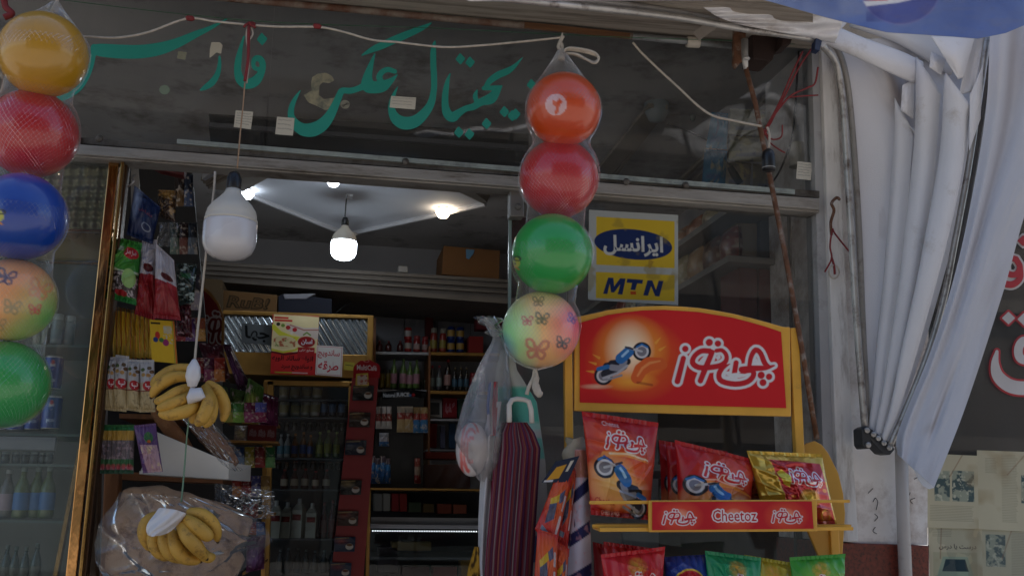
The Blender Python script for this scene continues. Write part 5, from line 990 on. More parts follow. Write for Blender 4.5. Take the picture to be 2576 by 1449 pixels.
def spot(u, v, r, label, warm=False, Z=3.10, es=9):
    c = atz(u, v, Z); s = np.linalg.norm(c-CAM)/FOC; R = r*s; t = thing('ceiling_bulb', label, 'light bulb', c, 'bulbs on the ceiling panel')
    b = MB(); b.lathe([(0, -R*1.0), (R*.6, -R*.8), (R, -R*.15), (R*.95, R*.25)], c, 24); b.build('bulb', mat('warm_bulb', (1, 1, 1), emit=(1, .80, .55), es=es) if warm else mat('cool_bulb', (1, 1, 1), emit=(.80, .9, 1), es=es), t, True)
    b = MB(); b.lathe([(R*.9, R*.25), (R*.8, R*.9), (R*1.0, R*1.3), (R*2.1, R*1.5), (R*2.2, R*1.7)], c, 24); b.build('base', mat('bulb_base', H('8a8078'), rough=.5), t, True); return t
spot(622, 486, 17, 'cool white bulb at the left corner of the ceiling panel'); spot(839, 455, 17, 'cool white bulb half hidden by the aluminium rail'); spot(1115, 532, 19, 'warm white bulb at the right corner of the ceiling panel', True)
LB = led(863, 543, 655, 64, 2.15, 'lit white LED bulb hanging in the middle of the shop', True)
cord([(866, 455, 2.15), (880, 470, 2.15), (872, 500, 2.15), (868, 545, 2.15)], 2.15, .004, blackp, 'cable', 'cable of the lit bulb hanging from the ceiling panel', 'cable')
b = MB()
for k in range(5): b.slab([(866+k*1, 448+k*10, ), (884+k, 450+k*10), (886, 462+k*10), (868, 460+k*10)], 2.1+.01*(k % 2), .006)
tag(b.build('plastic_strip', film, None, loc=at(875, 470, 2.1)), 'crumpled shiny plastic strip wound round the lit bulb cable', 'plastic')
spot(880, 603, 9, 'dim small bulb right behind the lit LED bulb', False, 3.0, 4)
# louvre, ceiling mouldings
LV = thing('ceiling_louvre', 'long black two-slot louvre under the ceiling behind the teal lettering', 'louvre', at(900, 340, .85))
b = MB(); b.slab([(525, 287), (900, 306), (1330, 338), (1330, 366), (900, 336), (528, 310)], .85, .05); b.slab([(525, 319), (900, 345), (1330, 377), (1330, 410), (900, 388), (530, 362)], .86, .05); b.build('slot', dark, LV)
b = MB(); b.slab([(525, 308), (900, 336), (1330, 366), (1330, 378), (900, 346), (525, 319)], .84, .05); b.build('slot_bar', mat('grey_slot_bar', H('5a5a5e'), rough=.4), LV)
MO = thing('ceiling_moulding', 'pale ridged mouldings running back across the ceiling at the right', 'moulding', atz(1850, 330, CZ))
b = MB()
for (a, c, w_) in (((1655, 262), (1485, 470), .09), ((1668, 275), (1520, 470), .02), ((2000, 170), (1660, 500), .02), ((2035, 185), (1700, 500), .05), ((2060, 210), (1740, 500), .02)):
    p = atz(*a, CZ-.02); q = atz(*c, CZ-.02); n = np.cross(q-p, (0, 0, 1)); n /= np.linalg.norm(n); b.prism([p+n*w_/2, q+n*w_/2, q-n*w_/2, p-n*w_/2], (0, 0, -.02))
b.build('moulding_strip', mould, MO)
# loft beam and cornices
b = MB(); b.slab([(430, 652), (1330, 706), (1330, 768), (430, 700)], 2.9, .8); LF = tag(b.build('loft_beam', mat('dull_beam_moulding', H('756d66'), rough=.8, var=.2, vs=5), None, loc=at(800, 700, 2.9)), 'beige moulded beam of the storage loft across the back', 'beam')
b = MB()
for k in range(3): b.slab([(430, 655+k*12), (1330, 708+k*14), (1330, 714+k*14), (430, 661+k*12)], 2.88-.01*k, .02)
b.build('beam_ridge', mat('ridge', H('6e6760'), rough=.7), LF)
b = MB(); b.slab([(700, 722), (1330, 768), (1330, 798), (700, 752)], 3.66, .09); tag(b.build('cornice', wall_m, None, loc=at(1000, 750, 3.66)), 'pale cornice on the tiled back wall below the loft', 'cornice')
b = MB(); b.slab([(940, 545), (1330, 575), (1330, 592), (940, 560)], 3.66, .09); tag(b.build('cornice', wall_m, None, loc=at(1100, 560, 3.66)), 'thin moulding on the upper back wall above the cardboard box', 'cornice')
def carton(q, Y, d, col, label, txt=None, nm='cardboard_box', tc='2c2418', cat='box'):
    b = MB(); b.slab(q, Y, d); o = b.build(nm, mat('carton_'+col, H(col), rough=.85, var=.15, vs=4), None, loc=at(q[3][0], q[3][1], Y), bevel=.004); tag(o, label, cat)
    if txt:
        cv = CV(0, 0, 100, 50, 90, col); cv.text(txt, 12, 8, 90, 42, tc, .05, .2); cv.text(txt, 15, 11, 87, 39, col, .0, .2, .6); sheet('print', cv, [(q[0][0]+3, q[0][1]+3), (q[1][0]-3, q[1][1]+3), (q[2][0]-3, q[2][1]-3), (q[3][0]+3, q[3][1]-3)], Y-.004, paper_m, o, thick=.002)
    return o
o = carton([(1116, 618), (1258, 630), (1256, 704), (1112, 690)], 3.0, .4, '7a532f', 'worn brown cardboard box on the loft at the right')
b = MB(); b.prism([at(a, c, 2.99) for a, c in ((1172, 627), (1194, 629), (1190, 640), (1180, 652), (1173, 650))], (0, .003, 0)); b.build('label', mat('blue_label', H('5a86a8'), rough=.7), o)
carton([(1002, 668), (1026, 670), (1026, 686), (1002, 684)], 2.95, .1, 'a09c98', 'tiny pale box standing on the loft beam')
carton([(548, 728), (698, 742), (696, 792), (548, 784)], 2.75, .3, '6e5234', 'brown cardboard box lettered RuB! on top of the drinks fridge', 'RuB!')
carton([(500, 698), (560, 704), (560, 790), (500, 780)], 2.7, .3, '5b4a34', 'taller dull cardboard box at the left end above the fridge')
carton([(700, 745), (715, 738), (835, 752), (835, 792), (700, 785)], 2.75, .3, '1c2030', 'dark blue-black parcel on the fridge to the right of the lettered box')
carton([(712, 740), (795, 738), (770, 752), (716, 752)], 2.74, .2, '8e8e98', 'white folded sheet on the dark parcel')
cord([(838, 792, 3.2), (870, 768, 3.2), (915, 735, 3.2)], 3.2, .004, blackp, 'cable', 'thin black cable climbing from the fridge to the cornice', 'cable')
b = MB(); 
for k in range(12): b.lathe([(.03, 0), (.034, .008), (.03, .016)], at(1212, 738, 3.5)+np.array((0, 0, -.014*k)), 12)
tag(b.build('spiral_bulb', bulbw, None, True, loc=at(1212, 738, 3.5)), 'unlit spiral bulb under the cornice at the right', 'light bulb')
# back wall tiles (joint lines as thin grooves)
tl = mat('glazed_wall_tiles', H('85848c'), rough=.25, var=.1, vs=3)
b = MB()
for i in range(8):
    u0 = 935+i*83
    b.slab([(u0, 790+i*5), (u0+81, 795+i*5), (u0+81, 900), (u0, 900)], 3.70, .03)
tag(b.build('wall_tiles', tl, None, loc=at(935, 900, 3.7)), 'pale glazed tiles on the back wall above the cans', 'tiles')
# ---------------------------------------------------------------- fridge with ribbed sign box
FR = thing('drinks_fridge', 'tall gold-framed drinks fridge with a ribbed mirror sign box on top', 'fridge', at(780, 1700, 2.6))
ribm = mat('ribbed_mirror', H('b9c2ca'), rough=.2, metal=.9, var=.05)
G = []
for j in range(60):
    for i in range(220):
        u = 566+358*i/219; v0 = 796+(u-566)*.028; v = v0+88*j/59; ph = (u-566)+(v-v0)*-.62; s_ = ph % 17/17; G.append(at(u, v, 2.60)+np.array((0, -.018*abs(math.sin(math.pi*s_)), 0)))
b = MB(); b.grid(np.array(G).reshape(60, 220, 3)); b.build('ribbed_panel', ribm, FR, True)
b = MB(); b.slab([(560, 780), (940, 793), (940, 802), (560, 790)], 2.57, .5); b.bar((933, 793), (929, 955), 15, 2.56, .3); b.slab([(560, 884), (940, 893), (940, 953), (560, 940)], 2.58, .5); b.build('frame', gold_m, FR, bevel=.004)
b = MB(); b.slab([(664, 955), (948, 960), (948, 974), (664, 969)], 2.56, .05); b.bar((680, 957), (662, 1720), 18, 2.56, .05); b.bar((884, 962), (872, 1720), 14, 2.56, .05); b.build('door_frame', gold_m, FR, bevel=.004)
b = MB(); b.slab([(560, 955), (948, 958), (935, 1720), (560, 1720)], 3.2, .02); b.build('back_panel', dark, FR)
for v in (1003, 1048, 1151, 1229, 1353): b = MB(); b.slab([(668, v), (884, v+2), (884, v+6), (668, v+4)], 2.72, .3); b.build('fridge_shelf', mat('grey_wire_shelf', H('55585c'), rough=.5), FR)
b = MB(); b.slab([(676, 968), (884, 972), (876, 1720), (662, 1720)], 2.58, .006); b.build('door_glass', glassmat('fridge_glass', tint=(.93, .96, .98), dust=.008, ior=1.25), FR)
cv = CV(0, 0, 100, 50, 70, '585c60'); cv.text('جها', 10, 5, 90, 45, '0a0a0c', .03); sheet('lettering_panel', cv, [(608, 812), (686, 818), (686, 868), (608, 862)], 2.55, paper_m, FR, thick=.003)
# posters
cv = CV(685, 790, 802, 942, 150, 'b62828')
cv.poly([(688, 790), (802, 793), (800, 885), (684, 885)], 'd8c89a'); cv.glow(760, 800, 60, 20, 'e8d8ac', .8); cv.poly([(720, 812), (765, 822), (802, 820), (802, 850), (760, 846), (722, 830)], 'c8b8b0'); cv.stroke([(730, 816), (765, 828), (802, 826)], 3, 'a05040', .8); cv.rect(690, 796, 725, 801, 'c03430'); cv.rect(690, 803, 735, 808, 'c03430')
cv.stroke([(688, 822), (705, 838), (735, 850), (752, 852)], 12, 'c8c43c'); 
for x, y, c, r in ((725, 823, 'a02828', 6), (742, 828, 'a82028', 6), (712, 818, '6f8a3c', 5), (735, 836, 'd8d0c0', 4), (700, 815, '2c3020', 5)): cv.ell(x, y, r, r*.9, c)
cv.ell(716, 861, 32, 17, 'cdbd92'); cv.noise('a04a30', 7, .5, .9, 3, .12, (690, 849, 745, 872)); cv.noise('6a8040', 6, .62, .9, 5, .1, (690, 849, 745, 872)); cv.stroke([(684, 880), (715, 886), (745, 880), (752, 875)], 5, 'c0b840'); cv.stroke([(684, 886), (720, 892), (752, 886)], 5, '5c1a1c')
cv.ell(773, 858, 24, 16, 'c8b898'); cv.ell(773, 858, 22, 14, '8f1c20'); cv.text('اسان', 760, 851, 788, 866, 'c8ccd8', .03); cv.stroke([(765, 840), (773, 834), (782, 840)], 4, '6f8a48'); cv.rect(752, 872, 795, 902, '9a2024'); cv.text('صنایع غذایی', 756, 876, 792, 884, 'd8c8c4', .01)
cv.text('انواع سالاد الویه', 688, 894, 792, 912, '140c10', .025); cv.text('و ساندویچ سرد', 712, 914, 792, 932, '140c10', .025); cv.rect(696, 936, 740, 939, '8f9a30'); cv.rect(740, 936, 780, 939, 'c0a0a0')
tag(sheet('poster', cv, [(686, 790), (803, 795), (795, 944), (680, 940)], 2.5, paper_m, None, wav=.006, thick=.001), 'red food poster with a sandwich picture and black script, taped on the fridge top', 'poster')
cv = CV(0, 0, 70, 78, 90, 'cfcac8'); cv.text('ساندویچ', 4, 10, 62, 34, 'b02838', .02); cv.text('طرقه', 6, 40, 60, 70, 'b02838', .03); cv.stroke([(3, 3), (67, 3), (67, 75), (3, 75), (3, 3)], 1.4, 'c07078')
tag(sheet('paper_sign', cv, [(797, 868), (863, 872), (860, 948), (793, 942)], 2.49, paper_m, None, wav=.004, thick=.001), 'white paper sign with crimson script beside the red poster', 'sign')
cv = CV(0, 0, 40, 22, 30, 'b0a040'); cv.stroke([(6, 8), (34, 9)], 2, '404030'); tag(sheet('label', cv, [(866, 910), (892, 912), (891, 932), (865, 930)], 2.55, paper_m, None), 'small yellow label between the paper sign and the coffee display', 'label')
# ---------------------------------------------------------------- goods
def bottle(u, vt, vb, wpx, Y, body, cap, lab=None, kind='bottle', m=None):
    c = at(u, vb, Y); top = at(u, vt, Y); Hh = float(top[2]-c[2]); R = wpx/2*ps(Y, u, vb); b = MB()
    if kind == 'can': prof = [(R*.85, 0), (R, Hh*.06), (R, Hh*.9), (R*.82, Hh*.97), (R*.8, Hh)]
    elif kind == 'jar': prof = [(R*.9, 0), (R, Hh*.05), (R, Hh*.7), (R*.85, Hh*.8), (R*.8, Hh*.82)]
    elif kind == 'carton': prof = None
    else: prof = [(R*.9, 0), (R, Hh*.04), (R, Hh*.55), (R*.8, Hh*.66), (R*.38, Hh*.82), (R*.34, Hh*.92)]
    return c, Hh, R, prof
def goods(us, vt, vb, wpx, Y, col, cap, label, group, cat='bottle', kind='bottle', lab=None, gloss=.25, dv=0):
    """one article with its parts, then copies of it along the shelf"""
    c, Hh, R, prof = bottle(us[0], vt, vb, wpx, Y, col, cap, lab, kind); n = len(us)
    t = thing({'bottle': 'bottle', 'can': 'drink_can', 'jar': 'jar', 'carton': 'juice_carton'}[kind], label.replace('#', nth(0, n)).strip(), cat, c, group if n > 1 else None)
    bm = mat('g_'+col+('m' if kind == 'can' else ''), H(col), rough=gloss, metal=.3 if kind == 'can' else 0, coat=.3, var=.08); b = MB()
    if kind == 'carton':
        b.box((c[0]-R, c[1]-R, c[2]), (c[0]+R, c[1]+R, c[2]+Hh*.72)); b.add([(c[0]-R, c[1]-R, c[2]+Hh*.72), (c[0]+R, c[1]-R, c[2]+Hh*.72), (c[0]+R, c[1]+R, c[2]+Hh*.72), (c[0]-R, c[1]+R, c[2]+Hh*.72), (c[0]-R*.5, c[1], c[2]+Hh*.88), (c[0]+R*.5, c[1], c[2]+Hh*.88)], [(0, 1, 5, 4), (1, 2, 5), (2, 3, 4, 5), (3, 0, 4)]); b.build('carton', bm, t, bevel=.003)
    else: b.lathe(prof, c, 20); b.build('body', bm, t, True)
    if kind != 'can':
        b = MB(); r0 = {'bottle': .4, 'jar': .86, 'carton': .36}[kind]; z0 = {'bottle': .91, 'jar': .8, 'carton': .84}[kind]; b.lathe([(R*r0, Hh*z0), (R*r0*1.04, Hh*(z0+.02)), (R*r0, Hh*.99), (R*r0*.8, Hh)], c, 14); b.build('cap', mat('g_'+cap, H(cap), rough=.4), t, True)
    if lab:
        b = MB(); lo, hi = (.16, .5) if kind != 'can' else (.25, .72)
        if kind == 'carton': b.box((c[0]-R*.8, c[1]-R-.003, c[2]+Hh*.45), (c[0]+R*.8, c[1]-R-.0005, c[2]+Hh*.6)); 
        else: b.lathe([(R*1.01, Hh*lo), (R*1.015, Hh*(lo+.01)), (R*1.015, Hh*(hi-.01)), (R*1.01, Hh*hi)], c, 20)
        b.build('label', mat('g_'+lab, H(lab), rough=.5), t, True)
    for i in range(1, n):
        r_ = random.Random(int(us[i]*7+vb)); d = at(us[i]+r_.uniform(-1.8, 1.8), vb+dv*(us[i]-us[0]), Y)-c; d[1] += r_.uniform(-.02, .03); cc_ = copy_tree(t, d, label.replace('#', nth(i, n)).strip()); q_ = r_.uniform(.93, 1.05) if kind != 'can' else 1.0; cc_.scale = (q_, q_, q_*r_.uniform(.96, 1.04) if kind != 'can' else 1.0); cc_.rotation_euler[2] = r_.uniform(-.5, .5)
    return t
# fridge contents
goods([714, 743, 771, 797], 971, 1003, 24, 2.8, 'a8a49a', '', '# pale can on the top shelf of the drinks fridge', 'pale cans on the fridge top shelf', 'can', 'can', '8c7c5a')
goods([714, 741, 767, 792], 1008, 1048, 24, 2.8, '9a968c', '', '# pale can on the second fridge shelf', 'pale cans on the second fridge shelf', 'can', 'can', '85794f')
goods([814, 836, 858], 1004, 1048, 18, 2.8, '262c3c', '', '# dark slim can on the second fridge shelf', 'slim dark cans in the fridge', 'can', 'can', '3c5a7c')
goods([704, 722], 1092, 1151, 16, 2.8, '9a9c9c', 'b0b2b4', '# white bottle in the fridge middle shelf', 'white bottles in the fridge', lab='4f7a8c')
goods([740, 760, 780], 1090, 1151, 16, 2.8, '7a4a1c', 'c07a30', '# amber bottle in the fridge middle shelf', 'amber bottles in the fridge', lab='3c4a80')
goods([802, 822, 843], 1086, 1151, 18, 2.8, '53602c', '8a9a50', '# olive green bottle in the fridge middle shelf', 'olive bottles in the fridge', lab='8a8a40')
goods([714, 738, 765, 791, 819], 1180, 1229, 19, 2.8, '4a2018', 'a83030', '# dark bottle with a pale label low in the fridge', 'dark bottles low in the fridge', lab='b0a08a')
goods([690, 717, 749, 781], 1258, 1353, 27, 2.75, 'a5a598', 'b8b8b4', '# white juice carton on the bottom visible fridge shelf', 'juice cartons in the fridge', 'carton', 'carton', '8c2c28')
for u, c in ((690, 'c07a28'), (717, '8a8a30'), (749, 'c06a20'), (781, 'a09a50')):
    pass
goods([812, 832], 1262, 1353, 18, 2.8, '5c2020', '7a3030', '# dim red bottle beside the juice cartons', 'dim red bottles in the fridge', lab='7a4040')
# coffee sachet display
CR = thing('sachet_display', 'tall narrow red card display of coffee sachets with a scalloped top', 'display', at(862, 1700, 2.1))
redc = mat('red_display_card', H('9c2024'), rough=.45, var=.1)
b = MB(); b.slab([(886, 950), (952, 950), (896, 1700), (806, 1700)], 2.1, .05); b.build('backing_card', redc, CR)
cv = CV(890, 900, 956, 960, 80, 'a62328'); cv.text('MultiCafé', 898, 917, 948, 930, 'd8c8c8', .02, slope=.05); cv.ell(922, 908, 6, 3, 'd08080', 1, 1)
U = np.linspace(0, 1, 80)[None]; T = np.linspace(0, 1, 60)[:, None]; UU = 889+(956-889)*U+0*T; tp = 927-21*np.clip(np.sin(np.pi*U), 0, 1)**.45+1.5*np.sin(U*18); VV = tp+(950-tp)*T; Pp = atv(UU, VV, np.full(VV.shape, 2.09)); meshgrid_obj('top_card', Pp, sample(cv, UU, VV), paper_m, CR, back=Pp+np.array((0, .02, 0)))
def sachet(i, cx, cy, s, a, bcol):
    cv = CV(0, 0, 60, 46, 50, a); cv.glow(20, 14, 30, 14, bcol, .8); cv.ell(44, 30, 11, 10, 'cfc6bc'); cv.ell(44, 25, 9, 4, '6a4020'); cv.stroke([(3, 6), (40, 3)], 4, 'a88a5a', .6)
    return sheet('sachet', cv, [(cx-28*s, cy-16), (cx+28*s, cy-15), (cx+25*s, cy+22), (cx-30*s, cy+22)], 2.07, print_m, CR, wav=.01, seed=i, thick=.012)
for i, (cx, cy, a, c) in enumerate(((915, 985, '1a1414', '4a2c20'), (906, 1052, '2c1a14', '7a5a3c'), (896, 1122, '1a2030', '3c4a6a'), (884, 1222, '141414', 'a08a5a'), (876, 1300, '3a2018', '8a3a2c'), (868, 1365, '1c2c4c', 'a04030'), (858, 1430, '20304c', '8a2a2c'))): sachet(i, cx, cy, .95, a, c)
cv = CV(0, 0, 40, 44, 40, 'c8a83c'); cv.poly([(4, 8), (36, 6), (36, 40), (6, 42)], 'c8b0a0'); cv.noise('b04030', 9, .5, .9, 2, .15); sheet('sachet', cv, [(896, 940), (926, 938), (928, 970), (894, 970)], 2.06, print_m, CR)
# shelving on the back wall
SH = thing('wall_shelves', 'white and brass-edged wall shelves of bottles and tins behind the counter', 'shelves', at(1080, 1240, 3.3))
b = MB(); 
for q_ in ([(944, 884), (1080, 886), (1080, 893), (944, 891)], [(944, 979), (1073, 981), (1073, 988), (944, 986)], [(1073, 1053), (1240, 1055), (1240, 1060), (1073, 1058)], [(1073, 1130), (1240, 1132), (1240, 1136), (1073, 1134)]): b = MB(); b.slab(q_, 3.25, .3); b.build('shelf_board', steelw, SH, bevel=.003)
for q_ in ([(1084, 885), (1290, 889), (1290, 897), (1084, 893)], [(1078, 982), (1290, 986), (1290, 994), (1078, 990)]): b = MB(); b.slab(q_, 3.25, .3); b.build('shelf_board', gold_m, SH, bevel=.003)
b = MB(); b.bar((1081, 870), (1078, 1240), 5, 3.24, .3); b.bar((942, 800), (938, 1240), 8, 3.2, .35); b.build('upright', wood_d, SH)
goods([954, 978, 1007], 858, 884, 16, 3.35, '4a1c1c', '8c3030', '# small dark bottle on the top back shelf', 'small dark bottles on the top shelf')
goods([1026], 824, 855, 19, 3.35, 'a02828', '', 'upper red and white tin of the stacked pair at the back', None, 'tin', 'can', 'a8a09c'); goods([1026], 855, 885, 19, 3.35, '982424', '', 'lower red and white tin of the stacked pair at the back', None, 'tin', 'can', 'a0968c')
goods([1048, 1068], 845, 886, 18, 3.35, '8a2424', 'a04040', '# red jar on the top back shelf', 'red jars on the top shelf', 'jar', 'jar', 'a88a84')
goods([1068+22, 1112], 826, 887, 18, 3.35, '8a3028', '8a8478', '# tall jar at the start of the brass shelf', 'tall jars on the brass shelf', 'jar', 'jar', '8c7c34')
for k in range(2): goods([1134, 1158], 822+k*33, 855+k*33, 20, 3.35, '1f3470', '', '# blue tin, '+['upper', 'lower'][k]+' layer on the brass shelf', 'blue tins on the brass shelf', 'tin', 'can', 'a8843c')
carton([(1180, 845), (1216, 846), (1216, 888), (1180, 887)], 3.3, .15, '8c2420', 'red box at the right end of the top brass shelf')
carton([(1070, 792), (1090, 793), (1090, 850), (1070, 848)], 3.6, .06, '5a1a1c', 'narrow maroon box standing behind the jars')
carton([(1198, 800), (1262, 800), (1262, 830), (1198, 828)], 3.3, .1, '6a1c24', 'maroon box above the clear hanging bag')
goods([960, 974], 930, 976, 13, 3.35, '7a6a20', '2a2a24', '# short yellow jar on the second back shelf', 'short yellow jars', 'jar', 'jar')
goods([989, 1011, 1030, 1048], 903, 977, 17, 3.35, '5d7a3c', '7a9a58', '# pale green bottle on the second back shelf', 'pale green bottles on the second shelf', lab='b08090')
goods([1086, 1105], 920, 982, 14, 3.35, '4a4a50', 'a83038', '# grey bottle on the brass second shelf', 'grey bottles on the brass shelf', lab='8a9a9a')
goods([1125], 904, 982, 18, 3.35, '20100e', 'a82424', 'tall dark bottle with a red cap on the brass second shelf', None, lab='a07a74')
goods([1143, 1159, 1172], 924, 983, 13, 3.35, '201812', '7a6a50', '# small dark bottle right of the red-capped one', 'small dark bottles on the brass shelf', lab='3a5a70')
goods([1190, 1212], 938, 985, 20, 3.35, '7a2428', '8c2c30', '# red plastic jar on the brass second shelf', 'red jars on the brass second shelf', 'jar', 'jar')
b = carton([(1077, 1006), (1112, 1007), (1112, 1050), (1077, 1049)], 3.35, .05, 'a9a8a8', 'white-framed black picture box on the third shelf', nm='picture_box'); bb = MB(); bb.slab([(1083, 1012), (1106, 1013), (1106, 1043), (1083, 1042)], 3.345, .004); bb.build('picture', dark, b)
carton([(1114, 1000), (1150, 1001), (1150, 1052), (1114, 1051)], 3.35, .05, '86222a', 'red carton with thin white script on the third shelf', 'گلها', tc='b08088')
carton([(1152, 1004), (1174, 1005), (1174, 1052), (1152, 1051)], 3.35, .05, '2c4438', 'dark green carton beside the red carton')
carton([(1078, 1064), (1100, 1065), (1098, 1126), (1076, 1124)], 3.35, .04, '7a2020', 'dark red packet on the fourth shelf')
carton([(1108, 1070), (1120, 1071), (1120, 1128), (1108, 1127)], 3.35, .04, '5a5a72', 'slim violet packet on the fourth shelf')
carton([(1130, 1064), (1146, 1065), (1146, 1128), (1130, 1127)], 3.35, .04, '2c4a6a', 'slim blue packet on the fourth shelf')
carton([(1152, 1066), (1168, 1067), (1168, 1128), (1152, 1127)], 3.35, .04, '30303c', 'slim dark packet on the fourth shelf')
carton([(1068, 1136), (1205, 1138), (1205, 1156), (1068, 1154)], 3.0, .15, '7a2c24', 'long red box with yellow dots above the clear sweet bag')
# sweets in clear bag
o = carton([(1066, 1168), (1180, 1166), (1184, 1228), (1064, 1228)], 2.95, .15, '5a2a24', 'clear bag of mixed sweets on the counter', nm='sweet_bag', cat='bag')
b = MB(); G = [at(1064+140*i/14, 1158+72*j/8, 2.90+.02*math.sin(i*1.7+j)) for j in range(9) for i in range(15)]; b.grid(np.array(G).reshape(9, 15, 3)); b.build('film', film, o, True)
# black juice rack with hanging packets
JR = thing('black_rack', 'black hook rack lettered natural JUICE with small hanging snack packets', 'rack', at(1010, 1228, 2.7))
b = MB(); b.slab([(955, 1000), (1066, 1000), (1064, 1228), (930, 1228)], 2.75, .03); b.build('back_panel', dark, JR)
cv = CV(960, 978, 1076, 1010, 100, '0e0e10'); cv.text('Natural', 964, 989, 994, 999, 'a8a8ac', .03); cv.text('JUICE', 996, 987, 1030, 1000, 'b0b0b4', .04); cv.ell(1040, 993, 4, 4, 'a02c30'); cv.ell(1032, 994, 3, 3, '3c6a9a'); cv.poly([(1060, 988), (1070, 988), (1068, 1000), (1062, 1000)], '2a2a2e')
X = np.linspace(0, 1, 100)[None]; T = np.linspace(0, 1, 34)[:, None]; UU = 962+110*X+0*T; VV = 986+5*np.sin(np.pi*X)*-1+17*T-2*X; Pp = atv(UU, VV, 2.66-.06*np.sin(np.pi*X)+0*T); meshgrid_obj('header', Pp, sample(cv, UU, VV), paper_m, JR, back=Pp+np.array((0, .02, 0)))
def minibag(q, Y, cols, label, seed, group, nm='snack_packet', n=24):
    cv = CV(0, 0, 20, 50, n, cols[0]); h_ = 50/len(cols)
    for i, c in enumerate(cols): cv.rect(0, i*h_, 20, (i+1)*h_+.2, c)
    cv.noise('c8b8a8', 5, .62, .6, seed, .1); return tag(pillow(nm, cv, q, Y, .012, print_m, None, seed=seed, crin=.003, seal=.04), label, 'snack packet', group)
gj = 'small packets on the black rack'
def mb4(x, y0, y1, w=15): return [(x-w/2, y0), (x+w/2, y0), (x+w/2+1, y1), (x-w/2-1, y1)]
for i, x in enumerate((952, 966, 979)): minibag(mb4(x, 1022, 1078, 12), 2.68, ['b0a8a4', '8a3c34', 'c0b8b0'], nth(i, 3)+' white and red packet at the upper left of the black rack', 30+i, gj)
for i, x in enumerate((1009, 1029)): minibag(mb4(x, 1022, 1087, 20), 2.68, ['b8ac9c', 'a04038', 'b89a6a', 'b89a6a'], ['left', 'right'][i]+' beige nut packet in the upper middle of the black rack', 34+i, gj)
for i, x in enumerate((1049, 1067)): minibag(mb4(x, 1024, 1088, 18), 2.68, ['a88a5a', 'a04038', '3c78a8', '3c78a8'], ['left', 'right'][i]+' blue-bottomed packet at the upper right of the black rack', 38+i, gj)
minibag(mb4(966, 1088, 1122, 24), 2.68, ['8a8a90', 'b0aab0', '3c6a9a'], 'single silver and blue packet in the middle left of the black rack', 41, gj)
for i, x in enumerate((938, 950, 963, 976)): minibag(mb4(x, 1146+(i % 2)*6, 1216, 13), 2.67, ['5a4a50', '3c7ab0', '2c5a90', '28507c'], nth(i, 4)+' blue packet in the bottom left cluster of the black rack', 43+i, gj)
minibag(mb4(1050, 1152, 1216, 14), 2.67, ['8a3c30', 'a89080', '8a2c30'], 'lone reddish packet at the lower right of the black rack', 48, gj)
# counter showcase
CT = thing('counter_showcase', 'dark glass counter showcase with a strip of LED dots under its top', 'counter', at(1070, 1700, 2.3))
b = MB(); b.bar((929, 1230), (918, 1720), 10, 2.3, .05); b.slab([(925, 1226), (1280, 1230), (1280, 1236), (925, 1232)], 2.3, .6); b.build('gold_frame', gold_m, CT, bevel=.003)
b = MB(); b.slab([(932, 1318), (1280, 1322), (1280, 1331), (932, 1328)], 2.29, .3); b.slab([(934, 1300), (1280, 1304), (1280, 1320), (934, 1317)], 2.4, .02); b.build('top_strip', steelw, CT)
b = MB(); b.slab([(925, 1236), (1280, 1236), (1280, 1720), (920, 1720)], 2.95, .03); b.build('back_board', mat('dim_board', H('1c1c20'), rough=.6), CT)
b = MB(); 
for k in range(46): b.box(*(lambda c: ((c[0]-.003, c[1], c[2]-.003), (c[0]+.003, c[1]+.003, c[2]+.003)))(at(938+k*6.2, 1334.5+k*.04, 2.285)))
b.build('led_strip', mat('led_dots', (1, 1, 1), emit=(.85, .93, 1), es=.8), CT)
b = MB(); b.slab([(930, 1338), (1280, 1340), (1280, 1720), (924, 1720)], 2.3, .006); b.build('front_glass', MATS['fridge_glass'], CT)
b = MB(); b.slab([(930, 1400), (1280, 1402), (1280, 1408), (930, 1406)], 2.4, .5); b.build('glass_shelf', MATS['grey_wire_shelf'], CT)
gc = 'packs under the counter glass'
for i, (x0, x1, y0, y1, c, lb) in enumerate(((940, 962, 1240, 1285, '8a8c8a', 'pale green-white cigarette carton'), (964, 982, 1240, 1285, '9a9c98', 'white cigarette carton'), (985, 1003, 1240, 1286, '8c2c30', 'red and white cigarette carton'), (1005, 1024, 1240, 1286, '90302e', 'bright red cigarette carton'), (1028, 1060, 1262, 1288, '3c4a3a', 'dark green flat pack'), (1064, 1092, 1266, 1289, '5a4a2c', 'brown flat pack'), (1100, 1136, 1266, 1292, '7a3a2a', 'orange striped flat pack'), (1140, 1174, 1268, 1292, '8a4a38', 'pinkish striped flat pack'))):
    carton([(x0, y0), (x1, y0+1), (x1, y1), (x0, y1)], 2.5, .1, c, lb+' in the top of the counter', cat='pack', nm='cigarette_carton' if i < 4 else 'flat_pack')
for i, (x0, x1, y0, y1, c, lb) in enumerate(((985, 1085, 1362, 1384, '7a6a44', 'tray of pale sweets just under the LED strip'), (950, 1000, 1375, 1440, '4a4448', 'crumpled grey bag inside the showcase'), (1010, 1080, 1425, 1480, '4a2024', 'dark red pack low in the showcase'), (1090, 1150, 1425, 1480, '6a2024', 'red pack low in the showcase'), (1160, 1200, 1400, 1470, '8a6a28', 'yellow pack at the right of the showcase'))):
    carton([(x0, y0), (x1, y0), (x1, y1), (x0, y1)], 2.55, .12, c, lb, cat='pack', nm='sweet_pack')
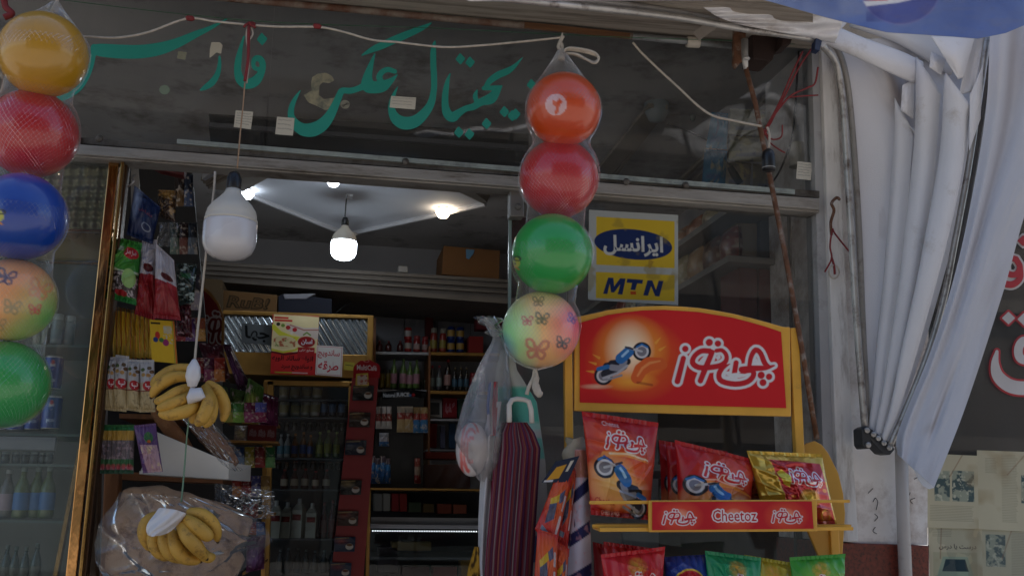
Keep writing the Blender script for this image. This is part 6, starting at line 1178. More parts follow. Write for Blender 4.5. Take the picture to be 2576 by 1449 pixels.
# ---------------------------------------------------------------- left side of the doorway
b = MB(); b.slab([(268, 1180), (300, 1180), (285, 1720), (250, 1720)], .35, .05); b.slab([(330, 398), (480, 404), (450, 1700), (260, 1700)], .95, .04)
SB = thing('side_shelving', 'dark brown shelving at the left inside the doorway', 'shelving', at(300, 1700, .6))
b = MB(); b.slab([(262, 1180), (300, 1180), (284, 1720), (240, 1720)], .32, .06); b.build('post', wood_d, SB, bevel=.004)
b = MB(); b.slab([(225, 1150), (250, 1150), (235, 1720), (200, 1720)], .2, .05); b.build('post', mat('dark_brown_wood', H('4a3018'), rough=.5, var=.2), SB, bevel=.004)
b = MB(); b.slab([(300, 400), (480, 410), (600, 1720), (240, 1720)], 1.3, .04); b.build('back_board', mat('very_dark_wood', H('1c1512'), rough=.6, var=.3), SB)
b = MB(); b.slab([(352, 402), (470, 408), (462, 442), (400, 428)], .6, .05); b.build('top_board', mat('maroon_board', H('5a1c1a'), rough=.6), SB)
for q_ in ([(300, 1186), (560, 1196), (560, 1215), (300, 1206)], [(300, 1040), (480, 1044), (480, 1056), (300, 1052)]): b = MB(); b.slab(q_, .7, .4); b.build('shelf_board', wood_d, SB)
b = MB(); b.slab([(329, 410), (334, 400), (341, 398), (347, 404), (352, 480), (352, 600), (330, 600)], .04, .004); tag(b.build('metal_strip', mat('pale_steel_strip', H('a9a8a6'), rough=.35, metal=.5), None, loc=at(340, 600, .04)), 'pale round-topped metal strip with a hook above the hanging bags', 'strip')
b = MB(); tubeuv(b, [(340, 440, .02), (332, 448, .0), (336, 458, -.01), (322, 470, 0)], .003, 6); tag(b.build('hook', steel, None, True, loc=at(335, 450, 0)), 'small twisted steel hook at the top of the metal strip', 'hook')
gh = 'packets hanging at the left door post'
cv = CV(0, 0, 90, 160, 110, '2f7a2c'); cv.glow(20, 40, 70, 50, '5c9a3c', .9, .8); cv.rect(0, 22, 40, 34, 'a8b4a0', .8); cv.ell(64, 36, 22, 15, 'b01c28'); cv.text('مزمز', 50, 28, 80, 44, 'd0b0b4', .02); cv.stroke([(0, 80), (40, 88), (90, 82)], 6, 'b4c4a8'); cv.rect(0, 88, 90, 145, '453a3a'); cv.noise('b0a4a4', 6, .5, 1, 4, .08, (0, 90, 90, 146)); cv.noise('18120f', 5, .55, 1, 9, .08, (0, 90, 90, 146)); cv.ell(66, 100, 19, 24, '8fb46a'); cv.ell(50, 140, 16, 8, 'a01c24'); cv.rect(0, 147, 90, 160, '2c7a34')
snackbag([(288, 596), (358, 612), (343, 768), (256, 746)], .02, .03, cv, 'big green bag of black sunflower seeds with a red oval', 31, gh, nm='seed_bag')
def redwhite():
    cv = CV(0, 0, 50, 200, 60, '8a1c22'); cv.rect(0, 0, 50, 95, 'b4aeb4'); cv.ell(30, 78, 14, 10, '5a1c1c'); cv.noise('a02c30', 12, .6, .5, 4, .1, (0, 100, 50, 200)); cv.rect(30, 92, 50, 108, 'a02c34'); return cv
snackbag([(358, 600), (396, 604), (390, 806), (339, 790)], .03, .025, redwhite(), 'white and red packet hanging right of the green seed bag', 32, gh, nm='seed_bag')
snackbag([(392, 612), (438, 655), (455, 806), (386, 800)], .0, .028, redwhite(), 'second white and red packet, wrapped in crinkled clear film', 33, gh, .008, nm='seed_bag')
cv = CV(0, 0, 60, 120, 60, '14244c'); cv.glow(10, 30, 14, 60, '98a8c8', .8, .8); cv.text('داداش', 20, 40, 50, 52, '8c4a50', .01); cv.ell(42, 84, 9, 10, '8a90a0', 1, 2)
snackbag([(338, 466), (404, 522), (384, 615), (318, 590)], .02, .025, cv, 'dark blue foil packet slanting at the top of the left post', 34, gh, .008, nm='foil_packet')
cv = CV(0, 0, 40, 90, 40, '3c2818'); cv.glow(20, 10, 18, 24, 'c89848', .8, .6); cv.noise('b08a58', 10, .6, .7, 3, .1)
snackbag([(396, 478), (446, 480), (440, 560), (398, 545)], .08, .02, cv, 'small brown and gold clear-wrapped packet behind the blue one', 35, gh, .008, nm='foil_packet', m=MATS['brown_film'])
cv = CV(0, 0, 40, 150, 40, '14241c'); cv.noise('a8b8b4', 9, .62, .9, 4, .06); cv.rect(8, 40, 30, 60, '2c5c34')
snackbag([(444, 662), (496, 665), (488, 760), (440, 770)], .12, .02, cv, 'dark green and silver packet at the right of the hanging bags', 36, gh, .01, nm='foil_packet', m=MATS['brown_film'])
cv = CV(0, 0, 40, 90, 40, '4a1018'); cv.noise('c0a0a8', 9, .68, .8, 6, .06)
snackbag([(442, 760), (480, 765), (485, 850), (446, 845)], .14, .02, cv, 'dark maroon glittering packet under the silver one', 37, gh, .01, nm='foil_packet', m=MATS['brown_film'])
b = MB(); G = [at(398+48*i/8+4*math.sin(j), 560+60*j/6, -.01+.015*math.sin(i*2+j*1.3)) for j in range(7) for i in range(9)]; b.grid(np.array(G).reshape(7, 9, 3)); tag(b.build('clear_wrap', film, None, True, loc=at(420, 560, 0)), 'crinkled clear wrap gathered above the red and white packets', 'wrap')
# yellow booklets
gy = 'yellow packets hung edge-on at the left post'
for i in range(9):
    x = 284+i*11.5; cv = CV(0, 0, 12, 140, 12, ['c0962a', 'b58a24', 'c9a02c'][i % 3]); cv.rect(0, 0, 12, 10, '5a4018'); cv.stroke([(10, 0), (11, 140)], 1.5, 'b0402c'); cv.stroke([(7, 0), (8, 140)], 1, '4a7a38', .7)
    tag(sheet('yellow_packet', cv, [(x, 770+i*2), (x+9, 772+i*2), (x+11+i*.5, 903), (x-1, 898)], .1-.004*i, print_m, None, wav=.02, seed=i, thick=.003), nth(i, 9)+' thin yellow packet in the edge-on row above the nut packets', 'packet', gy)
cv = CV(0, 0, 70, 110, 70, 'c9a22a'); cv.rect(3, 6, 30, 11, '302818'); cv.rect(38, 14, 60, 34, 'a8aca8', .6); cv.noise('a8aca8', 5, .6, .9, 3, .1, (36, 14, 62, 60)); cv.ell(20, 40, 7, 10, 'b03024'); cv.ell(14, 52, 7, 7, '28386c'); cv.ell(42, 58, 9, 9, '8a2c5c'); cv.ell(30, 52, 7, 6, '3c6a38'); cv.stroke([(68, 0), (68, 110)], 3, 'a8402c'); cv.stroke([(64, 0), (64, 110)], 1.5, '386838')
tag(sheet('toy_card', cv, [(376, 804), (438, 808), (446, 914), (382, 908)], .03, paper_m, None, wav=.006, thick=.006), 'yellow card with a small tractor picture in front of the yellow packets', 'card')
gn = 'beige nut packets in a row'
for i, q in enumerate(([(271, 899), (296, 897), (290, 1034), (258, 1030)], [(291, 892), (325, 896), (318, 1036), (278, 1032)], [(322, 903), (352, 905), (353, 1036), (316, 1031)], [(352, 905), (388, 905), (391, 1036), (351, 1037)])):
    cv = CV(0, 0, 40, 140, 60, 'b09c74'); cv.rect(0, 0, 40, 62, 'b4b0b0'); cv.rect(0, 62, 40, 84, 'b0a48c'); 
    for x, y, c in ((10, 28, '4a5a2c'), (28, 24, '5a4424'), (12, 42, 'b08a4c'), (26, 44, 'b0824a'), (34, 34, '6a4a2c')): cv.ell(x, y, 6, 5, c)
    cv.ell(26, 72, 15, 13, 'a81c24'); cv.text('ب', 18, 64, 36, 80, 'd8c8c8', .03); cv.rect(0, 84, 40, 87, '7a3a2c'); cv.noise('6a5a3a', 8, .66, .5, i, .1, (0, 90, 40, 140))
    snackbag(q, .03, .022, cv, nth(i, 4)+' beige nut packet with a red oval, above the sweet packets', 40+i, gn, .004, nm='nut_packet')
gs = 'green and yellow sweet packets in a row'
for i, x in enumerate((241, 256, 270, 283, 296, 309, 322)):
    cv = CV(0, 0, 18, 130, 26, '6a6064'); cv.rect(0, 0, 18, 16, '2c6a34'); cv.rect(0, 16, 18, 42, 'b8903c'); cv.noise('a08a90', 7, .5, .8, i, .1, (0, 44, 18, 130)); cv.rect(0, 92, 18, 112, '3a6a44'); cv.glow(9, 112, 9, 9, 'b03848', 1, .5); cv.rect(0, 120, 18, 130, '28503a')
    snackbag([(x-1, 1068), (x+17, 1068), (x+14, 1192), (x-8, 1190)], .06-.006*i, .01, cv, nth(i, 7)+' slim sweet packet with a green and yellow top', 50+i, gs, .004, nm='sweet_packet')
cv = CV(0, 0, 60, 120, 50, '5a3a68'); cv.ell(36, 34, 12, 14, '3c6a3c'); cv.ell(36, 44, 5, 4, 'b85a20'); cv.poly([(8, 50), (56, 54), (58, 120), (14, 120)], 'b08c98'); cv.noise('c8b090', 10, .55, .8, 3, .1, (8, 55, 58, 118))
snackbag([(336, 1070), (392, 1064), (410, 1186), (360, 1190)], -.01, .014, cv, 'purple sweet packet at the right end of the slim packets', 60, gs, .005, nm='sweet_packet')
# tray with loaves
TR = thing('bread_tray', 'pale wedge-shaped tray holding long loaves, behind the upper bananas', 'tray', at(575, 1206, .2))
traym = mat('pale_tray_board', H('e6e2da'), rough=.6, var=.08)
b = MB(); b.slab([(394, 1086), (577, 1163), (575, 1206), (350, 1192)], .2, .012); b.build('side', traym, TR, bevel=.002)
p = [at(577, 1163, .2)+np.array((0, .0135, 0)), at(575, 1206, .2)+np.array((0, .0135, 0))]; q = [p[0]+np.array((.05, .27, 0)), p[1]+np.array((.05, .27, 0))]
b = MB(); b.prism([p[0], p[1], q[1], q[0]], (-.012, 0, 0)); b.prism([at(350, 1192, .214), at(566, 1206, .214), at(566, 1206, .214)+np.array((.05, .26, 0)), at(350, 1192, .214)+np.array((0, .26, 0))], (0, 0, .01)); b.build('end_and_base', traym, TR)
loafm = mat('baked_crust', H('8f5c34'), rough=.65, var=.25, vs=10, bump=.5, bs=40, dirt=H('b98a58'), dth=.6, ds=12)
for i, (a, c, w_) in enumerate((((385, 1030, .3), (480, 1135, .28), 36), ((470, 1040, .34), (592, 1168, .27), 46))):
    b = MB(); n = 14; C = [at(a[0]+(c[0]-a[0])*k/n, a[1]+(c[1]-a[1])*k/n, a[2]+(c[2]-a[2])*k/n) for k in range(n+1)]; r = [w_/2*ps(.3)*(math.sin(math.pi*(.04+.92*k/n)))**.4*(1+.04*math.sin(k*2.4)) for k in range(n+1)]; b.tube(C, r, 12); tag(b.build('loaf', loafm, None, True, loc=C[-1]), ['shorter long loaf at the left in the pale tray', 'longer long loaf at the right in the pale tray'][i], 'bread', 'long loaves in the tray')
def filmsheet(name, outline_f, label, nu=46, nv=36, m=film, seed=1, cat='plastic bag', amp=.02):
    G = []; rs = np.random.RandomState(seed)
    X, T = np.meshgrid(np.linspace(0, 1, nu), np.linspace(0, 1, nv)); U, V, Y = outline_f(X, T); cr = np.zeros_like(X)
    for k in range(15):
        an = rs.rand()*math.pi; f = 7+rs.rand()*20; cr += (1-np.abs(np.sin((X*math.cos(an)+T*math.sin(an))*f*.6+rs.rand()*6+1.5*vnoise(X*3, T*3, k))))**3.5*np.exp(-((X-rs.rand())**2+(T-rs.rand())**2)/(.08+.3*rs.rand()))
    b = MB(); P = atv(U, V, Y-cr*amp); b.grid(P); return tag(b.build(name, m, None, True, loc=P[-1, nu//2]), label, cat)
filmsheet('plastic_bag', lambda X, T: (440+60*X+118*T+16*X*T, 1035+T*132-16*X*(1-T)+18*np.sin(3*X), .12+0*X), 'clear bag around the long loaves in the tray', seed=5, amp=.012)
# flatbread
breadm = mat('mottled_flatbread', H('9c7c60'), rough=.8, var=.3, vs=11, bump=1.0, bs=24, dirt=H('4a2a1c'), dth=.585, ds=24, sss=.0)
def slabread(pts, w_, label, fl=.45, seed=0):
    b = MB(); P = spline(pts, 8); n = len(P); V = []; seg = 28
    for i, p_ in enumerate(P):
        c = at(*p_); t = P[min(i+1, n-1)]-P[max(i-1, 0)]; k = math.sin(math.pi*(.05+.9*i/(n-1)))**.35; R = w_/2*ps(p_[2])*k
        tt = at(*P[min(i+1, n-1)])-at(*P[max(i-1, 0)]); tt /= np.linalg.norm(tt); up = np.array((-tt[2], 0, tt[0])); up /= np.linalg.norm(up)
        for j in range(seg):
            a = 2*math.pi*j/seg; rr = R*(1+.07*math.sin(3*a+i*.3+seed)+.04*math.sin(7*a-i*.5)+.03*math.sin(i*1.1)); V.append(c+up*math.cos(a)*rr+np.array((0, -1, 0))*math.sin(a)*rr*fl)
    b.add(V, [(i*seg+k, i*seg+(k+1) % seg, (i+1)*seg+(k+1) % seg, (i+1)*seg+k) for i in range(n-1) for k in range(seg)]+[tuple(range(seg)), tuple(range((n-1)*seg+seg-1, (n-1)*seg-1, -1))]); return tag(b.build('flatbread', breadm, None, True, loc=at(*pts[0])), label, 'bread', 'bagged flatbreads')
slabread([(300, 1270, .04), (400, 1290, .02), (490, 1312, .02), (625, 1345, .04)], 120, 'thick folded flatbread slanting behind the lower bananas', seed=1)
slabread([(300, 1345, .0), (330, 1300, -.02), (360, 1262, .0)], 70, 'rolled flatbread end at the upper left of the bag', seed=2)
slabread([(270, 1390, .02), (400, 1400, .0), (520, 1410, .0), (600, 1440, .04)], 130, 'pale flatbread lying low in the bag under the bananas', seed=4)
slabread([(270, 1500, .02), (420, 1500, .0), (600, 1510, .02)], 130, 'bottom flatbread at the frame edge', seed=7)
def of(X, T):
    l = np.interp(T, [0, .15, .4, .7, 1], [300, 268, 232, 262, 290]); r = np.interp(T, [0, .15, .35, .6, 1], [520, 640, 690, 600, 580]); return l+(r-l)*X+5*np.sin(T*20+X*3), 1238+(1560-1238)*T+16*X*(1-T), -.10-.07*np.sin(np.pi*X)*np.sin(np.pi*np.clip(T, .05, .95))
filmsheet('plastic_bag', of, 'large crumpled clear bag over the flatbreads', 110, 90, film, 8, amp=.012)
filmsheet('plastic_bag', lambda X, T: (540+150*X, 1215+20*X+110*T*(1-.4*X), .15+.05*X), 'loose dark clear bag crumpled behind the flatbread', 60, 44, film, 12, amp=.014)
# second snack rack inside
IR = thing('inner_snack_rack', 'second snack rack deep inside with a dark red arched sign', 'display rack', at(600, 1700, 1.2))
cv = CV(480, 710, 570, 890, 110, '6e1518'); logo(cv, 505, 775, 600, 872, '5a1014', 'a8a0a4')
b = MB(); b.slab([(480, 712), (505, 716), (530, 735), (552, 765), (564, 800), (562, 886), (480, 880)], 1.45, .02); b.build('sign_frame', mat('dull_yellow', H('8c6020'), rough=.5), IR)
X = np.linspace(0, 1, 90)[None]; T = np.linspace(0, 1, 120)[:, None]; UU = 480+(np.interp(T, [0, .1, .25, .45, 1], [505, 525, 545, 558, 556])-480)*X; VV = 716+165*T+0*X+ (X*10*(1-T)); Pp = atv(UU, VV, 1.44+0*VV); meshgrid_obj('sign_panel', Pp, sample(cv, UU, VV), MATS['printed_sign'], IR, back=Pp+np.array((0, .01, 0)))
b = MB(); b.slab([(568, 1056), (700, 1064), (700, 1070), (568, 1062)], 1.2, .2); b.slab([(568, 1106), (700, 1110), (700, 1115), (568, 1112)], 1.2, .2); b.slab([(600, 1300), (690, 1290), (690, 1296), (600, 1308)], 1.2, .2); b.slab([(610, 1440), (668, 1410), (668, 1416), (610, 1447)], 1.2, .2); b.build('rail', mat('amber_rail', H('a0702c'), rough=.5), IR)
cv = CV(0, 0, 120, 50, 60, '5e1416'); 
for x in (6, 44, 82): logo(cv, x, 12, x+30, 38, '5e1416', '9a8a8c')
sheet('label_board', cv, [(624, 1068), (696, 1070), (694, 1110), (622, 1106)], 1.19, MATS['printed_sign'], IR, thick=.005)
b = MB(); b.bar((668, 960), (658, 1700), 10, 1.38, .03); b.build('upright', gold_m, IR)
gi = 'bags on the inner snack rack'
def ib(q, Y, bg, gl, label, seed, n=50):
    cv = CV(0, 0, 60, 100, n, bg); cv.glow(30, 60, 30, 35, gl, .9, .7); cv.noise('c0a8b0', 14, .68, .8, seed, .08); return snackbag(q, Y, .03, cv, label, seed, gi, .01)
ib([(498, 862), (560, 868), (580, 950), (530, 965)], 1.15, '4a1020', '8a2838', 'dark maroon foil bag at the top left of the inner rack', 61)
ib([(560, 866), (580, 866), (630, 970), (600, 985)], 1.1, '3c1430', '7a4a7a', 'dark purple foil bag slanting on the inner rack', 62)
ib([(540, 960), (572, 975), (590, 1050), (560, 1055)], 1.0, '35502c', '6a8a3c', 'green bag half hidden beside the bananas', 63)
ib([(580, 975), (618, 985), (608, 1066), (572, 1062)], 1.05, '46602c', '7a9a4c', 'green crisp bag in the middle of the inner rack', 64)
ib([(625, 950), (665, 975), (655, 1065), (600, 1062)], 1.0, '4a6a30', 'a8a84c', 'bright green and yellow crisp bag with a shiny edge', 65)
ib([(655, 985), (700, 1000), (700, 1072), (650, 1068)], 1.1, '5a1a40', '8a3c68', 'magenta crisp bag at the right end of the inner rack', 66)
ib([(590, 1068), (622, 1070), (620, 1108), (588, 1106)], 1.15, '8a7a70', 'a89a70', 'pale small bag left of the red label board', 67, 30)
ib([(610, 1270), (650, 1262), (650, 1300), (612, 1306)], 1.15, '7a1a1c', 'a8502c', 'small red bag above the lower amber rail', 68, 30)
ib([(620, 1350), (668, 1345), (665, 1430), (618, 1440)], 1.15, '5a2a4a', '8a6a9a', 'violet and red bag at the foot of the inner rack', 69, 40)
# ---------------------------------------------------------------- left display window
quilt = mat('quilted_metal', H('a8a488'), rough=.3, metal=.85, var=.1)
DP = thing('display_cabinet', 'glass display cabinet of drinks behind the left window', 'cabinet', at(60, 1700, .3)); G = []
for j in range(70):
    for i in range(50):
        u = 120+178*i/49-.0; v = 386+192*j/69; a = (u+v*.9)/24; c = (u*1.0-v*.9)/24; G.append(at(u-(v-386)*.11, v, .06)+np.array((0, -.010*math.sin(math.pi*a)*math.sin(math.pi*c), 0)))
b = MB(); b.grid(np.array(G).reshape(70, 50, 3)); b.build('quilted_panel', quilt, DP, True)
b = MB(); b.slab([(100, 586), (282, 586), (272, 655), (90, 655)], .06, .01); b.build('tinted_panel', mat('amber_mirror', H('8c7a48'), rough=.25, metal=.7, var=.15), DP)
b = MB(); b.slab([(-60, 380), (150, 380), (120, 660), (-60, 660)], .1, .01); b.slab([(-60, 660), (260, 660), (170, 1720), (-60, 1720)], .75, .02); b.build('back_panel', mat('olive_grey_panel', H('4a4a3e'), rough=.5, var=.2), DP)
b = MB()
for v, c in ((868, 0), (1092, 0), (1168, 0), (1310, 0)): b.slab([(-60, v-4), (235-(v-800)*.11, v), (235-(v-800)*.11, v+6), (-60, v+2)], .3, .35)
b.build('glass_shelf', mat('green_glass_edge', H('5a6660'), rough=.15, var=.1, alpha=1), DP)
b = MB(); b.slab([(-60, 1096), (140, 1100), (136, 1132), (-60, 1128)], .28, .02); b.build('shelf_strip', mat('price_rail', H('77777a'), rough=.4, var=.2), DP)
pc = 'blue soft drink cans in the left window'
def bluecan(u, vt, vb, Y, label):
    c = at(u, vb, Y); Hh = float(at(u, vt, Y)[2]-c[2]); R = 21*ps(Y); t = thing('drink_can', label, 'can', c, pc); nu, nv = 60, 70
    cv = CV(-1, 0, 1, 1, 120, '16347c'); cv.glow(-.6, .5, .3, .8, '2c58b0', .7); cv.ell(.15, .25, .22, .17, 'b8b4bc'); cv.poly([(-.06, .2), (.05, .09), (.25, .09), (.36, .2), (.15, .24)], 'a82838'); cv.poly([(-.04, .32), (.1, .3), (.35, .29), (.25, .4), (.05, .41)], '1c3c94')
    cv.text('pepsi', -.2, .68, .55, .84, 'a8b4cc', .03)
    A, Z = np.meshgrid(np.linspace(-np.pi, np.pi, nu), np.linspace(1, 0, nv)); P = np.stack([c[0]+R*np.sin(A), c[1]-R*np.cos(A), c[2]+Hh*(.04+.9*Z)], -1); meshgrid_obj('body', P, sample(cv, np.sin(A)*1.0*(np.cos(A) > 0)+(np.cos(A) <= 0)*-.95, 1-Z), mat('printed_tin', rough=.3, metal=.35, attr=True, coat=.3), t)
    b = MB(); b.lathe([(R*.85, 0), (R, Hh*.04)], c, 24); b.lathe([(R, Hh*.94), (R*.86, Hh*.985), (R*.84, Hh)], c, 24); b.build('rim', steel, t, True); return t
bluecan(128, 896, 980, .34, 'upper blue cola can nearest the gold post'); bluecan(125, 996, 1080, .34, 'lower blue cola can nearest the gold post'); bluecan(82, 1000, 1082, .36, 'blue cola can half hidden by the green ball'); bluecan(40, 1002, 1084, .36, 'blue cola can wholly behind the green ball')
goods([140, 165], 790, 866, 28, .4, '8a9490', 'a8b0ac', '# pale milky jar on the top shelf of the left window', 'milky jars in the left window', 'jar', 'jar', '7a8a8a')
goods([112, 92], 798, 866, 20, .42, '8a8c80', 'b0b0a8', '# pale small bottle behind the butterfly ball', 'small pale bottles in the left window')
goods([48, 82, 110], 1166+8, 1303, 38, .36, '5d6a3a', '7f8c88', '# large bottle with a blue and yellow label in the left window', 'large bottles in the left window', lab='3c6ca0')
goods([10], 1180, 1303, 36, .38, '6a6660', 'a0a4a4', 'large clear bottle with a pink label at the left edge', None, lab='a08a90')
goods([12, 35, 58, 82, 104, 124], 1136, 1166, 20, .36, '3c4446', '7a8486', '# small dark jar under the price rail in the left window', 'small jars under the price rail', 'jar', 'jar')
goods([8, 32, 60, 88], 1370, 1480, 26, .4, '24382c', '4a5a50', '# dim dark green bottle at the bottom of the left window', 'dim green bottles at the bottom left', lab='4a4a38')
# ---------------------------------------------------------------- goods behind the right window
RS = thing('side_shelves', 'grey metal shelves of snacks along the right wall behind the glass', 'shelves', at(1900, 1700, .6))
grey = mat('grey_metal_shelf', H('7c7a74'), rough=.6, var=.15)
b = MB()
for v, w_ in ((526, 14), (651, 17), (885, 15), (1160, 15)):
    p0 = at(1838, v, .45); b.box((p0[0]-.01, .45, p0[2]-.012), (XR, .47, p0[2]+.014)); b.box((p0[0]-.01, .47, p0[2]-.012), (p0[0]+.02, 2.9, p0[2]+.014)); b.box((p0[0]+.02, .47, p0[2]-.008), (XR, 2.9, p0[2]))
b.build('shelf_board', grey, RS)
b = MB(); p0 = at(1838, 700, .45); b.box((p0[0]+.5, .5, .14), (p0[0]+.52, 2.9, 2.9)); b.build('back_panel', mat('dim_brown_panel', H('4a4038'), rough=.8), RS)
b = MB(); b.slab([(1985, 505), (2062, 510), (2090, 1700), (2010, 1700)], .3, .02); b.build('side_panel', mat('dim_grey_panel', H('4c4c48'), rough=.5, var=.25), RS)
p0 = at(1838, 651, .45); zz = [at(1838, v, .45)[2] for v in (526, 651, 885, 1160)]
rs = random.Random(5); gq = 'packs on the right side shelves'
names = [('tan', 'a8845a'), ('amber', '9a6a3c'), ('rust red', '7a3a28'), ('straw', 'a89a70'), ('pale blue', '7a8c9c'), ('brown', '6a4630'), ('orange', 'a0603a'), ('cream', 'a8a08c')]
for r_, z in enumerate(zz[:3]):
    for i in range(11):
        nmc, c = names[(i*3+r_*2) % 8]; y = .62+i*.2; hh = rs.uniform(.12, .17) if r_ else .1; x = p0[0]+.03; cv = CV(0, 0, 40, 50, 26, c); cv.noise('c8b8a0', 10, .6, .7, i+r_*7, .12); cv.noise('40302a', 12, .62, .6, i+r_*3, .1)
        X, T = np.meshgrid(np.linspace(0, 1, cv.w), np.linspace(1, 0, cv.h)); bl = np.sin(np.pi*X)**.5*np.sin(np.pi*np.clip(T, .02, .98))**.5*.035; P = np.stack([x-bl+.04, y+.18*(1-X)-.09, z+.016+hh*T], -1); Bk = P.copy(); Bk[..., 0] = x+.045+bl
        tag(meshgrid_obj('snack_pack', P, cv.a, print_m, None, back=Bk), '%s pack, number %s from the glass on the %s side shelf' % (nmc, ['one', 'two', 'three', 'four', 'five', 'six', 'seven', 'eight', 'nine', 'ten', 'eleven'][i], ['upper', 'middle', 'lower'][r_]), 'pack', gq)
carton([(1858, 672), (1905, 676), (1905, 870), (1862, 868)], .52, .2, '5c2822', 'dark red box left of the pair below the pale shelf end')
carton([(1910, 676), (1968, 680), (1968, 872), (1910, 870)], .52, .2, '642c24', 'dark red box right of the pair below the pale shelf end')
carton([(1852, 560), (1905, 562), (1905, 645), (1856, 643)], .55, .15, '7a6a50', 'straw-coloured wrapped parcel on the middle side shelf')
carton([(1912, 555), (1960, 558), (1960, 646), (1912, 645)], .55, .15, '4a4a44', 'dark wrapped parcel beside the straw-coloured one')
cord([(1998, 700, .28), (2000, 640, .28), (2030, 615, .28), (2048, 590, .28), (2020, 580, .28), (1990, 585, .28), (1996, 800, .28), (1998, 880, .28)], .28, .002, cord_w, 'cable', 'thin loop of white cable on the dim grey panel', 'cable')
for i, (q, c, lb) in enumerate((([(1790, 282), (1832, 286), (1828, 376), (1775, 372)], '3c84ac', 'upper pale blue pack behind the transom'), ([(1772, 376), (1830, 380), (1824, 470), (1765, 462)], '3a7ca4', 'lower pale blue pack behind the transom'), ([(1836, 274), (1955, 278), (1965, 345), (1832, 338)], 'a8a894', 'top cream pack of the stack behind the transom'), ([(1834, 342), (1966, 348), (1962, 410), (1832, 404)], 'a0a088', 'middle cream pack of the stack behind the transom'), ([(1826, 408), (1890, 412), (1886, 480), (1822, 470)], '9c9484', 'beige pack low behind the transom'), ([(1894, 412), (1985, 418), (1982, 490), (1892, 484)], '948c80', 'beige pack at the bottom right behind the transom'))):
    cv = CV(0, 0, 60, 40, 44, c); cv.noise('d8c890', 16, .62, .6, i, .1); cv.noise('5a5a78', 9, .68, .6, i+4, .06); cv.rect(6, 30, 40, 35, '4a5a8a', .5); tag(pillow('paper_pack', cv, q, .5+.03*i, .04, print_m, None, seed=70+i, crin=.006), lb, 'pack', 'packs piled behind the transom')
SL = thing('shaded_lamp', 'white bowl-shaped lamp under the ceiling behind the right ball net', 'lamp', at(1650, 300, 1.0))
b = MB(); b.lathe([(0, 0), (.035, .01), (.052, .05), (.056, .11), (.05, .125)], at(1652, 308, .8), 28); b.build('bowl', mat('blue_white_bowl', H('8e989c'), rough=.5), SL, True)
b = MB(); b.lathe([(.0, 0), (.06, .0), (.062, .012), (0, .014)], at(1742, 266, .9), 28); k_ = tag(b.build('ceiling_rose', mat('dark_rose', H('3a3a3a'), rough=.5), None, loc=at(1742, 266, .9)), 'dark round ceiling mount with a small unlit bulb', 'ceiling mount'); b = MB(); b.lathe([(0, -.07), (.012, -.06), (.015, -.03), (.012, 0)], at(1742, 270, .9), 14); b.build('bulb', mat('dim_bulb', H('6c7470'), rough=.4), k_, True)
cord([(1678, 312, .6), (1740, 335, .6), (1790, 362, .6), (1830, 410, .55), (1846, 425, .5)], .6, .003, blackp, 'cable', 'dark cable sagging from the bowl lamp to the hanging plug', 'cable')
b = MB(); b.tube([at(1836, 420, .45), at(1848, 440, .45), at(1862, 462, .45)], [.012, .016, .014], 12); tag(b.build('plug', mat('dark_green_plug', H('222a26'), rough=.5), None, True, loc=at(1848, 440, .45)), 'dark green plug hanging in front of the beige packs', 'plug')
cord([(2010, 130, -.01), (2005, 200, .0), (1995, 330, .04), (1975, 400, .05), (1950, 450, .05), (1925, 470, .05)], .02, .004, blackp, 'cable', 'black cable hanging inside the right end of the transom', 'cable')
b = MB(); b.lathe([(.03, 0), (.03, .09)], at(2005, 420, .1), 20); tag(b.build('paper_roll', paperw, None, loc=at(2005, 420, .1)), 'pale paper roll behind the lined tag', 'roll')
# ---------------------------------------------------------------- more stock in the doorway
def strip(us, v0, v1, Y, cols, lb, gp, w=22, nm='snack_packet', dv=0, seed=0):
    for i, u in enumerate(us): minibag([(u-w/2, v0+dv*i), (u+w/2, v0+dv*i), (u+w/2+1, v1+dv*i), (u-w/2-1, v1+dv*i)], Y, cols[i % len(cols)], (nth(i, len(us))+' '+lb).strip(), 80+i+seed, gp, n=22)
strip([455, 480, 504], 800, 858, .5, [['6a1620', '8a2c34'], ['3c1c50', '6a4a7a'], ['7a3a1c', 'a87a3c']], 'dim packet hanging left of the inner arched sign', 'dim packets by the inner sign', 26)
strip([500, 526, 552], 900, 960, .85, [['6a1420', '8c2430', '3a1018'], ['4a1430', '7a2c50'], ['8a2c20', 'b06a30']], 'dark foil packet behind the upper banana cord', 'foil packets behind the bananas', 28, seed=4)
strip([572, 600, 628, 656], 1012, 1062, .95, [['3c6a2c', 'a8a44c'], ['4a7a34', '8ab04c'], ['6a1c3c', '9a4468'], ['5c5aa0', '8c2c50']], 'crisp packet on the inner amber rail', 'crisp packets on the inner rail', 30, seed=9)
strip([576, 602, 628, 654, 680], 1124, 1176, 1.25, [['7a2018', 'b05a28'], ['28406a', '5a7aa0'], ['8a7a28', 'b0a050'], ['6a1c20', '9a3a34'], ['2c5a34', '6a9a5c']], 'small packet under the red label board', 'small packets under the label board', 24, seed=14)
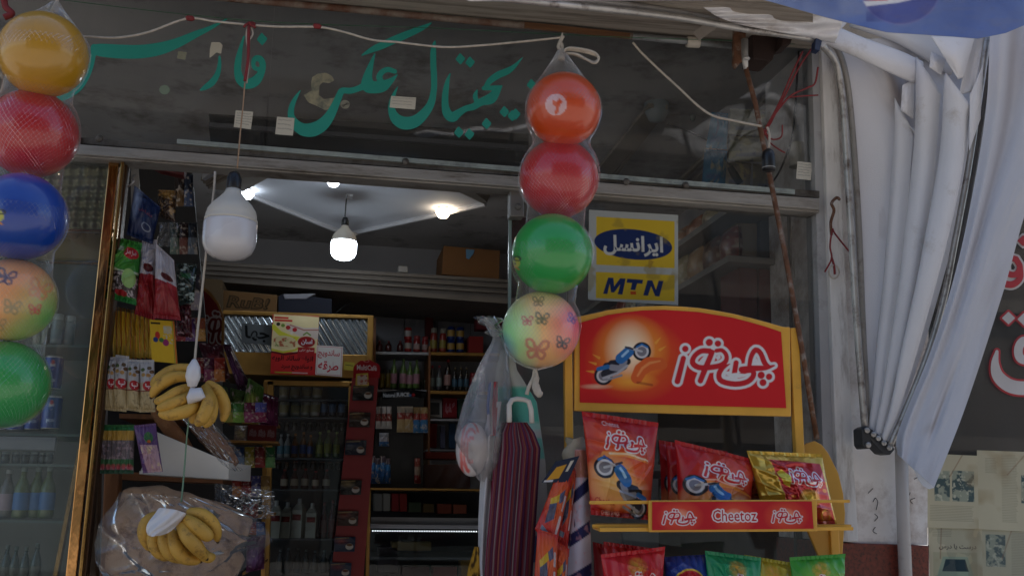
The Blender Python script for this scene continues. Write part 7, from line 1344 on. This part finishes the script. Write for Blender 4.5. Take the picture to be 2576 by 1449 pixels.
strip([596, 620, 644, 668], 1196, 1250, 1.25, [['8c2c1c', 'c07a34'], ['6a1a1c', 'a03a34'], ['3c3c6a', '7a7aa8'], ['7a5a28', 'a88a50']], 'small packet low on the inner rack', 'small packets low on the inner rack', 24, seed=21)
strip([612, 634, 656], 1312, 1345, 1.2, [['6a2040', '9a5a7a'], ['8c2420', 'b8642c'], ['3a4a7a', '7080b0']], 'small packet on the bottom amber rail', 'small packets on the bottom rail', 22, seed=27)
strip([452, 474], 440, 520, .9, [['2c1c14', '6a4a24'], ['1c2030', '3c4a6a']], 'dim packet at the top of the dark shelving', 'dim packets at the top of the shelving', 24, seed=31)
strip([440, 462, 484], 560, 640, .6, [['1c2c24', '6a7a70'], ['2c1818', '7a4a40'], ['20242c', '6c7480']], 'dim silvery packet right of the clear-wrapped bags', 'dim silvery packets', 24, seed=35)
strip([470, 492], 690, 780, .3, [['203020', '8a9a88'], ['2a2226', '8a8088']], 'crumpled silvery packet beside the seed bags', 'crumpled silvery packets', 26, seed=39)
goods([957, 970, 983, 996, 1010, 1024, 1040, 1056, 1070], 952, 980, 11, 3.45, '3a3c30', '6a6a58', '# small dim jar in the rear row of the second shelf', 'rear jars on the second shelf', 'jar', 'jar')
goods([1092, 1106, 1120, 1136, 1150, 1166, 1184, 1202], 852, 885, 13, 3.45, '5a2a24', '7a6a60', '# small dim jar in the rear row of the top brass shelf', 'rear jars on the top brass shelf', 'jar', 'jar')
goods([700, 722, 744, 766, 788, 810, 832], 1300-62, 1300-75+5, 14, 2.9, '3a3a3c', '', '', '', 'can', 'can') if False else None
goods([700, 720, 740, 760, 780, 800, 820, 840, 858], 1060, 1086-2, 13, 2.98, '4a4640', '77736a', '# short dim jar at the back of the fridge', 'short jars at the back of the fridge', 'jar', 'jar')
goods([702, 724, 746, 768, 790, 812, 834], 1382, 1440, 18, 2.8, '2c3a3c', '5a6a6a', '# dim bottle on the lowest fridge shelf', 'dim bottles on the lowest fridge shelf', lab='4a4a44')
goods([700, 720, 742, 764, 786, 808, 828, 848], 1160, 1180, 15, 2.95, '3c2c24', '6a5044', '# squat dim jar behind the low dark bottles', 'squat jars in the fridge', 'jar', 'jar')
